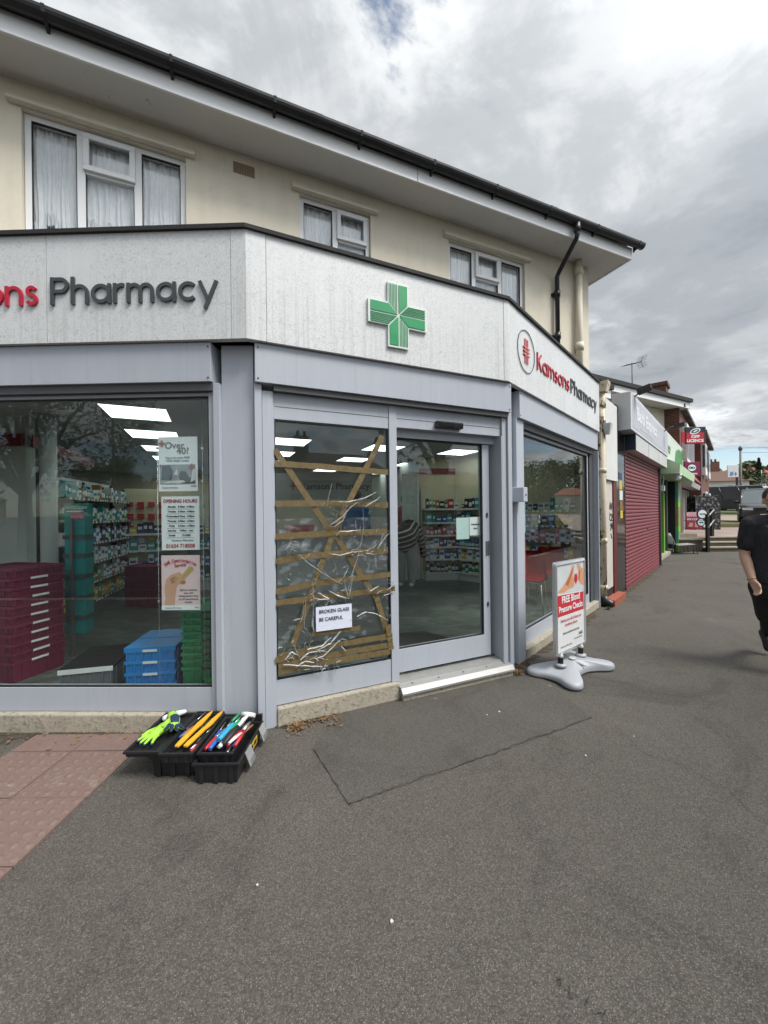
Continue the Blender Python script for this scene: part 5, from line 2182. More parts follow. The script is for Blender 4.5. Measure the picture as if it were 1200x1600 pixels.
half = [(.335, .0), (.345, .07), (.385, .135), (.390, .205), (.335, .250), (.255, .235), (.175, .165), (.09, .118), (.0, .105)]
ctl = [Vector(p) for p in half] + [Vector((-x, y)) for x, y in half[-2::-1]] + [Vector((-x, -y)) for x, y in half[1:]] + [Vector((x, -y)) for x, y in half[-2:0:-1]]
for _ in range(2):
    ctl = [q_ for i in range(len(ctl)) for q_ in (ctl[i].lerp(ctl[(i + 1) % len(ctl)], .25), ctl[i].lerp(ctl[(i + 1) % len(ctl)], .75))]
n = len(ctl)
levels_ = [(.985, 0.012), (1.0, .020), (1.0, .040), (.985, .054), (.95, .064), (.88, .072), (.72, .084), (.5, .098), (.3, .108), (.1, .111)]
rings = []
for sc_, z in levels_:
    rg = []
    for i in range(n):
        v = ctl[i] * sc_
        rg.append(mb.bm.verts.new(Vector((cx, cy, z)) + Vector((*(ea * v.x + em * v.y), 0))))
    rings.append(rg)
for a, b_ in zip(rings, rings[1:]):
    for i in range(n):
        mb.bm.faces.new((a[i], a[(i + 1) % n], b_[(i + 1) % n], b_[i])).smooth = True
mb.bm.faces.new(rings[0][::-1])
mb.bm.faces.new(rings[-1])
base = mb.obj('sign_base', m_moul, ab)
# raised rib crossing the base between the two posts
mb = MB()
mb.f = None
rib = []
for i in range(9):
    t = -1 + i / 4
    p = ea * (.03 * t) + em * (.13 * t)
    rib.append((cx + p.x, cy + p.y, .100 - .018 * t * t))
mb.tube(rib, [.004, .010, .012, .013, .013, .013, .012, .010, .004], 8)
mb.obj('base_rib', m_moul, base)
# raised pads on the front and rear lobes, foot pegs
for sx, sy in ((-1, 1), (1, 1), (-1, -1), (1, -1)):
    mb = MB()
    p = ea * (sx * .31) + em * (sy * .21)
    mb.lathe([(.018, 0), (.02, .018), (.014, .022)], (cx + p.x, cy + p.y, .0), 10)
    mb.obj('base_foot', plain('peg_grey', (.5, .5, .5), .5), base)
mb = MB()
mb.lathe([(.03, .0), (.03, .006), (.02, .009)], (cx + ea.x * .02, cy + ea.y * .02, .119), 14)
mb.obj('filler_cap', plain('cap_pale', (.5, .5, .5), .5), base)
for s_ in (-.19, .19):
    p = Vector((cx, cy)) + ea * s_
    mb = MB()
    mb.lathe([(.05, .105), (.046, .122), (.034, .128)], (p.x, p.y, 0), 18)
    mb.obj('post_socket', m_moul, base)
    mb = MB()
    prof = [(.021, .127)]
    for i in range(7):
        prof += [(.0245, .131 + i * .008), (.021, .135 + i * .008)]
    mb.lathe(prof, (p.x, p.y, 0), 14)
    mb.obj('spring', plain('spring_black', (.014, .014, .015), .4), ab)
    mb = MB()
    mb.lathe([(.022, .184), (.024, .198), (.016, .206), (.016, .225)], (p.x, p.y, 0), 14)
    mb.obj('post_clip', plain('clip_white', (.6, .6, .6), .4), ab)
ZB0, ZB1 = .205, 1.035
mb = MB(fa)


def round_rect(u0, u1, z0, z1, r, n=6):
    o = []
    for cx_, cz__, a0__ in ((u1 - r, z1 - r, 0), (u0 + r, z1 - r, 90), (u0 + r, z0 + r, 180), (u1 - r, z0 + r, 270)):
        o += [(cx_ + r * math.cos(rad(a0__ + 90 * i / n)), cz__ + r * math.sin(rad(a0__ + 90 * i / n))) for i in range(n + 1)]
    return o


o1 = round_rect(0, BWD, ZB0, ZB1, .035)
o2 = round_rect(.026, BWD - .026, ZB0 + .026, ZB1 - .026, .012)
m = len(o1)
for i in range(m):
    j = (i + 1) % m
    mb.hexa([fa.pt(a, -.018, b_) for a, b_ in (o1[i], o1[j], o2[j], o2[i])], [fa.pt(a, w_, b_) for (a, b_), w_ in zip((o1[i], o1[j], o2[j], o2[i]), (.010, .010, .016, .016))])
bmesh.ops.remove_doubles(mb.bm, verts=mb.bm.verts[:], dist=1e-5)
mb.bm.verts.index_update()
cnt = {}
for f in mb.bm.faces:
    cnt.setdefault(tuple(sorted(v.index for v in f.verts)), []).append(f)
dead = [f for fs_ in cnt.values() if len(fs_) > 1 for f in fs_]
bmesh.ops.delete(mb.bm, geom=dead, context='FACES')
mb.obj('snap_frame', plain('frame_silver', (.60, .61, .63), .32, metal=.75, var=.06), ab)
mb = MB(fa)
mb.prism_w(o2, -.016, .004)
pan = mb.obj('poster_panel', plain('panel_white', (.68, .69, .69), .35, var=.03), ab)
pu0, pu1, pz0, pz1 = .04, BWD - .04, ZB0 + .04, ZB1 - .04
PWd, PHt = pu1 - pu0, pz1 - pz0
q = lambda pts: [(pu0 + a * PWd, pz0 + b_ * PHt) for a, b_ in pts]
mb = MB(fa)
flat(mb, q([(0, .675), (1, .64), (1, 1), (0, 1)]), .005)
mb.obj('panel_photo', plain('photo_pale', (.55, .57, .58), .35, var=.1, vscale=4), pan)
mb = MB(fa)
flat(mb, q([(.02, .69), (.30, .79), (.48, .90), (.56, .975), (.66, .985), (.62, .93), (.60, .86), (.66, .78), (.62, .715), (.42, .70), (.22, .672)]), .0056)
flat(mb, q([(1.0, .70), (.84, .75), (.78, .82), (.80, .90), (.74, .985), (.84, .99), (.93, .93), (1.0, .92)]), .0058)
mb.obj('photo_hands', plain('photo_skin', (.60, .30, .17), .35, var=.25, vscale=12), pan)
mb = MB(fa)
flat(mb, q([(.30, .775), (.48, .87), (.58, .96), (.60, .93), (.52, .84), (.40, .74)]), .0062)
flat(mb, q([(.80, .78), (.84, .92), (.88, .90), (.85, .78)]), .0063)
mb.obj('hand_shadow', plain('photo_skin_dark', (.38, .14, .07), .35), pan)
mb = MB(fa)
flat(mb, q([(.63, .80), (.66, .88), (.70, .86), (.74, .88), (.77, .80), (.70, .735)]), .0066)
mb.obj('photo_heart', plain('photo_heart', (.45, .02, .03), .35), pan)
mb = MB(fa)
flat(mb, q([(0, .40), (1, .40), (1, .625), (0, .655)]), .0057)
mb.obj('panel_band', plain('band_red', (.50, .035, .045), .35, var=.05), pan)
for s_, sz, z, mm, al in (('FREE Blood', .088, .55, m_paper, 'CENTER'), ('Pressure Checks', .080, .445, m_paper, 'CENTER'), ('Reduce your risk of heart and', .040, .325, plain('print_soft_red', (.50, .16, .17), .6), 'CENTER'),
                          ('circulatory disease', .040, .265, plain('print_soft_red', (.50, .16, .17), .6), 'CENTER'), ('Speak to our pharmacist team today', .026, .175, m_tgrey, 'CENTER')):
    text('panel_text', s_, sz, fa, (pu0 + pu1) / 2, pz0 + z * PHt, .0075, mm, pan, align=al, bold=.0012 if sz > .06 else .0004, squash=.82 if sz > .06 else .78)
text('panel_text', 'NHS', .036, fa, pu1 - .10, pz0 + .10 * PHt, .0075, m_tgrey, pan, bold=.001)
text('panel_text', 'Community Pharmacy', .017, fa, pu1 - .19, pz0 + .065 * PHt, .0075, m_tgrey, pan)
text('panel_text', 'Kamsons Pharmacy', .026, fa, pu0 + .05, pz0 + .02 * PHt, .0075, plain('print_olive', (.30, .26, .17), .6), pan)

# ================================================================ TOOLBOX AND TOOLS
m_tb = plain('toolbox_black', (.014, .014, .016), .42, var=.3, vscale=12, bump=.15, bscale=90)
tb = thing('toolbox', 'black cantilever toolbox opened out on the asphalt full of tools', 'toolbox', (-1.12, 2.36, 0))
YA, YB = 2.13, 2.545


def tray(name, x0, x1, y0, y1, z0, z1, taper=.012, wall=.008, skew=0.0, ribs=True):
    mb = MB()
    o_ = lambda e, z: [Vector((x + skew * (y - y0), y, z)) for x, y in ((x0 + e, y0 + e), (x1 - e, y0 + e), (x1 - e, y1 - e), (x0 + e, y1 - e))]
    bo, to = o_(taper, z0), o_(0, z1)
    ti, bi = o_(wall, z1), o_(taper + wall, z0 + wall)
    V = [[mb.bm.verts.new(p) for p in r_] for r_ in (bo, to, ti, bi)]
    for a, b_ in zip(V, V[1:]):
        for i in range(4):
            mb.bm.faces.new((a[i], a[(i + 1) % 4], b_[(i + 1) % 4], b_[i]))
    mb.bm.faces.new(V[0][::-1])
    mb.bm.faces.new(V[3])
    # rolled rim
    e = -.007
    r0, r1 = o_(e, z1 - .013), o_(e, z1 + .001)
    r2, r3 = o_(-.0005, z1 + .001), o_(-.0005, z1 - .013)
    R4 = [[mb.bm.verts.new(p) for p in r_] for r_ in (r0, r1, r2, r3)]
    for a, b_ in zip(R4, R4[1:] + R4[:1]):
        for i in range(4):
            mb.bm.faces.new((a[i], a[(i + 1) % 4], b_[(i + 1) % 4], b_[i]))
    if ribs:
        for i in range(3):
            x = x0 + taper + .03 + i * (x1 - x0 - 2 * taper - .06) / 2
            mb.prism_z([(x - .012, y0 - .001), (x + .012, y0 - .001), (x + .012, y0 + taper), (x - .012, y0 + taper)], z0 + .004, z1 - .014)
    return mb.obj(name, m_tb, tb, bevel=.002)


tray('lower_bin', -1.345, -1.095, YA + .06, YB, .002, .122)
tray('lower_bin', -1.075, -.825, YA, YB + .005, .002, .118)
tray('lid_tray', -1.475, -1.275, YA + .03, YB + .03, .135, .170, .004, ribs=False)
tray('upper_tray', -1.268, -1.085, YA + .01, YB + .02, .112, .170, .006)
tray('upper_tray', -1.062, -.872, YA + .03, YB - .01, .085, .158, .006)
mb = MB()
for x in (-1.26, -1.10):
    for y in (YA + .09, YB - .03):
        mb.prism_z([(x - .010, y - .004), (x + .010, y - .004), (x + .010, y + .004), (x - .010, y + .004)], .03, .135)
mb.obj('hinge_arm', m_tb, tb)
mb = MB()
mb.prism_z([(-1.08, YB + .012), (-.83, YB + .012), (-.83, YB + .03), (-1.08, YB + .03)], .05, .16)
mb.prism_z([(-1.27, YB + .027), (-1.09, YB + .027), (-1.09, YB + .04), (-1.27, YB + .04)], .05, .175)
mb.obj('rear_rail', m_tb, tb)
for y in (YA + .075, YB - .10):
    la = MB()
    la.hexa([Vector(p) for p in ((-.817, y, .125), (-.817, y + .085, .125), (-.786, y + .085, .045), (-.786, y, .045))], [Vector(p) for p in ((-.811, y, .128), (-.811, y + .085, .128), (-.780, y + .085, .047), (-.780, y, .047))])
    lo = la.obj('latch', plain('latch_silver', (.50, .51, .52), .35, metal=.6), tb, bevel=.002)
    la = MB()
    for i in range(5):
        yy = y + .014 + i * .014
        la.hexa([Vector(p) for p in ((-.7930, yy, .075), (-.7930, yy + .006, .075), (-.782, yy + .006, .050), (-.782, yy, .050))], [Vector(p) for p in ((-.789, yy, .077), (-.789, yy + .006, .077), (-.778, yy + .006, .052), (-.778, yy, .052))])
    la.obj('latch_rib', m_tgrey, lo)
mb = MB()
mb.prism_z([(-.8235, YA + .165), (-.8195, YA + .165), (-.8195, YA + .30), (-.8235, YA + .30)], .055, .10)
lb_ = mb.obj('side_label', plain('label_yellow', (.62, .42, .02), .45), tb)
mb = MB()
for a, b_ in ((.18, .225), (.24, .285)):
    mb.prism_z([(-.8194, YA + a), (-.8180, YA + a), (-.8180, YA + b_), (-.8194, YA + b_)], .066, .090)
mb.obj('label_print', m_black, lb_)
mb = MB()
mb.prism_z([(-.975, YA + .0085), (-.935, YA + .0085), (-.935, YA + .0105), (-.975, YA + .0105)], .04, .075)
mb.obj('front_sticker', m_lab, tb)


def tool(name, label, cat, parts, group='hand tools in the toolbox'):
    p0 = Vector(parts[0][1][0])
    t_ = thing(name, label, cat, tuple(p0), 0, group)
    for nm, pts, rr_, mt in parts:
        mb = MB()
        mb.tube(pts, rr_, 9)
        mb.obj(nm, mt, t_)
    return t_


m_steel = plain('tool_steel', (.42, .43, .44), .3, metal=.8, var=.2)
hm = {'cyan': plain('grip_cyan', (.03, .27, .46), .45, var=.25), 'black': plain('grip_black', (.016, .016, .017), .5), 'red': plain('grip_red', (.48, .02, .025), .4), 'green': plain('grip_green', (.01, .24, .10), .4),
      'white': plain('grip_white', (.66, .67, .66), .45), 'brown': plain('grip_wood', (.28, .12, .05), .5), 'yellow': plain('grip_yellow', (.66, .34, .02), .5, var=.2), 'blue': plain('grip_blue', (.02, .12, .42), .4), 'orange': plain('grip_orange', (.6, .16, .02), .4)}


def driver(hue, a, b_, r=.015, where=''):
    a, b_ = Vector(a), Vector(b_)
    m_ = a.lerp(b_, .55)
    tool('screwdriver', '%s handled screwdriver %s' % (hue, where), 'screwdriver', [('handle', [tuple(a), tuple(a.lerp(m_, .15)), tuple(a.lerp(m_, .85)), tuple(m_)], [r * .7, r, r, r * .6], hm[hue]), ('blade', [tuple(m_ - (m_ - a) * .02), tuple(b_)], .0035, m_steel)])


driver('cyan', (-.985, 2.25, .175), (-.93, 2.53, .195), .018, 'lying topmost across the right tray')
driver('black', (-.955, 2.23, .165), (-.93, 2.52, .18), .017, 'between the cyan and the white handles')
driver('green', (-.955, 2.34, .185), (-.90, 2.50, .20), .010, 'slim, beside the hammer at the rear of the right tray')
driver('red', (-1.035, 2.19, .16), (-1.02, 2.42, .15), .011, 'at the left front corner of the right tray')
driver('blue', (-1.01, 2.19, .16), (-1.0, 2.42, .16), .012, 'at the front of the right tray')
driver('white', (-.962, 2.20, .165), (-.93, 2.35, .165), .013, 'with a teal tip at the front of the right tray')
driver('orange', (-1.215, 2.26, .165), (-1.19, 2.46, .165), .011, 'between the two yellow bars')
driver('black', (-1.235, 2.36, .172), (-1.205, 2.56, .18), .014, 'behind the left yellow bar')
driver('black', (-1.14, 2.36, .176), (-1.105, 2.56, .182), .014, 'along the right side of the middle tray')
for nm, hue, off, wh in (('pliers', 'red', 0, 'with red grips on the right edge of the right tray'), ('pliers', 'black', .04, 'with black grips leaning across the right tray')):
    y0 = 2.21 + off
    t_ = thing('pliers', 'steel pliers ' + wh, 'pliers', (-.90, y0, .16), 0, 'hand tools in the toolbox')
    for s_ in (-1, 1):
        mb = MB()
        mb.tube([(-.895 - off + s_ * .020, y0, .163), (-.89 - off + s_ * .020, y0 + .06, .170), (-.875 - off + s_ * .008, y0 + .13, .178)], [.009, .011, .008], 8)
        mb.obj('grip', hm[hue], t_)
    mb = MB()
    mb.tube([(-.875 - off, y0 + .125, .178), (-.866 - off, y0 + .17, .184), (-.86 - off, y0 + .21, .188)], [.014, .013, .005], 8)
    mb.obj('jaw', m_steel, t_)
t_ = thing('hammer', 'white headed hammer with a black grip lying across the right tray', 'hammer', (-.94, 2.22, .17), 0, 'hand tools in the toolbox')
mb = MB()
mb.tube([(-.945, 2.215, .168), (-.925, 2.30, .182), (-.915, 2.36, .192)], [.016, .017, .013], 10)
mb.obj('grip', hm['black'], t_)
mb = MB()
mb.tube([(-.915, 2.36, .192), (-.89, 2.47, .205)], .011, 10)
mb.obj('shaft', hm['white'], t_)
mb = MB()
mb.tube([(-.935, 2.485, .205), (-.90, 2.475, .207), (-.845, 2.465, .205)], [.013, .015, .013], 10)
mb.obj('head', hm['white'], t_)
for x0, x1, lb2 in ((-1.205, -1.155, 'left of the two yellow bars in the middle tray'), (-1.155, -1.085, 'right of the two yellow bars in the middle tray')):
    mb = MB()
    a, b_ = Vector((x0, 2.20, .170)), Vector((x1, 2.55, .190))
    dd = (b_ - a).normalized()
    n_ = Vector((dd.y, -dd.x, 0))
    prev = None
    secs = [(0, .012), (.1, .016), (.45, .013), (.6, .019), (.9, .010), (1, .002)]
    rings = []
    for t, hw in secs:
        c_ = a.lerp(b_, t)
        rings.append([mb.bm.verts.new(c_ + n_ * sx * hw + Vector((0, 0, sz * .006))) for sx, sz in ((-1, -1), (1, -1), (1, 1), (-1, 1))])
    for r0, r1 in zip(rings, rings[1:]):
        for i in range(4):
            mb.bm.faces.new((r0[i], r0[(i + 1) % 4], r1[(i + 1) % 4], r1[i]))
    mb.bm.faces.new(rings[0][::-1])
    mb.bm.faces.new(rings[-1])
    mb.obj('drywall_knife', hm['yellow'], None, 'bright yellow slim tool, ' + lb2, 'hand tool', 'yellow bars in the toolbox', origin=tuple(a), bevel=.002)
r_ = random.Random(5)
for i, (hue, x, y) in enumerate((('red', -1.185, 2.40), ('brown', -1.225, 2.30), ('green', -.985, 2.44), ('brown', -.885, 2.33), ('cyan', -1.0, 2.30), ('white', -.91, 2.21))):
    mb = MB()
    a = r_.uniform(-.5, .5)
    mb.tube([(x, y, .158 + .01 * (i % 3)), (x + .05 * math.sin(a), y + .05 * math.cos(a), .165 + .01 * (i % 3)), (x + .10 * math.sin(a), y + .10 * math.cos(a), .168 + .01 * (i % 3))], [.008, .010, .005], 8)
    mb.obj('hand_tool', hm[hue], None, 'short %s tool handle %s' % (hue, ['between the yellow bars', 'at the left side of the middle tray', 'beside the cyan screwdriver', 'under the hammer head', 'in front of the black screwdriver', 'at the front right corner'][i]), 'hand tool', 'hand tools in the toolbox', origin=(x, y, .158))

for i in range(26):
    tr_ = i % 3
    x0_, x1_ = ((-1.25, -1.10), (-1.045, -.89), (-1.045, -.89))[tr_]
    x, y = r_.uniform(x0_, x1_), r_.uniform(2.19, 2.44)
    hue = r_.choice(['black', 'black', 'brown', 'blue', 'black', 'red', 'steel', 'steel', 'white'])
    a = r_.uniform(-.35, .45)
    z = (.128 if tr_ == 0 else .112) + r_.uniform(0, .035)
    L_ = r_.uniform(.10, .19)
    e_ = (min(x1_, max(x0_, x + L_ * math.sin(a))), min(2.52, y + L_ * math.cos(a)), z + r_.uniform(-.005, .02))
    m_ = ((x + e_[0]) / 2, (y + e_[1]) / 2, (z + e_[2]) / 2 + .002)
    t_ = thing('hand_tool', '%s tool lying in the %s tray under the larger tools' % ('bare steel' if hue == 'steel' else hue + ' handled', 'middle' if tr_ == 0 else 'right'), 'hand tool', (x, y, z), 0, 'jumbled tools in the %s tray' % ('middle' if tr_ == 0 else 'right'))
    mb = MB()
    rr_ = r_.uniform(.006, .011)
    mb.tube([(x, y, z), m_], [rr_ * .8, rr_], 8)
    mb.obj('handle', m_steel if hue == 'steel' else hm[hue], t_)
    mb = MB()
    mb.tube([m_, e_], [.0035, .003], 6)
    mb.obj('shank', m_steel, t_)

# work gloves, lime backs and navy palms
m_lime = plain('glove_lime', (.30, .56, .05), .7, var=.1, bump=.3, bscale=160)
m_navy = plain('glove_navy', (.015, .03, .075), .6)


def glove(loc, rz, label, palm_up, flip=1):
    t_ = thing('work_glove', label, 'glove', (0, 0, 0), 0, 'work gloves on the toolbox lid')
    mb = MB()
    mb.limb([(0, -.02, .02), (0, .06, .02)], [.040, .036], 12)
    mb.limb([(-.012, -.08, .018), (0, -.02, .02)], [.036, .040], 12)
    for i, (x, L_, sp_) in enumerate(((-.034, .072, -.20), (-.012, .088, -.05), (.012, .082, .06), (.034, .062, .2))):
        mb.limb([(x, .07, .020), (x + sp_ * .05, .07 + L_ * .5, .024), (x + sp_ * .12, .07 + L_, .014)], [.014, .0125, .009], 8)
    mb.limb([(.036 * flip, .0, .02), (.062 * flip, .045, .022), (.070 * flip, .085, .016)], [.017, .014, .010], 8)
    for v in mb.bm.verts:
        v.co.z *= .8
    g_ = mb.obj('glove_shell', m_lime, t_, remesh=.0035, smooth_it=3)
    mb = MB()
    for v_ in (0,):
        mb.limb([(0, -.02, .010), (0, .055, .010)], [.036, .031], 10)
    for i, (x, L_, sp_) in enumerate(((-.034, .072, -.20), (-.012, .088, -.05), (.012, .082, .06), (.034, .062, .2))):
        mb.limb([(x, .075, .010), (x + sp_ * .05, .07 + L_ * .55, .013), (x + sp_ * .13, .076 + L_, .006)], [.0125, .012, .0095], 8)
    for v in mb.bm.verts:
        v.co.z *= .8
    mb.obj('glove_palm', m_navy, t_, remesh=.0035, smooth_it=3)
    t_.scale = (.88, .88, .88)
    t_.location = loc
    t_.rotation_euler = (0, 0, rz) if not palm_up else (0, math.pi * .92, rz)
    return t_


glove((-1.385, 2.36, .168), rad(168), 'lime green and navy work glove lying fingers forward on the open lid', False)
glove((-1.345, 2.44, .205), rad(-152), 'second work glove turned navy side up behind the first', True, -1)
mb = MB()
mb.limb([(-1.44, 2.50, .175), (-1.40, 2.53, .185)], [.02, .016], 8)
mb.limb([(-1.38, 2.54, .182), (-1.34, 2.55, .19)], [.022, .015], 8)
mb.obj('cleaning_rag', plain('rag_white', (.6, .62, .62), .9, var=.2, bump=.5), None, 'crumpled white rag at the rear of the open toolbox lid', 'rag', origin=(-1.4, 2.52, .165), remesh=.006, smooth_it=2)

# litter and leaves
m_lit = plain('litter_white', (.55, .54, .50), .8)
for i, (px_, py_) in enumerate(((612, 1442), (402, 1385), (780, 1113), (761, 1118), (991, 1152), (915, 1182))):
    g_ = ground_at(px_, py_)
    mb = MB()
    rr = random.Random(i)
    s_ = .004 + .003 * rr.random()
    pts = [(g_.x + s_ * rr.uniform(.6, 1.3) * math.cos(a * 1.05), g_.y + s_ * rr.uniform(.6, 1.3) * math.sin(a * 1.05)) for a in range(6)]
    mb.prism_z(pts, .0045, .0085)
    mb.obj('paper_scrap', m_lit, None, 'pale scrap of litter on the asphalt%s' % (' in the repaired panel' if i in (2, 3) else ''), 'litter', 'litter in the repaired panel' if i in (2, 3) else 'litter on the open asphalt', origin=(g_.x, g_.y, .0045))
m_leaf = plain('dry_leaf', (.20, .11, .045), .85, var=.5, vscale=30)
mb = MB()
rr = random.Random(12)
for F_, u0, u1, w0, w1, cnt_ in ((FL, -2.2, -1.1, -.03, .22, 60), (FD, .2, .62, -.05, .12, 110), (FR, .02, .4, -.06, .12, 70), (FR, 3.2, 9.5, .0, .3, 130), (FL, -1.1, -.3, -.04, .02, 40), (FR, .4, 3.0, -.04, .25, 50)):
    for i in range(cnt_):
        u, w_ = rr.uniform(u0, u1), w0 + (w1 - w0) * rr.random() ** 2
        p = F_.pt(u, w_, .010 + rr.random() * .012)
        s_ = rr.uniform(.006, .019)
        ax = Matrix.Rotation(rr.uniform(0, 6.28), 3, 'Z') @ Matrix.Rotation(rr.uniform(-.6, .6), 3, 'X')
        mb.face([p + ax @ Vector(v) * s_ for v in ((-1, 0, 0), (0, -.45, .25), (1, 0, 0), (0, .45, .1))])
mb.obj('leaf_litter', m_leaf, kind='stuff', label='dry leaf crumbs and grit gathered along the shopfront plinths', cat='leaf litter')
m_weed = plain('weed_green', (.05, .10, .025), .8, var=.3)
for i, (F_, u, w_, lb) in enumerate(((FD, .30, .02, 'small brown weed tuft at the foot of the left door jamb'), (FR, 3.18, .08, 'small green weed at the foot of the rusty drainpipe'), (FR, .08, .02, 'dry weed tuft at the right foot of the doorway'))):
    mb = MB()
    rr = random.Random(40 + i)
    b_ = F_.pt(u, w_, 0)
    for j in range(46):
        a = rr.uniform(0, 6.28)
        L_ = rr.uniform(.02, .075)
        t_ = Vector((math.cos(a) * L_, math.sin(a) * L_, rr.uniform(.01, .05)))
        s_ = Vector((-math.sin(a), math.cos(a), 0)) * .004
        m2_ = b_ + t_ * .5 + Vector((0, 0, .012))
        mb.face([b_ + s_ * .6, b_ - s_ * .6, m2_ - s_, m2_ + s_])
        mb.face([m2_ + s_, m2_ - s_, b_ + t_])
    mb.obj('weed_tuft', m_weed if i == 1 else m_leaf, None, lb, 'weed', origin=tuple(b_))

# ================================================================ THE PARADE TO THE RIGHT
m_white_p = plain('board_white', (.62, .62, .60), .55, var=.1, vscale=3)
m_navy_b = plain('box_navy', (.008, .022, .045), .4)
k = NT('rusty_pipe_paint')
p_ = k.pos((1, 1, .45))
n1 = k.noise(p_, 9, 8, .7)
c = k.mix(k.noise(p_, 3, 6), (.52, .44, .30), (.66, .60, .47))
c = k.mix(k.ramp(n1, [(.54, 0), (.58, 1)]), c, (.10, .055, .03))
k.col(c)
k.set(.7)
k.bump(n1, .6, .006)
m_rust = k.m
P0 = FR.pt(3.34, -.02, 0)
dp = thing('rusty_drainpipe', 'old cream drainpipe with rust patches between the pharmacy and the alley door', 'drainpipe', tuple(P0))
mb = MB(FR)
mb.tube([(3.34, -.02, .16), (3.34, -.02, 3.30)], .052, 14)
for z in (.30, 1.02, 2.1, 3.1):
    mb.lathe([(.062, -.035), (.065, 0), (.062, .035)], (3.34, -.02, z), 14)
mb.obj('pipe', m_rust, dp)
mb = MB(FR)
mb.tube([(3.34, -.02, .16), (3.34, .0, .09), (3.36, .07, .055), (3.37, .10, .05)], .056, 12)
mb.obj('pipe_shoe', m_gutter, dp)
mb = MB(FR)
mb.prism_u([(-.12, 3.3), (.06, 3.3), (.09, 3.42), (.09, 3.46), (-.12, 3.46)], 3.26, 3.42)
mb.obj('hopper_head', m_rust, dp)
fl = thing('wall_floodlight', 'small pale floodlight fixed at the end of the pharmacy fascia', 'floodlight', tuple(FR.pt(3.28, .03, 2.64)))
mb = MB(FR)
mb.hexa([FR.pt(a, b_, 2.64) for a, b_ in ((3.27, .04), (3.33, .04), (3.33, .10), (3.27, .10))], [FR.pt(a, b_, 2.80) for a, b_ in ((3.22, .02), (3.38, .02), (3.38, .13), (3.22, .13))])
mb.obj('lamp_head', plain('lamp_pale', (.5, .5, .48), .4), fl)
mb = MB(FR)
mb.box(3.24, 3.36, .025, .035, 2.80, 2.86)
mb.obj('lamp_bracket', m_alud, fl)

# alley front: blank white board above, recessed cream door with scrawl, dark red frame
al = thing('alley_doorway', 'narrow doorway with a blank white board above and a scrawled cream door', 'doorway', tuple(FR.pt(3.8, -.1, 0)))
mb = MB(FR)
mb.box(3.42, 4.20, -.06, .02, 1.97, 3.24)
mb.obj('blank_board', m_white_p, al, bevel=.003)
mb = MB(FR)
mb.box(3.40, 4.19, -.42, -.061, 2.0, 3.22)
mb.obj('upper_panel', m_alud, al)
mb = MB(FR)
mb.box(3.42, 3.98, -.07, -.02, .22, 1.965)
dr = mb.obj('door', plain('door_cream', (.52, .48, .43), .6, var=.1, vscale=4), al)
mb = MB(FR)
r_ = random.Random(3)
for pts in ([(.36, 1.50), (.42, 1.62), (.47, 1.49)], [(.38, 1.545), (.46, 1.55)], [(.50, 1.60), (.52, 1.50), (.55, 1.6)], [(.47, 1.40), (.40, 1.44), (.38, 1.34), (.46, 1.31)], [(.50, 1.42), (.56, 1.40), (.50, 1.33), (.56, 1.31)], [(.40, 1.25), (.54, 1.23)], [(.46, 1.29), (.45, 1.15)],
            [(.52, 1.27), (.58, 1.24), (.55, 1.18), (.51, 1.22), (.52, 1.27)], [(.46, 1.10), (.52, 1.02)]):
    mb.tube([(3.42 + a * .93, -.018, b_) for a, b_ in pts], .008, 5)
mb.obj('door_scrawl', m_tblack, dr)
mb = MB(FR)
mb.box(3.42, 3.98, -.069, -.019, .10, .218)
mb.obj('door_kick', m_black, dr)
mb = MB(FR)
mb.box(3.982, 4.21, -.44, .0, .1005, 1.965)
mb.box(3.36, 3.418, -.44, -.05, .1005, 1.965)
mb.obj('door_frame', plain('frame_oxblood', (.11, .012, .014), .4), al)
mb = MB(FR)
mb.box(3.40, 4.21, -.44, .12, -.05, .10)
mb.obj('tiled_step', plain('quarry_tile', (.30, .085, .05), .55, var=.2, vscale=12), al)

# takeaway with its red shutter down
tk = thing('shuttered_takeaway', 'shut takeaway with a closed dusty red roller shutter and faded white sign box', 'shop', tuple(FR.pt(6.9, 0, 0)))
k = NT('black_tile')
p_ = k.pos()
k.col((.010, .010, .012))
k.set(.12, 0, .6)
m_btile = k.m
mb = MB(FR)
mb.box(4.215, 4.85, -.30, .0, -.05, 3.30)
mb.obj('tiled_pier', m_btile, tk, bevel=.004)
for i, (u0, u1, z0, z1, mm) in enumerate(((4.40, 4.62, 1.85, 2.0, 'yellow'), (4.42, 4.66, 1.66, 1.83, 'white'), (4.44, 4.64, 1.50, 1.64, 'amber'), (4.46, 4.66, 1.34, 1.48, 'yellow'), (4.36, 4.62, 2.02, 2.14, 'navy'))):
    mb = MB(FR)
    mb.box(u0, u1, .001, .004, z0, z1)
    mb.obj('pier_sticker', m_hue[mm], tk)
k = NT('shutter_red')
p_ = k.pos()
n1 = k.noise(k.pos((1, 1, .5)), 1.6, 7, .65)
c = k.mix(n1, (.165, .036, .046), (.215, .056, .066))
c = k.mix(k.math('MULTIPLY', k.ramp(k.noise(p_, 12, 8, .7), [(.55, 0), (.75, 1)]), .35), c, (.36, .22, .22))
k.col(c)
k.set(.5)
m_shut = k.m
mb = MB(FR)
prof = []
z = .06
while z < 2.56:
    prof += [(-.02, z), (.006, z + .012), (.010, z + .038), (.004, z + .062), (-.016, z + .068)]
    z += .0715
prof2 = prof + [(-.05, z), (-.05, .06)]
mb.prism_u(prof2, 4.86, 8.98)
sh = mb.obj('roller_shutter', m_shut, tk)
mb = MB(FR)
mb.box(4.86, 8.98, -.04, .014, .0, .0595)
mb.obj('shutter_foot', m_shut, tk)
mb = MB(FR)
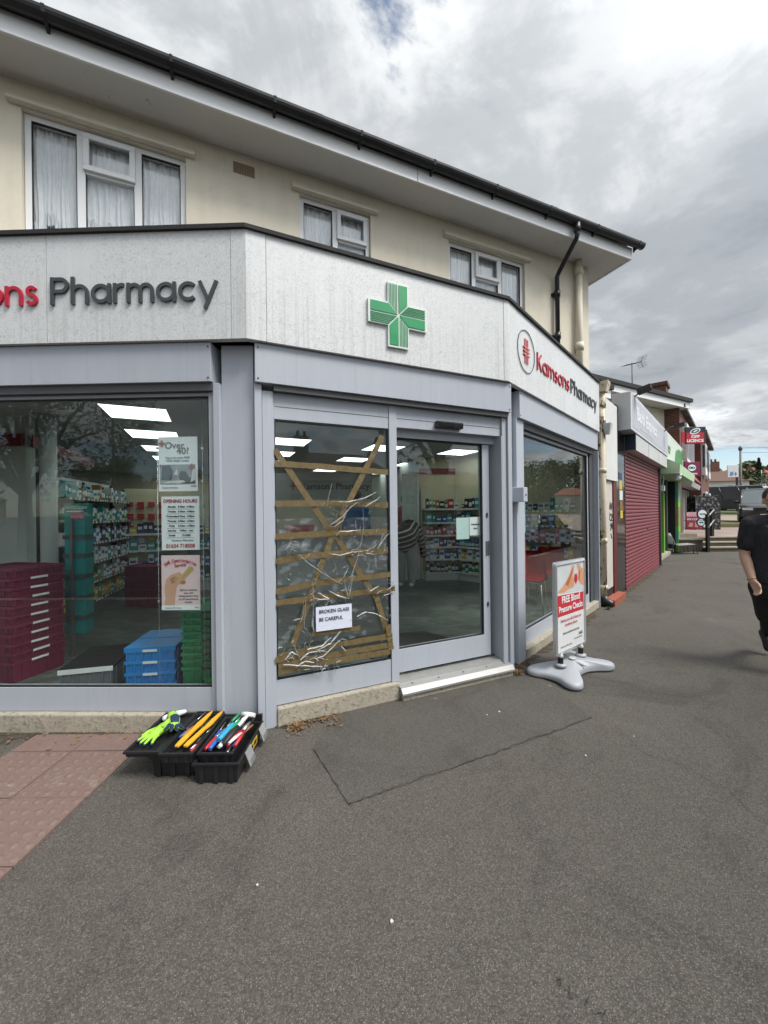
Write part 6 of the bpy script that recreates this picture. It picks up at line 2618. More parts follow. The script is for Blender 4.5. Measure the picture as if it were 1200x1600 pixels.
mb.prism_w([(7.22 + .03 * math.cos(i * math.pi / 6), 1.05 + .03 * math.sin(i * math.pi / 6)) for i in range(12)], .011, .018)
mb.obj('shutter_lock', m_black, sh)
mb = MB(FR)
mb.box(8.982, 9.06, -.1, .05, 0, 2.56)
mb.obj('shutter_guide', m_alud, tk)
mb = MB(FR)
mb.box(4.92, 4.94, .0, .170, 2.58, 2.86)
mb.obj('box_end', m_navy_b, tk)
mb = MB(FR)
mb.box(4.941, 9.2, -.3, .172, 2.57, 2.862)
mb.obj('shutter_box', plain('box_offwhite', (.50, .51, .49), .5, var=.18, vscale=2.5), tk)
mb = MB(FR)
mb.box(4.40, 9.25, -.10, .19, 2.87, 3.52)
sb = mb.obj('sign_box', plain('sign_faded', (.54, .55, .58), .4, var=.14, vscale=2), tk, bevel=.006)
mb = MB(FR)
mb.box(4.55, 9.20, .1905, .1935, 2.93, 3.46)
sp_ = mb.obj('sign_panel', plain('sign_lilac', (.45, .46, .50), .35, var=.16, vscale=1.5), sb)
tw = text('sign_text', 'Balti', .34, FR, 4.9, 3.12, .196, plain('sign_ghost_white', (.72, .72, .74), .4), sb, bold=.012, squash=1.35)
uw_ = max(((tw.matrix_basis @ v.co) + world_of(sb).translation).xy.dot(FR.d) for v in tw.data.vertices) - FR.o.dot(FR.d)
text('sign_text', 'Express', .34, FR, uw_ + .16, 3.12, .196, plain('sign_ghost_white', (.72, .72, .74), .4), sb, bold=.012, squash=1.35)
text('sign_text', 'Takeaway  Fish and Chips', .11, FR, 5.2, 2.98, .196, plain('sign_ghost_white', (.72, .72, .74), .4), sb, squash=1.3)
mb = MB(FR)
for u in (6.3, 7.75):
    mb.box(u - .006, u + .006, .1728, .1745, 2.575, 2.86)
mb.obj('box_joint', m_alud, tk)
mb = MB(FR)
mb.box(4.2, 9.25, -3.2, -.31, 2.6, 2.84)
mb.box(4.2, 9.25, -3.2, -.31, 2.85, 3.35)
mb.obj('flat_roof', m_felt, tk)
mb = MB(FR)
mb.box(4.22, 14.2, -3.3, -3.0, -.1, 3.0)
mb.obj('rear_wall', m_cream, tk)


def floodlight(u, w, z, label, big=True):
    t_ = thing('sign_floodlight', label, 'floodlight', tuple(FR.pt(u, .2, z - .1)), 0)
    mb = MB(FR)
    mb.tube([(u, .192, z - .06), (u, .30, z + .02), (u, w, z + .02)], .014, 8)
    mb.obj('lamp_arm', m_alud, t_)
    mb = MB(FR)
    mb.hexa([FR.pt(a, b_, c_) for a, b_, c_ in ((u - .11, w, z - .03), (u + .11, w, z - .03), (u + .11, w + .20, z + .03), (u - .11, w + .20, z + .03))],
            [FR.pt(a, b_, c_) for a, b_, c_ in ((u - .09, w - .01, z + .05), (u + .09, w - .01, z + .05), (u + .09, w + .19, z + .10), (u - .09, w + .19, z + .10))])
    mb.obj('lamp_head', m_black, t_)
    return t_


floodlight(4.75, .24, 3.56, 'black floodlight on the near corner of the faded sign box')
floodlight(8.55, .40, 3.50, 'black arm floodlight at the far end of the faded sign box')

# the green shop
gs = thing('green_shop', 'small convenience shop with lime green columns and a white and green sign', 'shop', tuple(FR.pt(11.6, 0, 0)))
m_lgreen = plain('lime_facade', (.17, .46, .05), .45, var=.12, vscale=4)
m_pale = plain('canopy_pale_green', (.45, .62, .40), .45, var=.12, vscale=3)
m_photo = plain('facade_photo', (.30, .20, .12), .5, var=.6, vscale=7)
m_photog = plain('facade_photo_teal', (.10, .32, .30), .5, var=.5, vscale=5)
mb = MB(FR)
mb.box(9.07, 9.35, -.2, .0, 0, 2.6)
mb.box(9.36, 9.44, -.22, -.03, 0, 2.6)
mb.obj('door_jamb', plain('jamb_dark', (.03, .034, .034), .4), gs)
mb = MB(FR)
mb.box(9.12, 9.30, .001, .004, 1.62, 1.92)
mb.obj('jamb_notice', m_paper, gs)
mb = MB(FR)
mb.box(9.445, 13.35, -.26, -.24, .1, 2.5)
mb.obj('shop_glass', plain('dark_glass', (.02, .025, .028), .08), gs)
for u0, u1, mm in ((9.9, 10.0, m_lgreen), (10.7, 10.82, m_alud), (11.6, 11.7, m_lgreen), (12.35, 12.5, m_alud)):
    mb = MB(FR)
    mb.box(u0, u1, -.239, -.18, .05, 2.55)
    mb.obj('shop_mullion', mm, gs)
for u0, u1, z0, z1, mm in ((10.02, 10.68, .1, 1.0, m_photo), (11.72, 12.33, .75, 1.6, m_photo), (11.72, 12.33, 1.605, 2.0, m_lgreen), (11.72, 12.33, .1, .745, m_lgreen), (9.5, 9.88, .8, 1.7, m_photog)):
    mb = MB(FR)
    mb.box(u0, u1, -.2395, -.235, z0, z1)
    mb.obj('window_graphic', mm, gs)
mb = MB(FR)
mb.box(13.36, 14.05, -.3, .03, 0, 2.5)
col_ = mb.obj('green_column', m_lgreen, gs)
for z0, z1, mm in ((1.75, 2.3, m_photog), (.9, 1.55, m_photo), (.25, .7, m_photog)):
    mb = MB(FR)
    mb.box(13.44, 13.97, .031, .035, z0, z1)
    mb.box(13.354, 13.3595, -.28, .01, z0, z1)
    mb.obj('column_photo', mm, col_)
mb = MB(FR)
mb.box(13.28, 13.359, -.3, -.05, 0, 2.5)
mb.obj('dark_post', m_black, gs)
mb = MB(FR)
mb.box(9.44, 13.3, -.25, -.1, 0, .10)
mb.obj('shop_sill', m_plinth, gs)
mb = MB(FR)
mb.prism_u([(-.3, 2.45), (.42, 2.42), (.44, 2.66), (.14, 2.84), (-.3, 2.84)], 9.30, 14.1)
mb.obj('canopy_box', m_pale, gs)
mb = MB(FR)
mb.box(9.27, 14.0, -.12, .13, 2.85, 3.60)
sg2 = mb.obj('shop_sign', plain('sign_palegreen', (.56, .64, .55), .4, var=.08), gs)
mb = MB(FR)
mb.box(9.27, 14.0, .1305, .133, 3.54, 3.60)
mb.obj('sign_trim', m_white_p, sg2)
mb = MB(FR)
flat(mb, [(11.4, 2.95), (13.7, 2.95), (13.7, 3.42), (12.6, 3.45), (11.7, 3.3)], .134)
mb.obj('sign_swoosh', plain('sign_leaf', (.04, .22, .05), .4, var=.3, vscale=6), sg2)
text('sign_text', 'SHOP', .30, FR, 9.6, 3.05, .135, plain('sign_olive', (.15, .22, .10), .5), sg2, bold=.01)
mb = MB(FR)
mb.box(9.27, 14.1, -3.0, -.31, 2.6, 2.83)
mb.box(9.27, 14.1, -3.0, -.31, 3.0, 3.5)
mb.obj('flat_roof', m_felt, gs)
dl = thing('canopy_camera', 'white dome camera under the green canopy', 'camera', tuple(FR.pt(9.75, .3, 2.3)))
mb = MB(FR)
mb.ball((9.75, .34, 2.34), .085, sub=2)
mb.obj('camera_dome', m_paper, dl)
mb = MB(FR)
mb.lathe([(.09, 0), (.09, .06)], (9.75, .34, 2.37), 14)
mb.obj('camera_mount', m_paper, dl)
dm = thing('door_bell_box', 'small white wall box with a hanging cable beside the green shop door', 'electrical box', tuple(FR.pt(9.5, .05, 2.0)))
mb = MB(FR)
mb.box(9.45, 9.62, -.02, .08, 1.98, 2.13)
mb.obj('box_body', m_paper, dm, bevel=.01)
mb = MB(FR)
mb.tube([(9.53, .03, 2.13), (9.52, .06, 2.3), (9.5, .03, 2.5)], .012, 6)
mb.obj('cable', m_paper, dm)

# cream building behind, at an angle
cp = Vector((10.72, 14.5))
ca = rad(62)
FC = Frame((cp.x - 6 * math.sin(ca), cp.y - 6 * math.cos(ca)), 62)
cb = thing('cream_house', 'cream rendered upper storey with a broad white eaves board behind the shop signs', 'building', (FC.pt(5, -2, 0).x, FC.pt(5, -2, 0).y, 0))
uw = FC.px(1015, 680)[0]
mb = MB(FC)
mb.box(-1.0, uw - .75, -.25, 0, 2.6, 5.2)
mb.box(uw, 6, -.25, 0, 2.6, 5.2)
mb.box(uw - .75, uw, -.25, 0, 2.6, 3.5)
mb.box(uw - .75, uw, -.25, 0, 4.35, 5.2)
mb.box(-1, 6, -5, -4.8, 0, 5.2)
mb.box(5.75, 6, -4.799, -.251, 0, 5.2)
mb.obj('upper_wall', m_cream, cb)
w_ = MB(FC)
for q_ in ((uw - .745, uw - .69, 3.505, 4.345), (uw - .06, uw - .005, 3.505, 4.345), (uw - .689, uw - .061, 4.29, 4.345), (uw - .689, uw - .061, 3.505, 3.56), (uw - .40, uw - .35, 3.561, 4.289)):
    w_.box(q_[0], q_[1], -.14, -.08, q_[2], q_[3])
wo_ = w_.obj('window', m_upvc, cb)
w_ = MB(FC)
w_.box(uw - .69, uw - .06, -.12, -.11, 3.56, 4.29)
w_.obj('pane', plain('pane_curtained', (.32, .34, .36), .1), wo_)
mb = MB(FC)
mb.box(-1.2, 6.35, -5.1, .55, 5.21, 5.23)
mb.obj('soffit', m_soffit, cb)
mb = MB(FC)
mb.box(-1.2, 6.4, .551, .58, 5.18, 5.40)
mb.box(6.351, 6.38, -5.1, .55, 5.18, 5.40)
mb.obj('eaves_board', m_upvc, cb)
mb = MB(FC)
mb.prism_u([(.66, 5.40), (.66, 5.53), (-2.2, 6.0), (-5.2, 5.53), (-5.2, 5.40)], -1.25, 6.45)
mb.obj('roof', m_felt, cb)
ae = thing('roof_aerial', 'thin television aerial on the roof of the cream house', 'aerial', tuple(FC.pt(2.2, -1.8, 5.9)))
pa = at_dist(988, 612, 14.2)
ae.location = (pa.x, pa.y, 5.6)
mb = MB()
zt = at_dist(988, 573, 14.2).z
mb.tube([(pa.x, pa.y, 5.6), (pa.x, pa.y, zt + .15)], .018, 6)
mb.obj('mast', m_alud, ae)
mb = MB()
d_ = Vector((.93, .37, .28)).normalized()
c_ = Vector((pa.x, pa.y, zt + .1))
mb.tube([tuple(c_ - d_ * .45), tuple(c_ + d_ * .55)], .011, 6)
nn = Vector((.37, -.93, 0))
for i in range(9):
    q_ = c_ + d_ * (-.42 + i * .1)
    mb.tube([tuple(q_ - nn * .14), tuple(q_ + nn * .14)], .006, 5)
for s_ in (-1, 1):
    q_ = c_ + d_ * .52
    mb.tube([tuple(q_ + Vector((0, 0, s_ * .02))), tuple(q_ + d_ * .12 + Vector((0, 0, s_ * .22)))], .008, 5)
    for i in range(4):
        qq = q_ + d_ * (.03 * i) + Vector((0, 0, s_ * (.04 + .05 * i)))
        mb.tube([tuple(qq - nn * .18), tuple(qq + nn * .18)], .006, 5)
mb.obj('antenna', m_alud, ae)
# small white flat roof ends between pharmacy and parade
er = thing('eaves_end', 'short white eaves end with a dark felt cap beyond the pharmacy fascia', 'roof edge', tuple(FR.pt(3.9, -1.2, 3.4)))
e0, e1 = at_dist(936, 622, 8.2), at_dist(961, 615, 8.6)
fE = Frame((e0.x, e0.y), 62)
mb = MB(fE)
mb.box(-1.5, .42, -1.5, 0, 3.92, 4.10)
mb.obj('eaves_board', m_upvc, er)
mb = MB(fE)
mb.box(-1.55, .46, -1.5, .05, 4.101, 4.22)
mb.obj('felt_cap', m_felt, er)
mb = MB(fE)
mb.box(-1.5, .2, -1.4, -.25, 3.3, 3.919)
mb.obj('end_wall', m_cream, er)

# brick terrace: gable flank with its chimney, fronts running on up the street
m_brick = brick('red_brick', (.16, .050, .032), (.105, .036, .026), (.14, .11, .085), rot=rad(-47.5))
m_brickf = brick('red_brick_front', (.16, .050, .032), (.105, .036, .026), (.12, .085, .065), rot=rad(47.5))
UB0, UB1, UB2 = 14.45, 19.5, 27.0
bb = thing('brick_house', 'red brick end house with a stepped chimney above the green shop', 'building', tuple(FR.pt(17, -3, 0)))
mb = MB(FR)
mb.prism_u([(-.0, -.2), (.0, 5.25), (-3.0, 6.9), (-6.0, 5.25), (-6.0, -.2)], UB0, UB0 + .25)
mb.obj('gable_wall', m_brick, bb)
mb = MB(FR)
mb.box(UB0 + .251, UB1, -.3, -.001, 2.7, 5.24)
mb.box(UB0 + .251, UB0 + .7, -.3, -.001, -.2, 2.699)
mb.obj('front_wall', m_brickf, bb)
mb = MB(FR)
mb.prism_u([(.18, 5.20), (.18, 5.30), (-3.0, 7.05), (-6.2, 5.30), (-6.2, 5.2), (-3.0, 6.92)], UB0 - .06, UB1)
mb.obj('roof', m_tilec, bb)
pc = at_dist(1061, 632, 14.9)
fch = Frame((pc.x - .2, pc.y), 42.5)
fch = FR
uch = 15.3
mb = MB(FR)
wch = -.55
mb.box(UB0 + .02, UB0 + .75, wch - .35, wch + .16, 5.2, 6.15)
mb.box(UB0 - .03, UB0 + .80, wch - .40, wch + .21, 6.151, 6.28)
mb.obj('chimney', m_brick, bb)
for u0, u1, z0, z1 in ((15.2, 16.6, 3.3, 4.7), (17.4, 18.8, 3.3, 4.7)):
    mb = MB(FR)
    mb.box(u0, u1, .0, .16, z0, z0 + .12)
    mb.box(u0, u1, .0, .16, z1 - .1, z1 + .05)
    for u in (u0, (u0 + u1) / 2 - .04, u1 - .09):
        mb.box(u, u + .09, .0, .15, z0 + .121, z1 - .101)
    wo_ = mb.obj('bay_window', m_upvc, bb)
    mb = MB(FR)
    mb.box(u0 + .09, u1 - .09, .06, .1, z0 + .121, z1 - .101)
    mb.obj('pane', plain('dark_pane', (.04, .045, .05), .08), wo_)
mb = MB(FR)
mb.box(UB0 + .71, UB1, -.3, -.25, 0, 2.3)
mb.obj('shop_glass', plain('dark_glass', (.02, .025, .028), .08), bb)
for u in (15.25, 16.1, 17.0, 18.2, 19.2):
    mb = MB(FR)
    mb.box(u, u + .12, -.249, -.10, 0, 2.3)
    mb.obj('shop_mullion', m_white_p, bb)
mb = MB(FR)
mb.prism_u([(-.02, 2.32), (.28, 2.32), (.32, 2.5), (.0, 3.0)], UB0 + .55, UB1)
mb.obj('shop_fascia', plain('offlicence_fascia', (.42, .40, .40), .4, var=.5, vscale=3), bb)
mb = MB(FR)
mb.prism_u([(.0, 3.04), (.34, 2.56), (.37, 2.59), (.03, 3.10)], UB0 + .55, UB1)
mb.obj('fascia_hood', plain('hood_red', (.30, .02, .04), .4), bb)
b2 = thing('brick_house', 'second brick house farther up the street with white bay windows', 'building', tuple(FR.pt(23, -3, 0)))
mb = MB(FR)
mb.box(UB1 + .3, UB2, -5, .32, 0, 4.95)
mb.obj('wall', m_brickf, b2)
mb = MB(FR)
mb.prism_u([(.55, 4.96), (.55, 5.1), (-2.5, 6.6), (-5.4, 5.1), (-5.4, 4.96)], UB1 + .2, UB2 + .2)
mb.obj('roof', m_tilec, b2)
for u0, z0 in ((20.4, 3.1), (23.6, 3.1), (20.4, .8), (23.6, .8)):
    mb = MB(FR)
    mb.box(u0, u0 + 1.6, .321, .46, z0, z0 + 1.5)
    wo_ = mb.obj('bay_window', m_upvc, b2)
    for du in (.1, .87):
        mb = MB(FR)
        mb.box(u0 + du, u0 + du + .63, .4605, .464, z0 + .35, z0 + 1.4)
        mb.obj('pane', plain('dark_pane', (.04, .045, .05), .08), wo_)
    mb = MB(FR)
    mb.box(u0 - .003, u0 - .0005, .35, .44, z0 + .35, z0 + 1.4)
    mb.obj('pane', plain('dark_pane', (.04, .045, .05), .08), wo_)

# projecting signs
os_ = thing('projecting_sign', 'projecting red and navy off licence sign on the brick house', 'sign', tuple(FR.pt(14.9, .2, 3.75)))
ps0, ps1 = at_dist(1072, 690, 13.4), at_dist(1101, 667, 13.4)
fo = Frame((ps0.x, ps0.y), 95)
SW, Z0, Z1 = (ps1 - ps0).length * .78, ps0.z - .08, ps1.z
SW = 29 / 600 * 13.4
mb = MB(fo)
mb.box(0, SW, -.09, 0, Z0, Z1)
so_ = mb.obj('sign_case', plain('case_navy', (.018, .022, .032), .35), os_, bevel=.008)
mb = MB(fo)
mb.box(.012, SW - .06, .001, .004, Z0 + .01, Z0 + (Z1 - Z0) * .66)
mb.obj('sign_red', plain('licence_red', (.46, .02, .035), .35), so_)
mb = MB(fo)
ce = (SW * .46, Z0 + (Z1 - Z0) * .74)
mb.prism_w([(ce[0] + .17 * math.cos(i * math.pi / 12) * 1.0 + .03 * math.sin(i * math.pi / 12), ce[1] + .105 * math.sin(i * math.pi / 12) + .03 * math.cos(i * math.pi / 12)) for i in range(24)], .0045, .007)
mb.obj('sign_oval', m_paper, so_)
mb = MB(fo)
mb.prism_w([(ce[0] + .13 * math.cos(i * math.pi / 12) + .02 * math.sin(i * math.pi / 12), ce[1] + .065 * math.sin(i * math.pi / 12) + .02 * math.cos(i * math.pi / 12)) for i in range(24)], .0072, .009)
mb.obj('oval_core', plain('case_navy', (.018, .022, .032), .35), so_)
mb = MB(fo)
mb.prism_w([(ce[0] - .09, ce[1] - .03), (ce[0] + .02, ce[1] + .045), (ce[0] + .1, ce[1] + .03), (ce[0] - .03, ce[1] - .045)], .0092, .011)
mb.obj('oval_swoosh', m_paper, so_)
text('sign_text', 'OFF', .135, fo, SW * .47, Z0 + .20, .006, m_paper, so_, align='CENTER', bold=.006, squash=1.15)
text('sign_text', 'LICENCE', .135, fo, SW * .46, Z0 + .06, .006, m_paper, so_, align='CENTER', bold=.006, squash=1.02)
mb = MB(fo)
mb.box(-.12, -.001, -.07, -.02, Z0 + .05, Z0 + .42)
mb.obj('sign_bracket', plain('licence_red', (.46, .02, .035), .35), os_)
pz = thing('projecting_sign', 'magenta projecting sign with a round OK emblem below the off licence sign', 'sign', tuple(FR.pt(14.9, .2, 2.6)))
q0, q1 = at_dist(1070.5, 744, 13.6), at_dist(1092, 722, 13.6)
fp = Frame((q0.x, q0.y), 95)
PWd_ = 22 / 600 * 13.6
mb = MB(fp)
mb.box(0, PWd_, -.07, 0, q0.z, q1.z)
po_ = mb.obj('sign_case', plain('pay_magenta', (.22, .012, .085), .35), pz, bevel=.006)
mb = MB(fp)
ce = (PWd_ * .46, q1.z - .20)
mb.prism_w([(ce[0] + .155 * math.cos(i * math.pi / 12), ce[1] + .135 * math.sin(i * math.pi / 12)) for i in range(24)], .001, .004)
mb.obj('sign_oval', m_black, po_)
mb = MB(fp)
mb.prism_w([(ce[0] + .135 * math.cos(i * math.pi / 12), ce[1] + .115 * math.sin(i * math.pi / 12)) for i in range(24)], .0042, .006)
mb.obj('oval_core', m_paper, po_)
text('sign_text', 'OK+', .11, fp, ce[0], ce[1] - .04, .008, m_tblack, po_, align='CENTER', bold=.006)
text('sign_text', 'payzone', .10, fp, PWd_ * .48, q0.z + .06, .002, m_paper, po_, align='CENTER', bold=.003)
gl_ = thing('wall_floodlight', 'grey boxed floodlight on the brick corner above the canopy', 'floodlight', tuple(FR.pt(14.5, .2, 3.0)))
q0, q1 = at_dist(1061, 718, 13.3), at_dist(1071, 703, 13.3)
fq = Frame((q0.x, q0.y), 95)
mb = MB(fq)
mb.box(0, .22, -.10, 0, q0.z, q1.z)
mb.obj('lamp_head', plain('lamp_olive', (.20, .21, .15), .5), gl_, bevel=.01)
mb = MB(fq)
mb.box(.06, .16, -.16, -.101, q0.z + .08, q1.z - .08)
mb.obj('lamp_bracket', m_alud, gl_)

# low lounge chair outside the green shop
lc = thing('lounge_chair', 'low chair with a pale grey sling seat on a black sled frame', 'chair', (9.75, 12.5, 0))
cw = at_dist(1068, 860, 12.6)


def chp(px_, py_, off=0.0):
    p = at_dist(px_, py_, 12.6)
    return Vector((p.x + .12 * off, p.y + .55 * off, p.z))


mb = MB()
side = [(1047.5, 833), (1050, 838), (1057, 851), (1062, 852.5), (1075, 851.5), (1088, 850.5)]
L_ = [chp(*p, 0) for p in side]
R2 = [chp(*p, 1) for p in side]
for i in range(len(side) - 1):
    mb.face([L_[i], L_[i + 1], R2[i + 1], R2[i]]).smooth = True
bmesh.ops.solidify(mb.bm, geom=mb.bm.faces[:], thickness=.03)
mb.obj('sling_seat', plain('sling_grey', (.58, .59, .58), .7), lc)
for o_ in (0, 1):
    mb = MB()
    pts = [chp(1053, 845, o_), chp(1049.5, 864, o_), chp(1049.5, 865.5, o_), chp(1083, 865.5, o_), chp(1091, 865, o_), chp(1090, 862, o_), chp(1088, 851.5, o_)]
    for p in pts:
        p.z = max(p.z, .014)
    mb.tube([tuple(p) for p in pts], .013, 7)
    mb.tube([tuple(chp(1084, 852, o_)), tuple(chp(1083.5, 865.0, o_))], .012, 7)
    mb.obj('sled_frame', m_black, lc)

# steps, retaining wall, handrail
m_step = plain('step_concrete', (.30, .26, .20), .85, var=.3, vscale=6, bump=.3)
m_stepd = plain('step_riser', (.075, .062, .045), .9, var=.4, vscale=6)
sx0 = at_dist(1101, 862, 13.2).x
stp = thing('steps', 'three broad worn concrete steps up to the forecourt', 'steps', (sx0 + 2, 13.4, 0))
for i in range(3):
    y0, z0 = 13.2 + .30 * i, .157 * i
    mb = MB()
    x0 = sx0 + (.0 if i == 0 else .14)
    mb.prism_z([(x0, y0), (sx0 + 9, y0 - .2), (sx0 + 9, 14.1), (x0, 14.1)], z0 - .2 if i == 0 else z0 + .0005, z0 + .118)
    mb.obj('step_riser', m_stepd, stp)
    mb = MB()
    mb.prism_z([(x0 - .01, y0 - .02), (sx0 + 9, y0 - .22), (sx0 + 9, 14.1), (x0 - .01, 14.1)], z0 + .1185, z0 + .1565)
    mb.obj('step_tread', m_step, stp)
rw = thing('retaining_wall', 'low brown retaining wall under the advertising boards', 'wall', (10.6, 13.4, 0))
xa, xb = at_dist(1073, 850, 13.3).x, sx0
mb = MB()
mb.prism_z([(xa - .3, 13.32), (xb - .01, 13.25), (xb - .01, 14.3), (xa - .3, 14.3)], -.2, .40)
mb.obj('wall_face', m_stepd, rw)
mb = MB()
mb.prism_z([(xa - .3, 13.30), (xb - .005, 13.22), (xb - .005, 14.3), (xa - .3, 14.3)], .401, .46)
mb.obj('wall_coping', m_step, rw)
mb = MB()
mb.prism_z([(xa - .3, 13.5), (xb - .006, 13.5), (xb - .006, 14.29), (xa - .3, 14.29)], .461, .60)
mb.obj('wall_upper_course', m_step, rw)
hr_ = thing('handrail', 'black posts with pale sloping rails beside the steps', 'handrail', (sx0 + .05, 13.15, 0))
for px_, y, zb_, zt_ in ((1105.5, 13.12, 0, 1.30), (1112.5, 14.0, .47, 1.48)):
    p = at_dist(px_, 830, y)
    mb = MB()
    mb.prism_z([(p.x - .045, y - .045), (p.x + .045, y - .045), (p.x + .045, y + .045), (p.x - .045, y + .045)], zb_, zt_)
    mb.obj('post', m_black, hr_, bevel=.006)
for dz_ in (0.0, -.38):
    a, b_ = at_dist(1106.5, 830, 13.06), at_dist(1114, 830, 14.0)
    mb = MB()
    mb.tube([(a.x, 13.05, 1.22 + dz_), (b_.x, 13.95, 1.44 + dz_)], .022, 8)
    mb.obj('rail', m_alubare, hr_)
for dz_ in (1.08, .82):
    a, b_ = at_dist(1069, 830, 13.2), at_dist(1104, 830, 13.12)
    mb = MB()
    mb.tube([(a.x, 13.2, dz_), (b_.x, 13.12, dz_)], .010, 6)
    mb.obj('thin_rail', m_black, hr_)


def board(px0, px1, py0, py1, dist, depth=.04):
    a, b_ = at_dist(px0, py1, dist), at_dist(px1, py0, dist)
    f_ = Frame((a.x, a.y), 92)
    return f_, b_.x - a.x, a.z, b_.z


# advertising boards behind the rail
f_, bw, z0, z1 = board(1073, 1096, 800, 827, 13.75)
ad = thing('advertising_board', 'pink and crimson advertising board on the wall beside the brick house', 'sign', (f_.o.x, f_.o.y, z0))
mb = MB(f_)
mb.box(0, bw, -.03, 0, z0, z1)
mb.obj('board_panel', plain('ad_crimson', (.48, .03, .09), .45, var=.25, vscale=7), ad)
mb = MB(f_)
mb.box(0, bw * .95, .001, .004, z0 + (z1 - z0) * .74, z1)
mb.obj('board_heading', plain('ad_pink', (.66, .38, .44), .45), ad)
mb = MB(f_)
flat(mb, [(.04, z0 + .1), (.12, z0 + .24), (.22, z0 + .22), (.2, z0 + .08)], .005)
flat(mb, [(.28, z0 + .08), (.3, z0 + .26), (.42, z0 + .2), (.38, z0 + .06)], .005)
mb.obj('board_picture', plain('ad_cream', (.55, .42, .36), .5), ad)
text('board_text', 'ICE COLD', .10, f_, bw * .45, z0 + (z1 - z0) * .52, .005, m_paper, ad, align='CENTER', bold=.004)
f_, bw, z0, z1 = board(1089, 1106, 795, 823, 13.45)
rs_ = thing('round_sign', 'pair of round white signs with navy rims on the railing', 'sign', (f_.o.x, f_.o.y, z0))
for cx_, cz__, r_0, nm in ((.19, z1 - .18, .185, 'upper_disc'), (.14, z0 + .15, .145, 'lower_disc'), (.27, z0 + .03, .05, 'small_disc')):
    mb = MB(f_)
    mb.prism_w([(cx_ + r_0 * math.cos(i * math.pi / 12), cz__ + r_0 * math.sin(i * math.pi / 12)) for i in range(24)], -.03, 0)
    do = mb.obj(nm, plain('disc_navy', (.02, .02, .09), .4) if r_0 > .1 else m_paper, rs_)
    if r_0 > .1:
        mb = MB(f_)
        mb.prism_w([(cx_ + r_0 * .78 * math.cos(i * math.pi / 12), cz__ + r_0 * .78 * math.sin(i * math.pi / 12)) for i in range(24)], .001, .004)
        mb.obj('disc_face', m_paper, do)
        mb = MB(f_)
        mb.box(cx_ - r_0 * .55, cx_ + r_0 * .55, .0045, .006, cz__ - .02, cz__ + .02)
        mb.obj('disc_band', plain('disc_green', (.02, .16, .12), .4), do)
# gabion wall
f_, bw, z0, z1 = board(1087, 1124, 774, 816, 16.6)
k = NT('gabion_stone')
p_ = k.pos()
v_ = k.vor(p_, 9)
v2 = k.vor(p_, 9, 'F1', 'Color')
s3 = k.n('ShaderNodeSeparateColor')
k.l(v2, s3.inputs[0])
k.col(k.mix(k.ramp(v_, [(.35, 0), (.6, 1)]), k.ramp(s3.outputs[0], [(0, (.05, .05, .05)), (1, (.24, .235, .23))]), (.015, .015, .015)))
k.set(.9)
k.bump(v_, -.9, .05)
gw = thing('stone_cage_wall', 'grey wall of caged stones in front of the black van', 'wall', (f_.o.x, f_.o.y, .55))
mb = MB(f_)
rr = random.Random(2)
mb.box(0, bw, -.5, 0, .5, z1 - .04)
mb.obj('stone_fill', k.m, gw)
mb = MB(f_)
for i in range(9):
    for j in range(2):
        mb.ball((bw * (i + .5) / 9, -.12 - .25 * j, z1 - .06 + rr.uniform(-.02, .02)), .075, (1.1, 1, .8), 1)
mb.obj('top_stones', k.m, gw)
mb = MB(f_)
for i in range(10):
    mb.box(bw * i / 9 - .004, bw * i / 9 + .004, .002, .008, .5, z1 - .02)
for j in range(8):
    z = .55 + (z1 - .57) * j / 7
    mb.box(0, bw, .0085, .014, z - .004, z + .004)
mb.obj('wire_cage', m_alud, gw)
# grassy bank and kerb in front of the van
mb = MB()
a, b_ = at_dist(1122, 815, 17.5), at_dist(1160, 815, 17.5)
mb.prism_z([(a.x, 17.6), (b_.x + 3, 17.6), (b_.x + 3, 24), (a.x, 24)], .5, .80)
mb.obj('grass_bank', m_hill, kind='structure', bevel=.05)

# ================================================================ VEHICLES


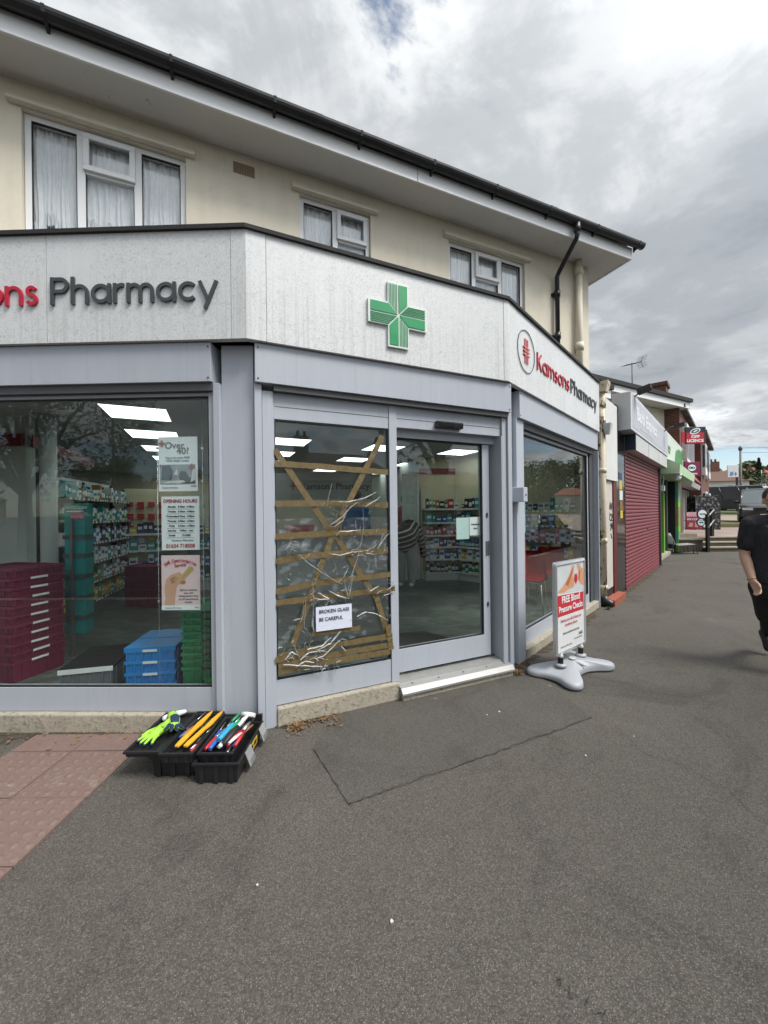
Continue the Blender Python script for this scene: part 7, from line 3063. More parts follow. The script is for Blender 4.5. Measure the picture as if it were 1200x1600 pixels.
def vehicle(name, label, cat, L, Wd, H, belt, prof, cab, paint, loc, rz, group=None, wheel_r=.33, ws=(-.30, .31), dark=False, rails=False):
    """prof: body side outline (y, z) from tail to nose, up to the belt; cab: (y_rear_belt, y_rear_roof, y_front_roof, y_front_belt). Nose towards +y."""
    t_ = thing(name, label, cat, (0, 0, 0), 0, group)
    hw = Wd / 2
    mb = MB()
    stations = []
    n = len(prof)
    ring = []
    for x_in, sc_ in ((hw * .90, 1), (hw, 1)):
        pass
    secs = [(-hw, .86), (-hw * .97, .97), (-hw * .6, 1.0), (0, 1.012), (hw * .6, 1.0), (hw * .97, .97), (hw, .86)]
    rows = []
    ymid = (prof[0][0] + prof[len(prof) // 2][0]) / 2
    for x, s_ in secs:
        row_ = []
        for y, z in prof:
            shr = 1.0 - (.035 if abs(x) > hw * .9 else (.012 if abs(x) > hw * .5 else 0))
            zz_ = z if z < belt * .5 else (z * (.985 if abs(x) > hw * .9 else 1.0))
            row_.append(mb.bm.verts.new((x, y * shr, zz_)))
        rows.append(row_)
    for a, b_ in zip(rows, rows[1:]):
        for i in range(n):
            f = mb.bm.faces.new((a[i], a[(i + 1) % n], b_[(i + 1) % n], b_[i]))
            f.smooth = True
    mb.bm.faces.new(rows[0][::-1])
    mb.bm.faces.new(rows[-1])
    body_ = mb.obj('body', paint, t_, bevel=.03)
    yb0, yr0, yr1, yb1 = cab
    wb, wr = hw * .955, hw * .80
    zb_, zr = belt - .02, H - .05
    mb = MB()
    mb.hexa([Vector(p) for p in ((-wb, yb0, zb_), (wb, yb0, zb_), (wb, yb1, zb_), (-wb, yb1, zb_))], [Vector(p) for p in ((-wr, yr0, zr), (wr, yr0, zr), (wr, yr1, zr), (-wr, yr1, zr))])
    mb.obj('window_glass', plain('car_glass_dark', (.012, .014, .016), .05) if dark else plain('car_glass', (.10, .125, .13), .04, var=.3, vscale=2), t_)
    mb = MB()
    mb.hexa([Vector(p) for p in ((-wr - .02, yr0 - .03, zr - .01), (wr + .02, yr0 - .03, zr - .01), (wr + .02, yr1 + .05, zr - .01), (-wr - .02, yr1 + .05, zr - .01))],
            [Vector(p) for p in ((-wr * .86, yr0 + .08, H), (wr * .86, yr0 + .08, H), (wr * .86, yr1 - .12, H), (-wr * .86, yr1 - .12, H))])
    mb.obj('roof', paint, t_, bevel=.03)
    for s_ in (-1, 1):
        mb = MB()
        lp = lambda t, top: Vector((s_ * ((wr if top else wb) + .004), (yr0 + (yr1 - yr0) * t) if top else (yb0 + (yb1 - yb0) * t), zr if top else zb_))
        for t0, t1, tk_ in ((0.0, 0.0, .05), (.36, .34, .04), (.62, .64, .045), (1.0, 1.0, .04)):
            mb = MB()
            mb.tube([tuple(lp(t0, False)), tuple(lp(t1, True))], tk_, 6)
            mb.obj('pillar', paint, t_)
    for s_ in (-1, 1):
        for wy in ws:
            w_ = MB()
            M = Matrix.Translation((s_ * (hw - .10), wy * L, wheel_r)) @ Matrix.Rotation(math.pi / 2, 4, 'Y')
            R_ = wheel_r
            tmp = MB()
            tmp.lathe([(R_ * .62, -.105), (R_ * .95, -.105), (R_, -.07), (R_, .07), (R_ * .95, .105), (R_ * .62, .105)], (0, 0, 0), 24)
            tmp.bm.transform(M)
            wo = tmp.obj('wheel', plain('tyre', (.015, .015, .016), .8), t_)
            tmp = MB()
            tmp.lathe([(R_ * .61, -.10), (R_ * .58, .085 * s_), (R_ * .18, .10 * s_), (R_ * .1, .105 * s_)] if s_ > 0 else [(R_ * .61, .10), (R_ * .58, -.085), (R_ * .18, -.10), (R_ * .1, -.105)], (0, 0, 0), 20)
            for k_ in range(5):
                a = k_ * 2 * math.pi / 5
                tmp.tube([(R_ * .12 * math.cos(a), R_ * .12 * math.sin(a), s_ * .108), (R_ * .56 * math.cos(a), R_ * .56 * math.sin(a), s_ * .104)], .035, 6)
            tmp.bm.transform(M)
            tmp.obj('rim', plain('alloy', (.36, .37, .38), .3, metal=.8), wo)
            tmp = MB()
            tmp.lathe([(R_ * 1.14, -.11), (R_ * 1.14, .108)], (0, 0, 0), 24)
            tmp.bm.transform(M)
            tmp.obj('wheel_arch', m_black, t_)
    yn = max(p[0] for p in prof)
    yt = min(p[0] for p in prof)
    hz_ = belt * .70
    for s_ in (-1, 1):
        mb = MB()
        mb.hexa([Vector(p) for p in ((s_ * hw * .50, yn - .03, hz_ - .05), (s_ * hw * .88, yn - .13, hz_ - .03), (s_ * hw * .90, yn - .15, hz_ + .08), (s_ * hw * .52, yn - .05, hz_ + .07))],
                [Vector(p) for p in ((s_ * hw * .50, yn + .010, hz_ - .05), (s_ * hw * .88, yn - .05, hz_ - .03), (s_ * hw * .90, yn - .08, hz_ + .08), (s_ * hw * .52, yn - .015, hz_ + .07))])
        mb.obj('headlight', plain('lamp_clear', (.55, .57, .58), .1), t_)
        mb = MB()
        mb.prism_z([(s_ * hw * .70, yt - .012), (s_ * hw * .90, yt - .012), (s_ * hw * .90, yt + .04), (s_ * hw * .70, yt + .04)], hz_ - .05, hz_ + .16)
        mb.obj('tail_light', plain('lamp_red', (.4, .01, .01), .15), t_)
        mb = MB()
        mb.ball((s_ * (hw + .09), yb1 - .32, belt + .05), .10, (1.0, .55, .75), 2)
        mb.obj('door_mirror', m_black if dark else paint, t_)
        mb = MB()
        for yy in (yb0 + (yb1 - yb0) * .60, yb0 + (yb1 - yb0) * .28):
            mb.prism_z([(s_ * (hw + .001), yy), (s_ * (hw + .018), yy), (s_ * (hw + .018), yy + .16), (s_ * (hw + .001), yy + .16)], belt - .16, belt - .135)
        mb.obj('door_handle', m_black, t_)
    mb = MB()
    mb.prism_z([(-hw * .46, yn - .04), (hw * .46, yn - .04), (hw * .46, yn + .014), (-hw * .46, yn + .014)], hz_ - .10, hz_ + .07)
    mb.obj('grille', m_black, t_)
    mb = MB()
    mb.prism_z([(-hw * .85, yn - .08), (hw * .85, yn - .08), (hw * .7, yn + .016), (-hw * .7, yn + .016)], .24, .40)
    mb.obj('bumper', m_black, t_)
    mb = MB()
    mb.prism_z([(-.26, yn + .017), (.26, yn + .017), (.26, yn + .026), (-.26, yn + .026)], .42, .53)
    mb.obj('number_plate', m_paper, t_)
    if rails:
        for s_ in (-1, 1):
            mb = MB()
            mb.tube([(s_ * wr * .82, yr0 + .1, H), (s_ * wr * .82, yr0 + .2, H + .05), (s_ * wr * .82, yr1 - .3, H + .05), (s_ * wr * .82, yr1 - .2, H)], .016, 6)
            mb.obj('roof_rail', m_alubare, t_)
    t_.location = loc
    t_.rotation_euler = (0, 0, rz)
    return t_


def car_paint(nm, c):
    if nm in _mats:
        return _mats[nm]
    k = NT(nm)
    k.col(c)
    k.set(.28, 0, .6)
    k.b.inputs['Coat Weight'].default_value = .6
    k.b.inputs['Coat Roughness'].default_value = .06
    _mats[nm] = k.m
    return k.m


pb, pw, ps, pl_ = car_paint('paint_black', (.012, .012, .014)), car_paint('paint_white', (.62, .63, .63)), car_paint('paint_silver', (.32, .33, .34)), car_paint('paint_blue', (.03, .06, .14))
SUVP = [(-2.25, .35), (-2.28, .75), (-2.18, 1.06), (-1.2, 1.08), (1.05, 1.08), (2.0, .98), (2.25, .80), (2.27, .38)]
VANP = [(-2.5, .32), (-2.52, .9), (-2.46, 1.18), (0, 1.2), (1.55, 1.18), (2.3, 1.02), (2.5, .78), (2.5, .32)]
CARP = [(-2.05, .28), (-2.1, .62), (-1.95, .90), (-1.0, .93), (.95, .92), (1.75, .80), (2.02, .62), (2.05, .28)]
sv = at_dist(1195, 822, 19.4)
vehicle('parked_suv', 'black sport utility car with a pale roof parked facing the camera', 'car', 4.6, 1.95, 1.80, 1.08, SUVP, (-2.1, -1.75, .25, 1.10), pb, (sv.x, 19.4, hill_z(19.4)), rad(138), wheel_r=.38, rails=True)
vn = at_dist(1150, 803, 31)
vehicle('parked_van', 'black passenger van parked side on behind the stone wall', 'van', 5.1, 2.0, 2.2, 1.20, VANP, (-2.45, -2.38, 1.35, 2.0), pb, (vn.x, 31, hill_z(31)), rad(-128), wheel_r=.34, dark=True)
for i, (px_, py_, d_, kind, paint, lb) in enumerate(((1168, 775, 36, 'v', pw, 'white van half hidden behind the black car'), (1190, 771, 55, 'v', pw, 'white van on the hill road behind the man'), (1196, 784, 42, 'c', ps, 'silver car parked on the hill road nearest the man'),
                                                  (1180, 757, 88, 'c', pw, 'white car parked far up the hill road'), (1194, 752, 95, 'c', pb, 'dark car parked farthest up the hill road'))):
    p = at_dist(px_, py_, d_)
    if kind == 'v':
        vehicle('parked_van', lb, 'van', 5.1, 2.0, 2.15, 1.2, VANP, (-2.45, -2.38, 1.35, 2.0), paint, (p.x, d_, hill_z(d_) - .02), rad(150 if i else -90))
    else:
        vehicle('parked_car', lb, 'car', 4.1, 1.75, 1.46, .92, CARP, (-1.9, -1.35, .3, 1.0), paint, (p.x, d_, hill_z(d_) - .02), rad(160))
# cars along the kerb, seen only in the shop glass
for i, (u, paint, lb) in enumerate(((2.0, ps, 'silver car parked along the kerb nearest the camera'), (7.2, pw, 'white car parked along the kerb in the middle'), (12.6, pl_, 'dark blue car parked along the kerb by the steps'))):
    p = FR.pt(u, KR + 1.3, -.118)
    vehicle('parked_car', lb, 'car', 4.1, 1.75, 1.46, .92, CARP, (-1.9, -1.35, .3, 1.0), paint, tuple(p), FR.rotz() - math.pi / 2, 'cars parked along the kerb')

# ================================================================ TREES, HOUSES, FAR THINGS


def leaf_mat(nm, a, b_, c_):
    k = NT(nm)
    p_ = k.pos()
    n1 = k.noise(p_, 1.3, 6, .7)
    n2 = k.noise(p_, 9, 3, .6)
    col = k.ramp(k.math('ADD', k.math('MULTIPLY', n1, .6), k.math('MULTIPLY', n2, .4)), [(.33, a), (.52, b_), (.7, c_)])
    k.col(col)
    k.set(.6)
    return k.m


m_leafA = leaf_mat('leaf_dark', (.018, .030, .010), (.035, .058, .016), (.07, .10, .03))
m_leafB = leaf_mat('leaf_mid', (.03, .05, .014), (.06, .09, .025), (.12, .14, .045))
m_leafC = leaf_mat('leaf_yellow', (.10, .09, .02), (.22, .18, .03), (.34, .27, .06))
m_bark = plain('bark', (.07, .055, .04), .9, var=.4, bump=.6)


def tree(name, label, loc, h, r, leaves, size, mat, seed, trunk_h=None, group=None, conifer=False, clumps=26, cat='tree'):
    rr = random.Random(seed)
    loc = Vector(loc)
    t_ = thing(name, label, cat, tuple(loc), 0, group)
    th = trunk_h if trunk_h is not None else h * .35
    mb = MB()
    mb.tube([tuple(loc + Vector((0, 0, -.3))), tuple(loc + Vector((rr.uniform(-.1, .1), rr.uniform(-.1, .1), th))), tuple(loc + Vector((rr.uniform(-.2, .2), 0, h * (.95 if conifer else .75))))], [h * .028, h * .02, h * .005], 8)
    cl = []
    if not conifer:
        for i in range(clumps):
            a, e = rr.uniform(0, 6.28), rr.uniform(-.9, 1.0)
            q_ = rr.random() ** .45
            cl.append((loc + Vector((math.cos(a) * r * q_ * math.sqrt(max(.05, 1 - e * e * .8)), math.sin(a) * r * q_ * math.sqrt(max(.05, 1 - e * e * .8)), th + (h - th) * (.5 + .46 * e))), r * rr.uniform(.2, .42)))
        for c_, cr_ in cl[:9]:
            base_ = loc + Vector((0, 0, th * rr.uniform(.75, 1.15)))
            mb.tube([tuple(base_), tuple(base_.lerp(c_, .5) + Vector((0, 0, .15 * r))), tuple(c_)], [h * .011, h * .007, h * .002], 6)
    mb.obj('trunk', m_bark, t_)
    mb = MB()
    for i in range(leaves):
        if conifer:
            q_ = rr.random() ** .8
            z = th + (h - th) * q_
            rad_ = r * (1 - q_) * rr.uniform(.25, 1.0) * (.75 + .25 * math.sin(z * 9))
            a = rr.uniform(0, 6.28)
            p = loc + Vector((rad_ * math.cos(a), rad_ * math.sin(a), z - rad_ * .35))
        else:
            c_, cr_ = rr.choice(cl)
            v = Vector((rr.gauss(0, 1), rr.gauss(0, 1), rr.gauss(0, .8))).normalized()
            p = c_ + v * cr_ * rr.random() ** .4
        M = Matrix.Rotation(rr.uniform(0, 6.28), 3, 'Z') @ Matrix.Rotation(rr.uniform(-1.2, 1.2), 3, 'X') @ Matrix.Rotation(rr.uniform(0, 6.28), 3, 'Z')
        s_ = size * rr.uniform(.6, 1.3)
        vs = [mb.bm.verts.new(p + M @ Vector(v) * s_) for v in ((-1, 0, 0), (-.2, -.5, .1), (1, 0, -.1), (.2, .5, .1))]
        mb.bm.faces.new(vs)
    me = bpy.data.meshes.new('crown')
    mb.bm.transform(world_of(t_).inverted())
    mb.bm.to_mesh(me)
    mb.bm.free()
    me.materials.append(mat)
    o = bpy.data.objects.new('crown', me)
    C.objects.link(o)
    o.parent = t_
    return t_


def house(label, loc, w, d, h, rz, wall, roofm, group=None, chim=True, wins=2, roof_h=None, name='house', detail=True):
    t_ = thing(name, label, 'house', (0, 0, 0), 0, group)
    mb = MB()
    mb.prism_z([(-w / 2, -d / 2), (w / 2, -d / 2), (w / 2, d / 2), (-w / 2, d / 2)], -2.5, h)
    mb.obj('wall', wall, t_)
    rh = roof_h or h * .5
    mb = MB()
    e = .35
    mb.hexa([Vector(p) for p in ((-w / 2 - e, -d / 2 - e, h - .05), (w / 2 + e, -d / 2 - e, h - .05), (w / 2 + e, d / 2 + e, h - .05), (-w / 2 - e, d / 2 + e, h - .05))],
            [Vector(p) for p in ((-w / 2 + w * .18, -.06, h + rh), (w / 2 - w * .18, -.06, h + rh), (w / 2 - w * .18, .06, h + rh), (-w / 2 + w * .18, .06, h + rh))])
    ro = mb.obj('roof', roofm, t_)
    if chim:
        mb = MB()
        mb.prism_z([(w * .12, -.35), (w * .12 + .9, -.35), (w * .12 + .9, .35), (w * .12, .35)], h + rh * .5, h + rh + 1.1)
        for dx in (.2, .65):
            mb.lathe([(.12, 0), (.10, .35)], (w * .12 + dx, 0, h + rh + 1.1), 8)
        mb.obj('chimney', m_brickf, ro)
    if detail:
        rows_ = [h * .62] if h < 4 else [h * .2, h * .66]
        for zi, z in enumerate(rows_):
            for i in range(wins):
                x = -w / 2 + w * (i + .5) / wins
                mb = MB()
                mb.prism_z([(x - .75, -d / 2 - .05), (x + .75, -d / 2 - .05), (x + .75, -d / 2 + .02), (x - .75, -d / 2 + .02)], z - .62, z + .62)
                wo = mb.obj('window', m_upvc, t_)
                mb = MB()
                for q_ in ((x - .66, x - .06), (x + .06, x + .66)):
                    mb.prism_z([(q_[0], -d / 2 - .06), (q_[1], -d / 2 - .06), (q_[1], -d / 2 - .0505), (q_[0], -d / 2 - .0505)], z - .54, z + .54)
                mb.obj('pane', plain('dark_pane', (.04, .045, .05), .08), wo)
        mb = MB()
        mb.prism_z([(w * .02 - .45, -d / 2 - .06), (w * .02 + .45, -d / 2 - .06), (w * .02 + .45, -d / 2), (w * .02 - .45, -d / 2)], -.3, 2.0)
        mb.obj('door', plain('door_green', (.05, .12, .09), .5), t_)
    t_.location = loc
    t_.rotation_euler = (0, 0, rz)
    return t_


m_wcream = plain('house_cream', (.58, .55, .47), .8)
m_wwhite = plain('house_white', (.66, .66, .64), .8)
m_rred = plain('roof_red_tile', (.22, .075, .045), .85, var=.3)
m_rbrown = plain('roof_brown_tile', (.12, .065, .045), .85, var=.3)
GH = 'houses across the hillside'
hs = [(1098, 768, 48, 6.5, 5.5, 3.6, m_wwhite, m_rbrown, 'white gabled bungalow just right of the brick houses'), (1109, 752, 95, 9, 6, 5, m_wwhite, m_rbrown, 'white house low on the hillside left of the hedge'), (1121, 748, 110, 10, 7, 5, m_wcream, m_rbrown, 'cream house above the yellow hedge'),
      (1134, 745, 125, 10, 7, 5, m_wwhite, m_rred, 'white house left of the billboard top'), (1160, 748, 95, 11, 7, 5, m_wwhite, m_rred, 'white red-roofed house right of the billboard'), (1170, 742, 105, 9, 7, 5, m_wcream, m_rred, 'cream red-roofed house left of the conifer'),
      (1196, 745, 100, 10, 7, 5.2, m_wcream, m_rred, 'cream house with a red roof behind the conifer'), (1176, 737, 140, 10, 7, 5, m_wwhite, m_rred, 'farthest white house below the wooded crest'), (1145, 741, 140, 11, 7, 5, m_wcream, m_rred, 'farthest cream house behind the billboard'),
      (1205, 738, 135, 10, 7, 5, m_wwhite, m_rbrown, 'white house at the right edge under the wood')]
for i, (px_, py_, d_, w_, dd, h_, wm, rm, lb) in enumerate(hs):
    p = at_dist(px_, py_ + 4, d_)
    sc_ = 1.0 if d_ < 60 else .72
    house(lb, (p.x, d_, p.z - h_ * .40), w_ * sc_, dd * sc_, h_ * .8 * sc_, rad(-10 + 17 * (i % 4)), wm, rm, GH, chim=i % 2 == 0, wins=2)
# woods on the crest, stuff nobody could count
rr = random.Random(77)
mb = MB()
for i in range(5200):
    s_ = rr.random()
    px_ = 1060 + 190 * s_
    crest = 746 - 8 * math.sin(s_ * 3.0) - (17 * math.exp(-((px_ - 1172) / 24) ** 2)) - 6 * math.exp(-((px_ - 1102) / 14) ** 2)
    d_ = rr.uniform(150, 240)
    py_ = crest + abs(rr.gauss(0, 5)) + 1.5 * math.sin(px_ * .9)
    p = at_dist(px_, py_, d_)
    M = Matrix.Rotation(rr.uniform(0, 6.28), 3, 'Z') @ Matrix.Rotation(rr.uniform(-1.3, 1.3), 3, 'X')
    sz = rr.uniform(.5, 1.3)
    mb.face([p + M @ Vector(v) * sz for v in ((-1, 0, 0), (0, -.7, 0), (1, 0, 0), (0, .7, 0))])
me = bpy.data.meshes.new('crest_wood')
mb.bm.to_mesh(me)
mb.bm.free()
me.materials.append(m_leafB)
o = bpy.data.objects.new('crest_wood', me)
C.objects.link(o)
o['kind'] = 'stuff'
o['label'] = 'far dark woodland along the crest of the hill'
o['category'] = 'woodland'
p = at_dist(1186, 756, 80)
tree('conifer_tree', 'tall dark conifer standing alone among the hillside houses', (p.x, 80, p.z), 5.4, 1.9, 2600, .22, m_leafA, 5, .3, conifer=True)
for i, (px_, py_, d_, h_, r_0, mm, lb) in enumerate(((1160, 757, 46, 3.0, 1.4, m_leafB, 'green bushy tree behind the telegraph pole'), (1170, 755, 60, 3.2, 1.8, m_leafA, 'darker bush right of the telegraph pole'), (1124, 757, 52, 1.9, 2.0, m_leafC, 'yellow flowering hedge bush below the billboard'),
                                                      (1113, 757, 55, 2.4, 1.6, m_leafA, 'dark shrub left of the yellow bush'), (1134, 756, 50, 1.8, 1.6, m_leafC, 'second yellow bush nearer the billboard post'), (1198, 762, 70, 4, 2.2, m_leafB, 'green tree above the white van at right'),
                                                      (1146, 752, 90, 4, 2.6, m_leafB, 'round green tree behind the billboard'), (1100, 745, 100, 5, 3, m_leafA, 'dark tree beside the roofline of the brick houses'))):
    p = at_dist(px_, py_ + 4, d_)
    tree('garden_tree' if mm is not m_leafC else 'hedge_bush', lb, (p.x, d_, p.z - h_ * .3), h_, r_0, 1500, .16, mm, 60 + i, h_ * .15, 'garden trees and bushes on the hillside', clumps=16, cat='tree' if mm is not m_leafC else 'bush')
# billboard on its post
f_, bw, z0, z1 = board(1137.5, 1153.5, 727, 745.5, 34)
bd = thing('billboard', 'white roadside billboard with blue and red figures on a dark post', 'billboard', (f_.o.x, f_.o.y, 1.2))
mb = MB(f_)
mb.box(0, bw, -.08, 0, z0, z1)
bp = mb.obj('billboard_panel', plain('billboard_white', (.60, .62, .64), .5), bd)
mb = MB(f_)
flat(mb, [(.12, z0 + .12), (.2, z0 + .5), (.32, z0 + .42), (.45, z0 + .55), (.5, z0 + .2), (.3, z0 + .1)], .002)
mb.obj('billboard_picture', plain('ad_blue', (.10, .22, .42), .5), bp)
mb = MB(f_)
flat(mb, [(.55, z0 + .15), (.62, z0 + .45), (.75, z0 + .35), (.72, z0 + .15)], .002)
mb.obj('billboard_picture', plain('ad_red', (.42, .05, .06), .5), bp)
mb = MB(f_)
mb.box(bw - .18, bw - .02, -.10, -.02, .9, z0)
mb.obj('billboard_post', m_black, bd)
tp = at_dist(1157.5, 760, 40)
pl2 = thing('telegraph_pole', 'grey telegraph pole rising beside the billboard', 'pole', (tp.x, tp.y, 1))
zt = at_dist(1157.5, 697, 40).z
mb = MB()
mb.tube([(tp.x, tp.y, .9), (tp.x, tp.y, zt)], [.12, .09], 10)
mb.obj('pole_shaft', plain('pole_grey', (.20, .19, .175), .85), pl2)
mb = MB()
mb.lathe([(.09, 0), (.17, .1), (.17, .35), (.06, .45)], (tp.x, tp.y, zt - .5), 10)
mb.obj('pole_cap', m_alud, pl2)
lw = at_dist(1190, 760, 75)
l2 = thing('lamp_column', 'thin pale lamp column far up the hill beside the conifer', 'street lamp', (lw.x, 75, lw.z - 1))
mb = MB()
mb.tube([(lw.x, 75, lw.z - 1), (lw.x, 75, lw.z + 3.2)], .09, 6)
mb.obj('lamp_shaft', m_alubare, l2)
mb = MB()
mb.box(lw.x - .1, lw.x + .5, -75.1, -74.9, lw.z + 3.2, lw.z + 3.32)
mb.obj('lamp_head', m_alubare, l2)
for i, (dz_, lb) in enumerate(((0, 'upper overhead wire from the telegraph pole'), (-.5, 'lower overhead wire from the telegraph pole'))):
    mb = MB()
    pts = []
    a, b_ = Vector((tp.x, tp.y, zt - .2 + dz_)), Vector((tp.x + 60, tp.y + 12, zt + 4.0 + dz_))
    for j in range(13):
        t = j / 12
        q_ = a.lerp(b_, t)
        q_.z -= 2.2 * t * (1 - t)
        pts.append(tuple(q_))
    mb.tube(pts, .018, 5)
    mb.obj('overhead_wire', m_alud, None, lb, 'wire', 'overhead wires', origin=tuple(a))


# ================================================================ ACROSS THE ROAD: what the shop glass looks out on
def mirror(F_, px_, py_, dist, w=-.12):
    """where a thing stands that the photo shows reflected in this front"""
    p = at_dist(px_, py_, dist)
    s_ = (Vector((p.x, p.y)) - F_.o).dot(F_.n) - w
    q_ = Vector((p.x, p.y)) - F_.n * 2 * s_
    return Vector((q_.x, q_.y, p.z))


q_ = mirror(FL, 40, 800, 17)
tree('street_tree', 'broad street tree across the road opposite the left window', (q_.x, q_.y, -.12), 11, 4.6, 15000, .12, m_leafA, 91, 2.6, clumps=44)
q_ = mirror(FL, 165, 800, 32)
tree('street_tree', 'smaller street tree across the road beside the lamp column', (q_.x, q_.y, -.12), 6.4, 2.6, 3000, .20, m_leafA, 92, 1.6)
q_ = mirror(FD, 690, 700, 13)
tree('street_tree', 'tall street tree across the road opposite the sliding door', (q_.x, q_.y, -.12), 9.5, 3.6, 8000, .12, m_leafA, 93, 3.6, clumps=30)
for i, (px_, d_) in enumerate(((833, 88), (862, 96), (905, 92), (880, 110))):
    q_ = mirror(FR, px_, 760, d_)
    tree('street_tree', ['leftmost', 'second', 'third', 'rearmost'][i] + ' of the trees across the road opposite the right window', (q_.x, q_.y, -.12), 12 + i, 6.5, 3600, .4, m_leafB, 95 + i, 1.8)
q_ = mirror(FL, 178, 800, 20)
lp = thing('lamp_column', 'dark lamp column across the road opposite the left window', 'street lamp', (q_.x, q_.y, -.12))
mb = MB()
mb.tube([(q_.x, q_.y, -.12), (q_.x, q_.y, 6.9)], [.09, .06], 10)
mb.obj('lamp_shaft', m_alud, lp)
mb = MB()
mb.tube([(q_.x, q_.y, 6.8), (q_.x + .5, q_.y + .3, 7.1), (q_.x + 1.0, q_.y + .6, 7.1)], [.05, .05, .11], 8)
mb.obj('lamp_head', m_alud, lp)
GF = 'houses across the road'
q_ = mirror(FD, 505, 740, 27)
house('brown roofed bungalow with a chimney and aerials opposite the doors', (q_.x, q_.y, -.12), 9, 7, 3.6, rad(205), m_wcream, m_rbrown, GF, roof_h=2.2)
q_ = mirror(FR, 897, 760, 78)
house('cream house with a red roof opposite the right window', (q_.x, q_.y, -.12), 6, 6, 4.6, rad(130), m_wcream, m_rred, GF, roof_h=1.4)
for i, (px_, d_) in enumerate(((215, 52), (255, 60), (285, 56), (325, 50), (-60, 60))):
    q_ = mirror(FL, px_, 780, d_)
    house(['first', 'second', 'third', 'fourth', 'fifth'][i] + ' of the far terrace houses opposite the left window', (q_.x, q_.y, -.12), 7, 7, 4.3, rad(180), [m_brickf, m_wcream, m_brickf, m_wwhite, m_brickf][i], m_rbrown, GF, roof_h=1.8)
for i in range(4):
    q_ = mirror(FD, 640 + 70 * i, 780, 48)
    house(['first', 'second', 'third', 'fourth'][i] + ' of the far houses opposite the sliding door', (q_.x, q_.y, -.12), 8, 7, 4.6, rad(200), [m_wwhite, m_brickf, m_wcream, m_brickf][i], m_rred, GF, roof_h=2)
"""ends"""

# ================================================================ PEOPLE
k = NT('skin')
p_ = k.pos()
n1 = k.noise(p_, 14, 6, .6)
k.col(k.mix(n1, (.47, .275, .195), (.57, .355, .26)))
k.set(.5)
k.b.inputs['Subsurface Weight'].default_value = .12
k.b.inputs['Subsurface Radius'].default_value = (.02, .008, .004)
m_skin = k.m
k = NT('cotton_black')
p_ = k.pos((1.0, 1.0, .45), 'Object')
n1 = k.noise(p_, 9, 4, .55, 1.5)
k.col(k.mix(n1, (.008, .008, .011), (.019, .019, .023)))
k.set(.82)
k.bump(n1, .9, .03)
m_tee = k.m
m_trou = plain('shorts_black', (.012, .012, .014), .85, var=.2)
m_hair = plain('hair_short', (.05, .032, .022), .8, var=.4, vscale=80, bump=.4, bscale=400)
m_shoe = plain('shoe_black', (.015, .015, .016), .5)

# the man is built facing -y at the origin, then turned and placed
man = thing('person', 'man in a black polo shirt and black shorts walking past on the right, glasses on, bracelet on his wrist', 'person', (0, 0, 0))
man['label'] = 'man in black polo shirt, shorts and glasses walking in at the right edge'
mb = MB()
# head: skull, face, jaw, nose, ears
mb.ball((0, -.005, 1.585), .092, (.86, 1.06, 1.12), 3)
mb.ball((0, -.030, 1.525), .070, (.88, .95, 1.0), 3)
mb.ball((0, -.052, 1.485), .040, (1.0, .9, .75), 3)
mb.limb([(0, -.100, 1.572), (0, -.122, 1.540)], [.010, .0155], 8)
mb.ball((0, -.104, 1.538), .015, (1.3, .8, .7), 2)
for s_ in (-1, 1):
    mb.ball((s_ * .083, .010, 1.555), .024, (.35, .7, 1.25), 2)
    mb.ball((s_ * .036, -.088, 1.598), .018, (1.3, .5, .45), 2)
    mb.ball((s_ * .045, -.068, 1.535), .03, (.8, .7, .8), 2)
mb.ball((0, -.094, 1.505), .016, (1.5, .55, .45), 2)
# neck, torso
mb.limb([(0, .005, 1.50), (0, .012, 1.39)], [.055, .062], 14)
mb.limb([(-.13, .01, 1.34), (.13, .01, 1.34)], [.075, .075], 14)


def trunk_stack(mb, secs, n=28):
    """elliptic sections (z, rx, ry) lofted into one closed trunk"""
    rings = [[mb.bm.verts.new((rx * math.cos(2 * math.pi * i / n), ry * math.sin(2 * math.pi * i / n), z)) for i in range(n)] for z, rx, ry in secs]
    for a, b_ in zip(rings, rings[1:]):
        for i in range(n):
            mb.bm.faces.new((a[i], a[(i + 1) % n], b_[(i + 1) % n], b_[i]))
    mb.bm.faces.new(rings[0][::-1])
    mb.bm.faces.new(rings[-1])


trunk_stack(mb, ((1.34, .16, .09), (1.26, .172, .105), (1.20, .17, .11), (1.08, .155, .105), (.97, .15, .105), (.86, .165, .115)))
# his right arm (photo's left): hanging, elbow a little bent, hand forward
SH, EL, WR = Vector((-.178, .01, 1.345)), Vector((-.215, .035, 1.055)), Vector((-.205, -.085, .825))
mb.limb([SH, SH.lerp(EL, .45), EL, EL.lerp(WR, .35), WR], [.062, .054, .041, .043, .029], 14)
# left arm swinging back
SH2, EL2, WR2 = Vector((.178, .01, 1.345)), Vector((.215, .09, 1.06)), Vector((.205, .06, .82))
mb.limb([SH2, SH2.lerp(EL2, .45), EL2, EL2.lerp(WR2, .35), WR2], [.062, .054, .041, .043, .029], 14)


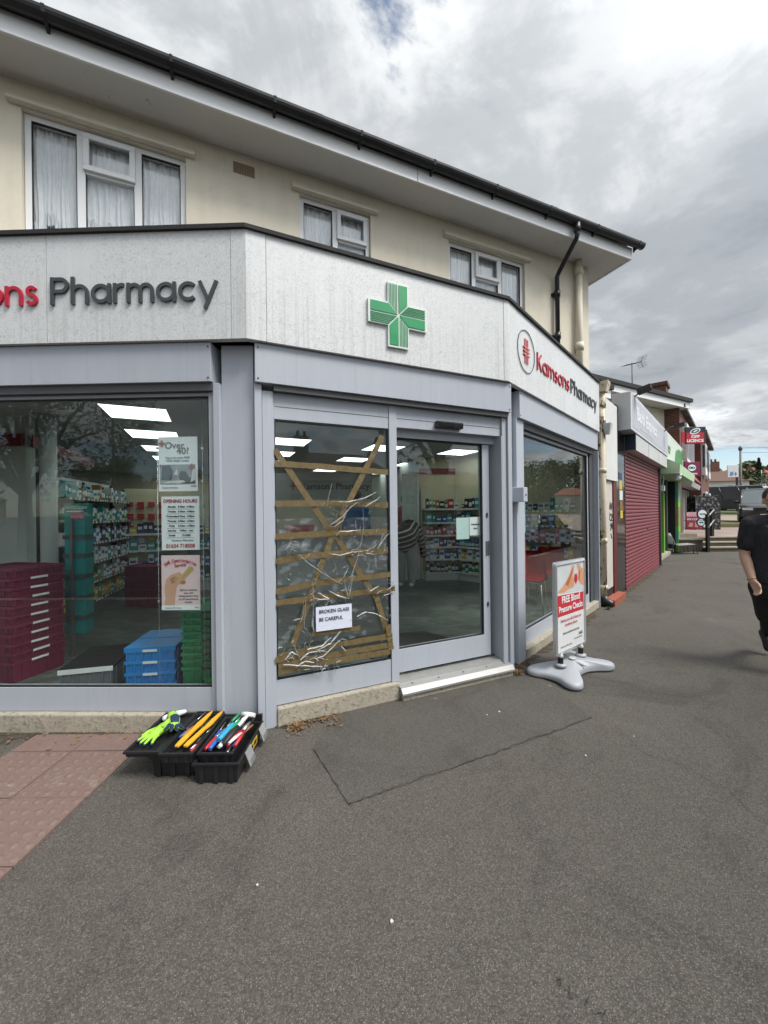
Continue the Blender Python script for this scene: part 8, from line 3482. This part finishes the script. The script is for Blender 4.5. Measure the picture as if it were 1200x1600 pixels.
def hand(mb, W_, fwd, side, curl):
    """palm, four unequal bent fingers and a thumb; fwd is the way the hand points, side the thumb side"""
    fwd, side = fwd.normalized(), side.normalized()
    nrm = fwd.cross(side).normalized()
    for a in (-.026, -.009, .009, .026):
        mb.limb([W_ + side * a * .6, W_ + fwd * .085 + side * a], [.018, .0135], 8)
    for i, (a, L_) in enumerate(((.029, .068), (.010, .078), (-.010, .073), (-.028, .058))):
        p0 = W_ + fwd * .085 + side * a
        d1 = (fwd + nrm * curl * .5).normalized()
        d2 = (fwd + nrm * curl * 1.3).normalized()
        d3 = (fwd * .7 + nrm * curl * 1.9).normalized()
        p1 = p0 + d1 * L_ * .45
        p2 = p1 + d2 * L_ * .32
        p3 = p2 + d3 * L_ * .25
        mb.limb([p0, p1, p2, p3], [.0105, .0098, .0088, .0075], 8)
    t0 = W_ + fwd * .02 + side * .022
    t1 = W_ + fwd * .055 + side * .048 + nrm * .012
    t2 = W_ + fwd * .088 + side * .052 + nrm * .020
    mb.limb([t0, t1, t2], [.016, .0125, .009], 8)


hand(mb, WR, (WR - EL).normalized() + Vector((.15, -.2, -.1)), Vector((.35, -.75, .35)), .55)
hand(mb, WR2, (WR2 - EL2) + Vector((0, -.1, 0)), Vector((-.3, -.9, 0)), -.5)
# legs in mid stride
HPa, KNa, ANa = Vector((-.092, 0, .86)), Vector((.0, .12, .47)), Vector((.11, .44, .24))
HPb, KNb, ANb = Vector((.092, 0, .86)), Vector((.10, -.13, .475)), Vector((.10, -.16, .085))
for H_, K_, A_, fl_ in ((HPa, KNa, ANa, 1), (HPb, KNb, ANb, 0)):
    mb.limb([H_, H_.lerp(K_, .5), K_, K_.lerp(A_, .35), A_], [.095, .078, .056, .056, .036], 14)
mb.obj('body', m_skin, man, remesh=.0055, smooth_it=5)
for v in ():
    pass
# clothes
mb = MB()
mb.limb([(-.135, .01, 1.345), (.135, .01, 1.345)], [.088, .088], 16)
trunk_stack(mb, ((1.33, .178, .112), (1.26, .186, .124), (1.20, .186, .126), (1.08, .176, .124), (.97, .178, .128), (.88, .188, .134), (.80, .194, .138)))
mb.limb([SH, SH.lerp(EL, .68)], [.078, .072], 16)
mb.limb([SH2, SH2.lerp(EL2, .68)], [.078, .072], 16)
for v in [v for v in mb.bm.verts if v.co.z < .78]:
    v.co.z = .78
shirt = mb.obj('polo_shirt', m_tee, man, remesh=.007, smooth_it=4)
mb = MB()
mb.limb([(-.045, -.048, 1.452), (-.052, -.005, 1.462), (-.04, .04, 1.462), (0, .058, 1.462), (.04, .04, 1.462), (.052, -.005, 1.462), (.045, -.048, 1.452)], [.016] * 7, 8)
mb.limb([(-.045, -.050, 1.45), (-.06, -.095, 1.405)], [.016, .012], 8)
mb.limb([(.045, -.050, 1.45), (.06, -.095, 1.405)], [.016, .012], 8)
mb.obj('collar', m_tee, shirt, remesh=.005, smooth_it=3)
mb = MB()
for z in (1.30, 1.24):
    mb.ball((0, -.130, z), .006, (1, .5, 1), 1)
mb.obj('shirt_buttons', m_black, shirt)
mb = MB()
trunk_stack(mb, ((.92, .175, .122), (.82, .184, .130), (.72, .186, .130), (.66, .17, .12)))
mb.limb([HPa + Vector((0, 0, -.1)), HPa.lerp(KNa, .55), KNa + Vector((0, -.01, .0))], [.112, .106, .104], 16)
mb.limb([HPb + Vector((0, 0, -.1)), HPb.lerp(KNb, .55), KNb + Vector((0, .01, .0))], [.112, .106, .104], 16)
mb.obj('shorts', m_trou, man, remesh=.008, smooth_it=4)
for K_, A_ in ((KNa, ANa), (KNb, ANb)):
    mb = MB()
    mb.limb([K_.lerp(A_, .12), K_.lerp(A_, .45), A_], [.062, .062, .045], 12)
    mb.obj('long_sock', m_trou, man, remesh=.007, smooth_it=3)
for A_, tip in ((ANa, Vector((0, -.03, -.17))), (ANb, Vector((0, -.19, -.04)))):
    mb = MB()
    hl_ = A_ + Vector((0, .05, -.035))
    mb.limb([hl_, A_ + tip * .45 + Vector((0, 0, -.02)), A_ + tip], [.042, .044, .036], 12)
    mb.obj('shoe', m_shoe, man, remesh=.007, smooth_it=3)
mb = MB()
rr = random.Random(2)
mb.ball((0, .012, 1.600), .0945, (.885, 1.02, 1.08), 3)
for v in [v for v in mb.bm.verts]:
    if v.co.y < -.045 and v.co.z < 1.648:
        v.co.y = -.03
        v.co.x *= .9
    if v.co.z < 1.545:
        v.co.x *= .93
        v.co.y *= .9
mb.obj('hair', m_hair, man, remesh=.006, smooth_it=4)
mb = MB()
for s_ in (-1, 1):
    ring = [(s_ * .034 + .024 * math.cos(a * math.pi / 8), -.106 - .004 * math.cos(a * math.pi / 8) * 0, 1.567 + .016 * math.sin(a * math.pi / 8)) for a in range(17)]
    mb.tube(ring, .0026, 6)
    mb.tube([(s_ * .058, -.104, 1.572), (s_ * .080, -.05, 1.572), (s_ * .084, .015, 1.568)], .0026, 6)
mb.tube([(-.010, -.108, 1.570), (0, -.111, 1.573), (.010, -.108, 1.570)], .0024, 6)
mb.obj('glasses', m_black, man)
for s_ in (-1, 1):
    mb = MB()
    mb.ball((s_ * .034, -.0865, 1.567), .012, sub=2)
    eo = mb.obj('eye', plain('eye_white', (.6, .58, .55), .3), man)
    mb = MB()
    mb.ball((s_ * .034, -.0955, 1.567), .005, sub=1)
    mb.obj('iris', m_tblack, eo)
mb = MB()
mb.ball((0, -.1005, 1.503), .019, (1.2, .3, .22), 2)
mb.obj('lips', plain('lip_tone', (.34, .13, .10), .5), man)
mb = MB()
ax = (WR - EL).normalized()
s1 = ax.cross(Vector((0, 0, 1))).normalized()
s2 = ax.cross(s1)
c_ = WR - ax * .012
mb.tube([tuple(c_ + (s1 * math.cos(a * math.pi / 10) + s2 * math.sin(a * math.pi / 10)) * .034) for a in range(21)], .0045, 6)
mb.obj('bracelet', plain('bracelet_gold', (.72, .50, .28), .25, metal=.9), man)
MANP = at_dist(1214, 1000, 3.56)
man.location = (MANP.x, 3.56, 0)
man.rotation_euler = (0, 0, rad(-22))
man.scale = (1.0, 1.0, 1.0)


def shopper(label, loc, rz, top, bottom, pose, stripes=None):
    t_ = thing('person', label, 'person', (0, 0, 0))
    mb = MB()
    if pose == 'bend':
        hip, sh_, hd_ = Vector((0, .12, .86)), Vector((0, -.26, 1.02)), Vector((.02, -.50, .98))
    else:
        hip, sh_, hd_ = Vector((0, 0, .92)), Vector((0, 0, 1.38)), Vector((0, -.02, 1.62))
    mb.ball(tuple(hd_), .10, (.85, 1, 1.12), 2)
    mb.limb([sh_, hd_], [.065, .055], 10)
    for s_ in (-1, 1):
        kn = Vector((s_ * .10, .05 if pose == 'bend' else 0, .47))
        mb.limb([hip + Vector((s_ * .09, 0, 0)), kn, Vector((s_ * .10, .06 if pose == 'bend' else .01, .08))], [.095, .062, .042], 10)
        so = sh_ + Vector((s_ * .19, 0, 0))
        el = so + (Vector((s_ * .05, -.03, -.30)) if pose == 'bend' else Vector((s_ * .05, .02, -.30)))
        wr = el + (Vector((0, -.08, -.24)) if pose == 'bend' else Vector((-s_ * .03, -.14, -.20)))
        mb.limb([so, el, wr], [.055, .043, .030], 10)
        hand(mb, wr, (wr - el), Vector((-s_ * .4, -1, 0)), .4 * s_)
    body_ = mb.obj('body', m_skin, t_, remesh=.012, smooth_it=3)
    mb = MB()
    n = 6
    for i in range(n):
        t = i / (n - 1)
        c_ = hip.lerp(sh_, t)
        mb.ball(tuple(c_), 1, (.22, .17, .25 - .05 * t) if pose == 'bend' else (.20, .145, .14), 2)
    for s_ in (-1, 1):
        so = sh_ + Vector((s_ * .17, 0, 0))
        el = so + (Vector((s_ * .07, -.03, -.30)) if pose == 'bend' else Vector((s_ * .06, .02, -.30)))
        wr = el + (Vector((0, -.07, -.20)) if pose == 'bend' else Vector((-s_ * .03, -.11, -.16)))
        mb.limb([so, el, wr], [.085, .065, .052], 10)
    mb.obj('jumper' if stripes else 'top', top, t_, remesh=.014, smooth_it=4)
    mb = MB()
    mb.ball(tuple(hip), 1, (.185, .15, .13), 2)
    for s_ in (-1, 1):
        kn = Vector((s_ * .10, .05 if pose == 'bend' else 0, .47))
        mb.limb([hip + Vector((s_ * .09, 0, 0)), kn, Vector((s_ * .10, .06 if pose == 'bend' else .01, .10))], [.115, .088, .075], 10)
    mb.obj('trousers', bottom, t_, remesh=.014, smooth_it=3)
    mb = MB()
    mb.ball(tuple(hd_ + Vector((0, .02, .03))), .106, (.9, 1.0, 1.05), 2)
    mb.obj('hair', m_hair, t_, remesh=.012, smooth_it=3)
    for s_ in (-1, 1):
        mb = MB()
        a = Vector((s_ * .10, .07 if pose == 'bend' else .02, .04))
        mb.limb([a + Vector((0, .03, 0)), a + Vector((0, -.14, -.005))], [.042, .036], 10)
        mb.obj('shoe', m_paper, t_, remesh=.01, smooth_it=3)
    t_.location = loc
    t_.rotation_euler = (0, 0, rz)
    return t_


k = NT('striped_knit')
g = k.n('ShaderNodeTexCoord')
sx = k.n('ShaderNodeSeparateXYZ')
k.l(g.outputs['Object'], sx.inputs[0])
yy = k.math('ADD', k.math('ADD', k.math('MULTIPLY', sx.outputs['Y'], .25), k.math('MULTIPLY', sx.outputs['Z'], .85)), k.math('MULTIPLY', sx.outputs['X'], .22))
fr_ = k.math('FRACT', k.math('MULTIPLY', k.math('ADD', yy, 3.0), 13.5))
k.col(k.mix(k.ramp(fr_, [(.70, 0), (.72, 1)], 'CONSTANT'), (.018, .012, .012), (.52, .46, .42)))
k.set(.9)
m_stripe = k.m
pb_ = ground_at(636, 915, ZI)
shopper('shopper in a brown and cream striped jumper bending over, seen from behind', (pb_.x, pb_.y, ZI), rad(165), m_stripe, plain('trousers_grey', (.36, .37, .36), .85), 'bend', True)
pq = at_dist(557, 800, 6.6)
shopper('customer in a blue jacket and beige trousers standing behind the taped pane', (pq.x, 6.6, ZI), rad(150), plain('jacket_blue', (.02, .11, .28), .8), plain('trousers_beige', (.42, .36, .28), .85), 'stand')
pq = at_dist(633, 800, 8.6)
shopper('distant shopper in a red checked top beyond the bending shopper', (pq.x, 8.6, ZI), rad(30), plain('top_red_check', (.35, .06, .07), .8, var=.6, vscale=60), plain('trousers_dark', (.05, .05, .06), .85), 'stand')
pq = at_dist(578, 800, 6.9)
bagp = thing('shoulder_bag', 'mustard bag standing on the floor beside the customer in blue', 'bag', (pq.x - .42, 6.45, ZI))
mb = MB()
mb.hexa([Vector((pq.x - .42 + a, 6.45 + b_, ZI + .35)) for a, b_ in ((-.12, -.05), (.12, -.05), (.12, .05), (-.12, .05))], [Vector((pq.x - .42 + a, 6.45 + b_, ZI + .62)) for a, b_ in ((-.10, -.03), (.10, -.03), (.10, .03), (-.10, .03))])
mb.hexa([Vector((pq.x - .42 + a, 6.45 + b_, ZI)) for a, b_ in ((-.13, -.06), (.13, -.06), (.13, .06), (-.13, .06))], [Vector((pq.x - .42 + a, 6.45 + b_, ZI + .3495)) for a, b_ in ((-.12, -.05), (.12, -.05), (.12, .05), (-.12, .05))])
mb.obj('bag_body', plain('bag_mustard', (.32, .19, .03), .7), bagp, bevel=.02)
mb = MB()
mb.tube([(pq.x - .50, 6.45, ZI + .60), (pq.x - .46, 6.45, ZI + .80), (pq.x - .38, 6.45, ZI + .80), (pq.x - .34, 6.45, ZI + .60)], .010, 6)
mb.obj('bag_strap', plain('bag_mustard', (.32, .19, .03), .7), bagp)
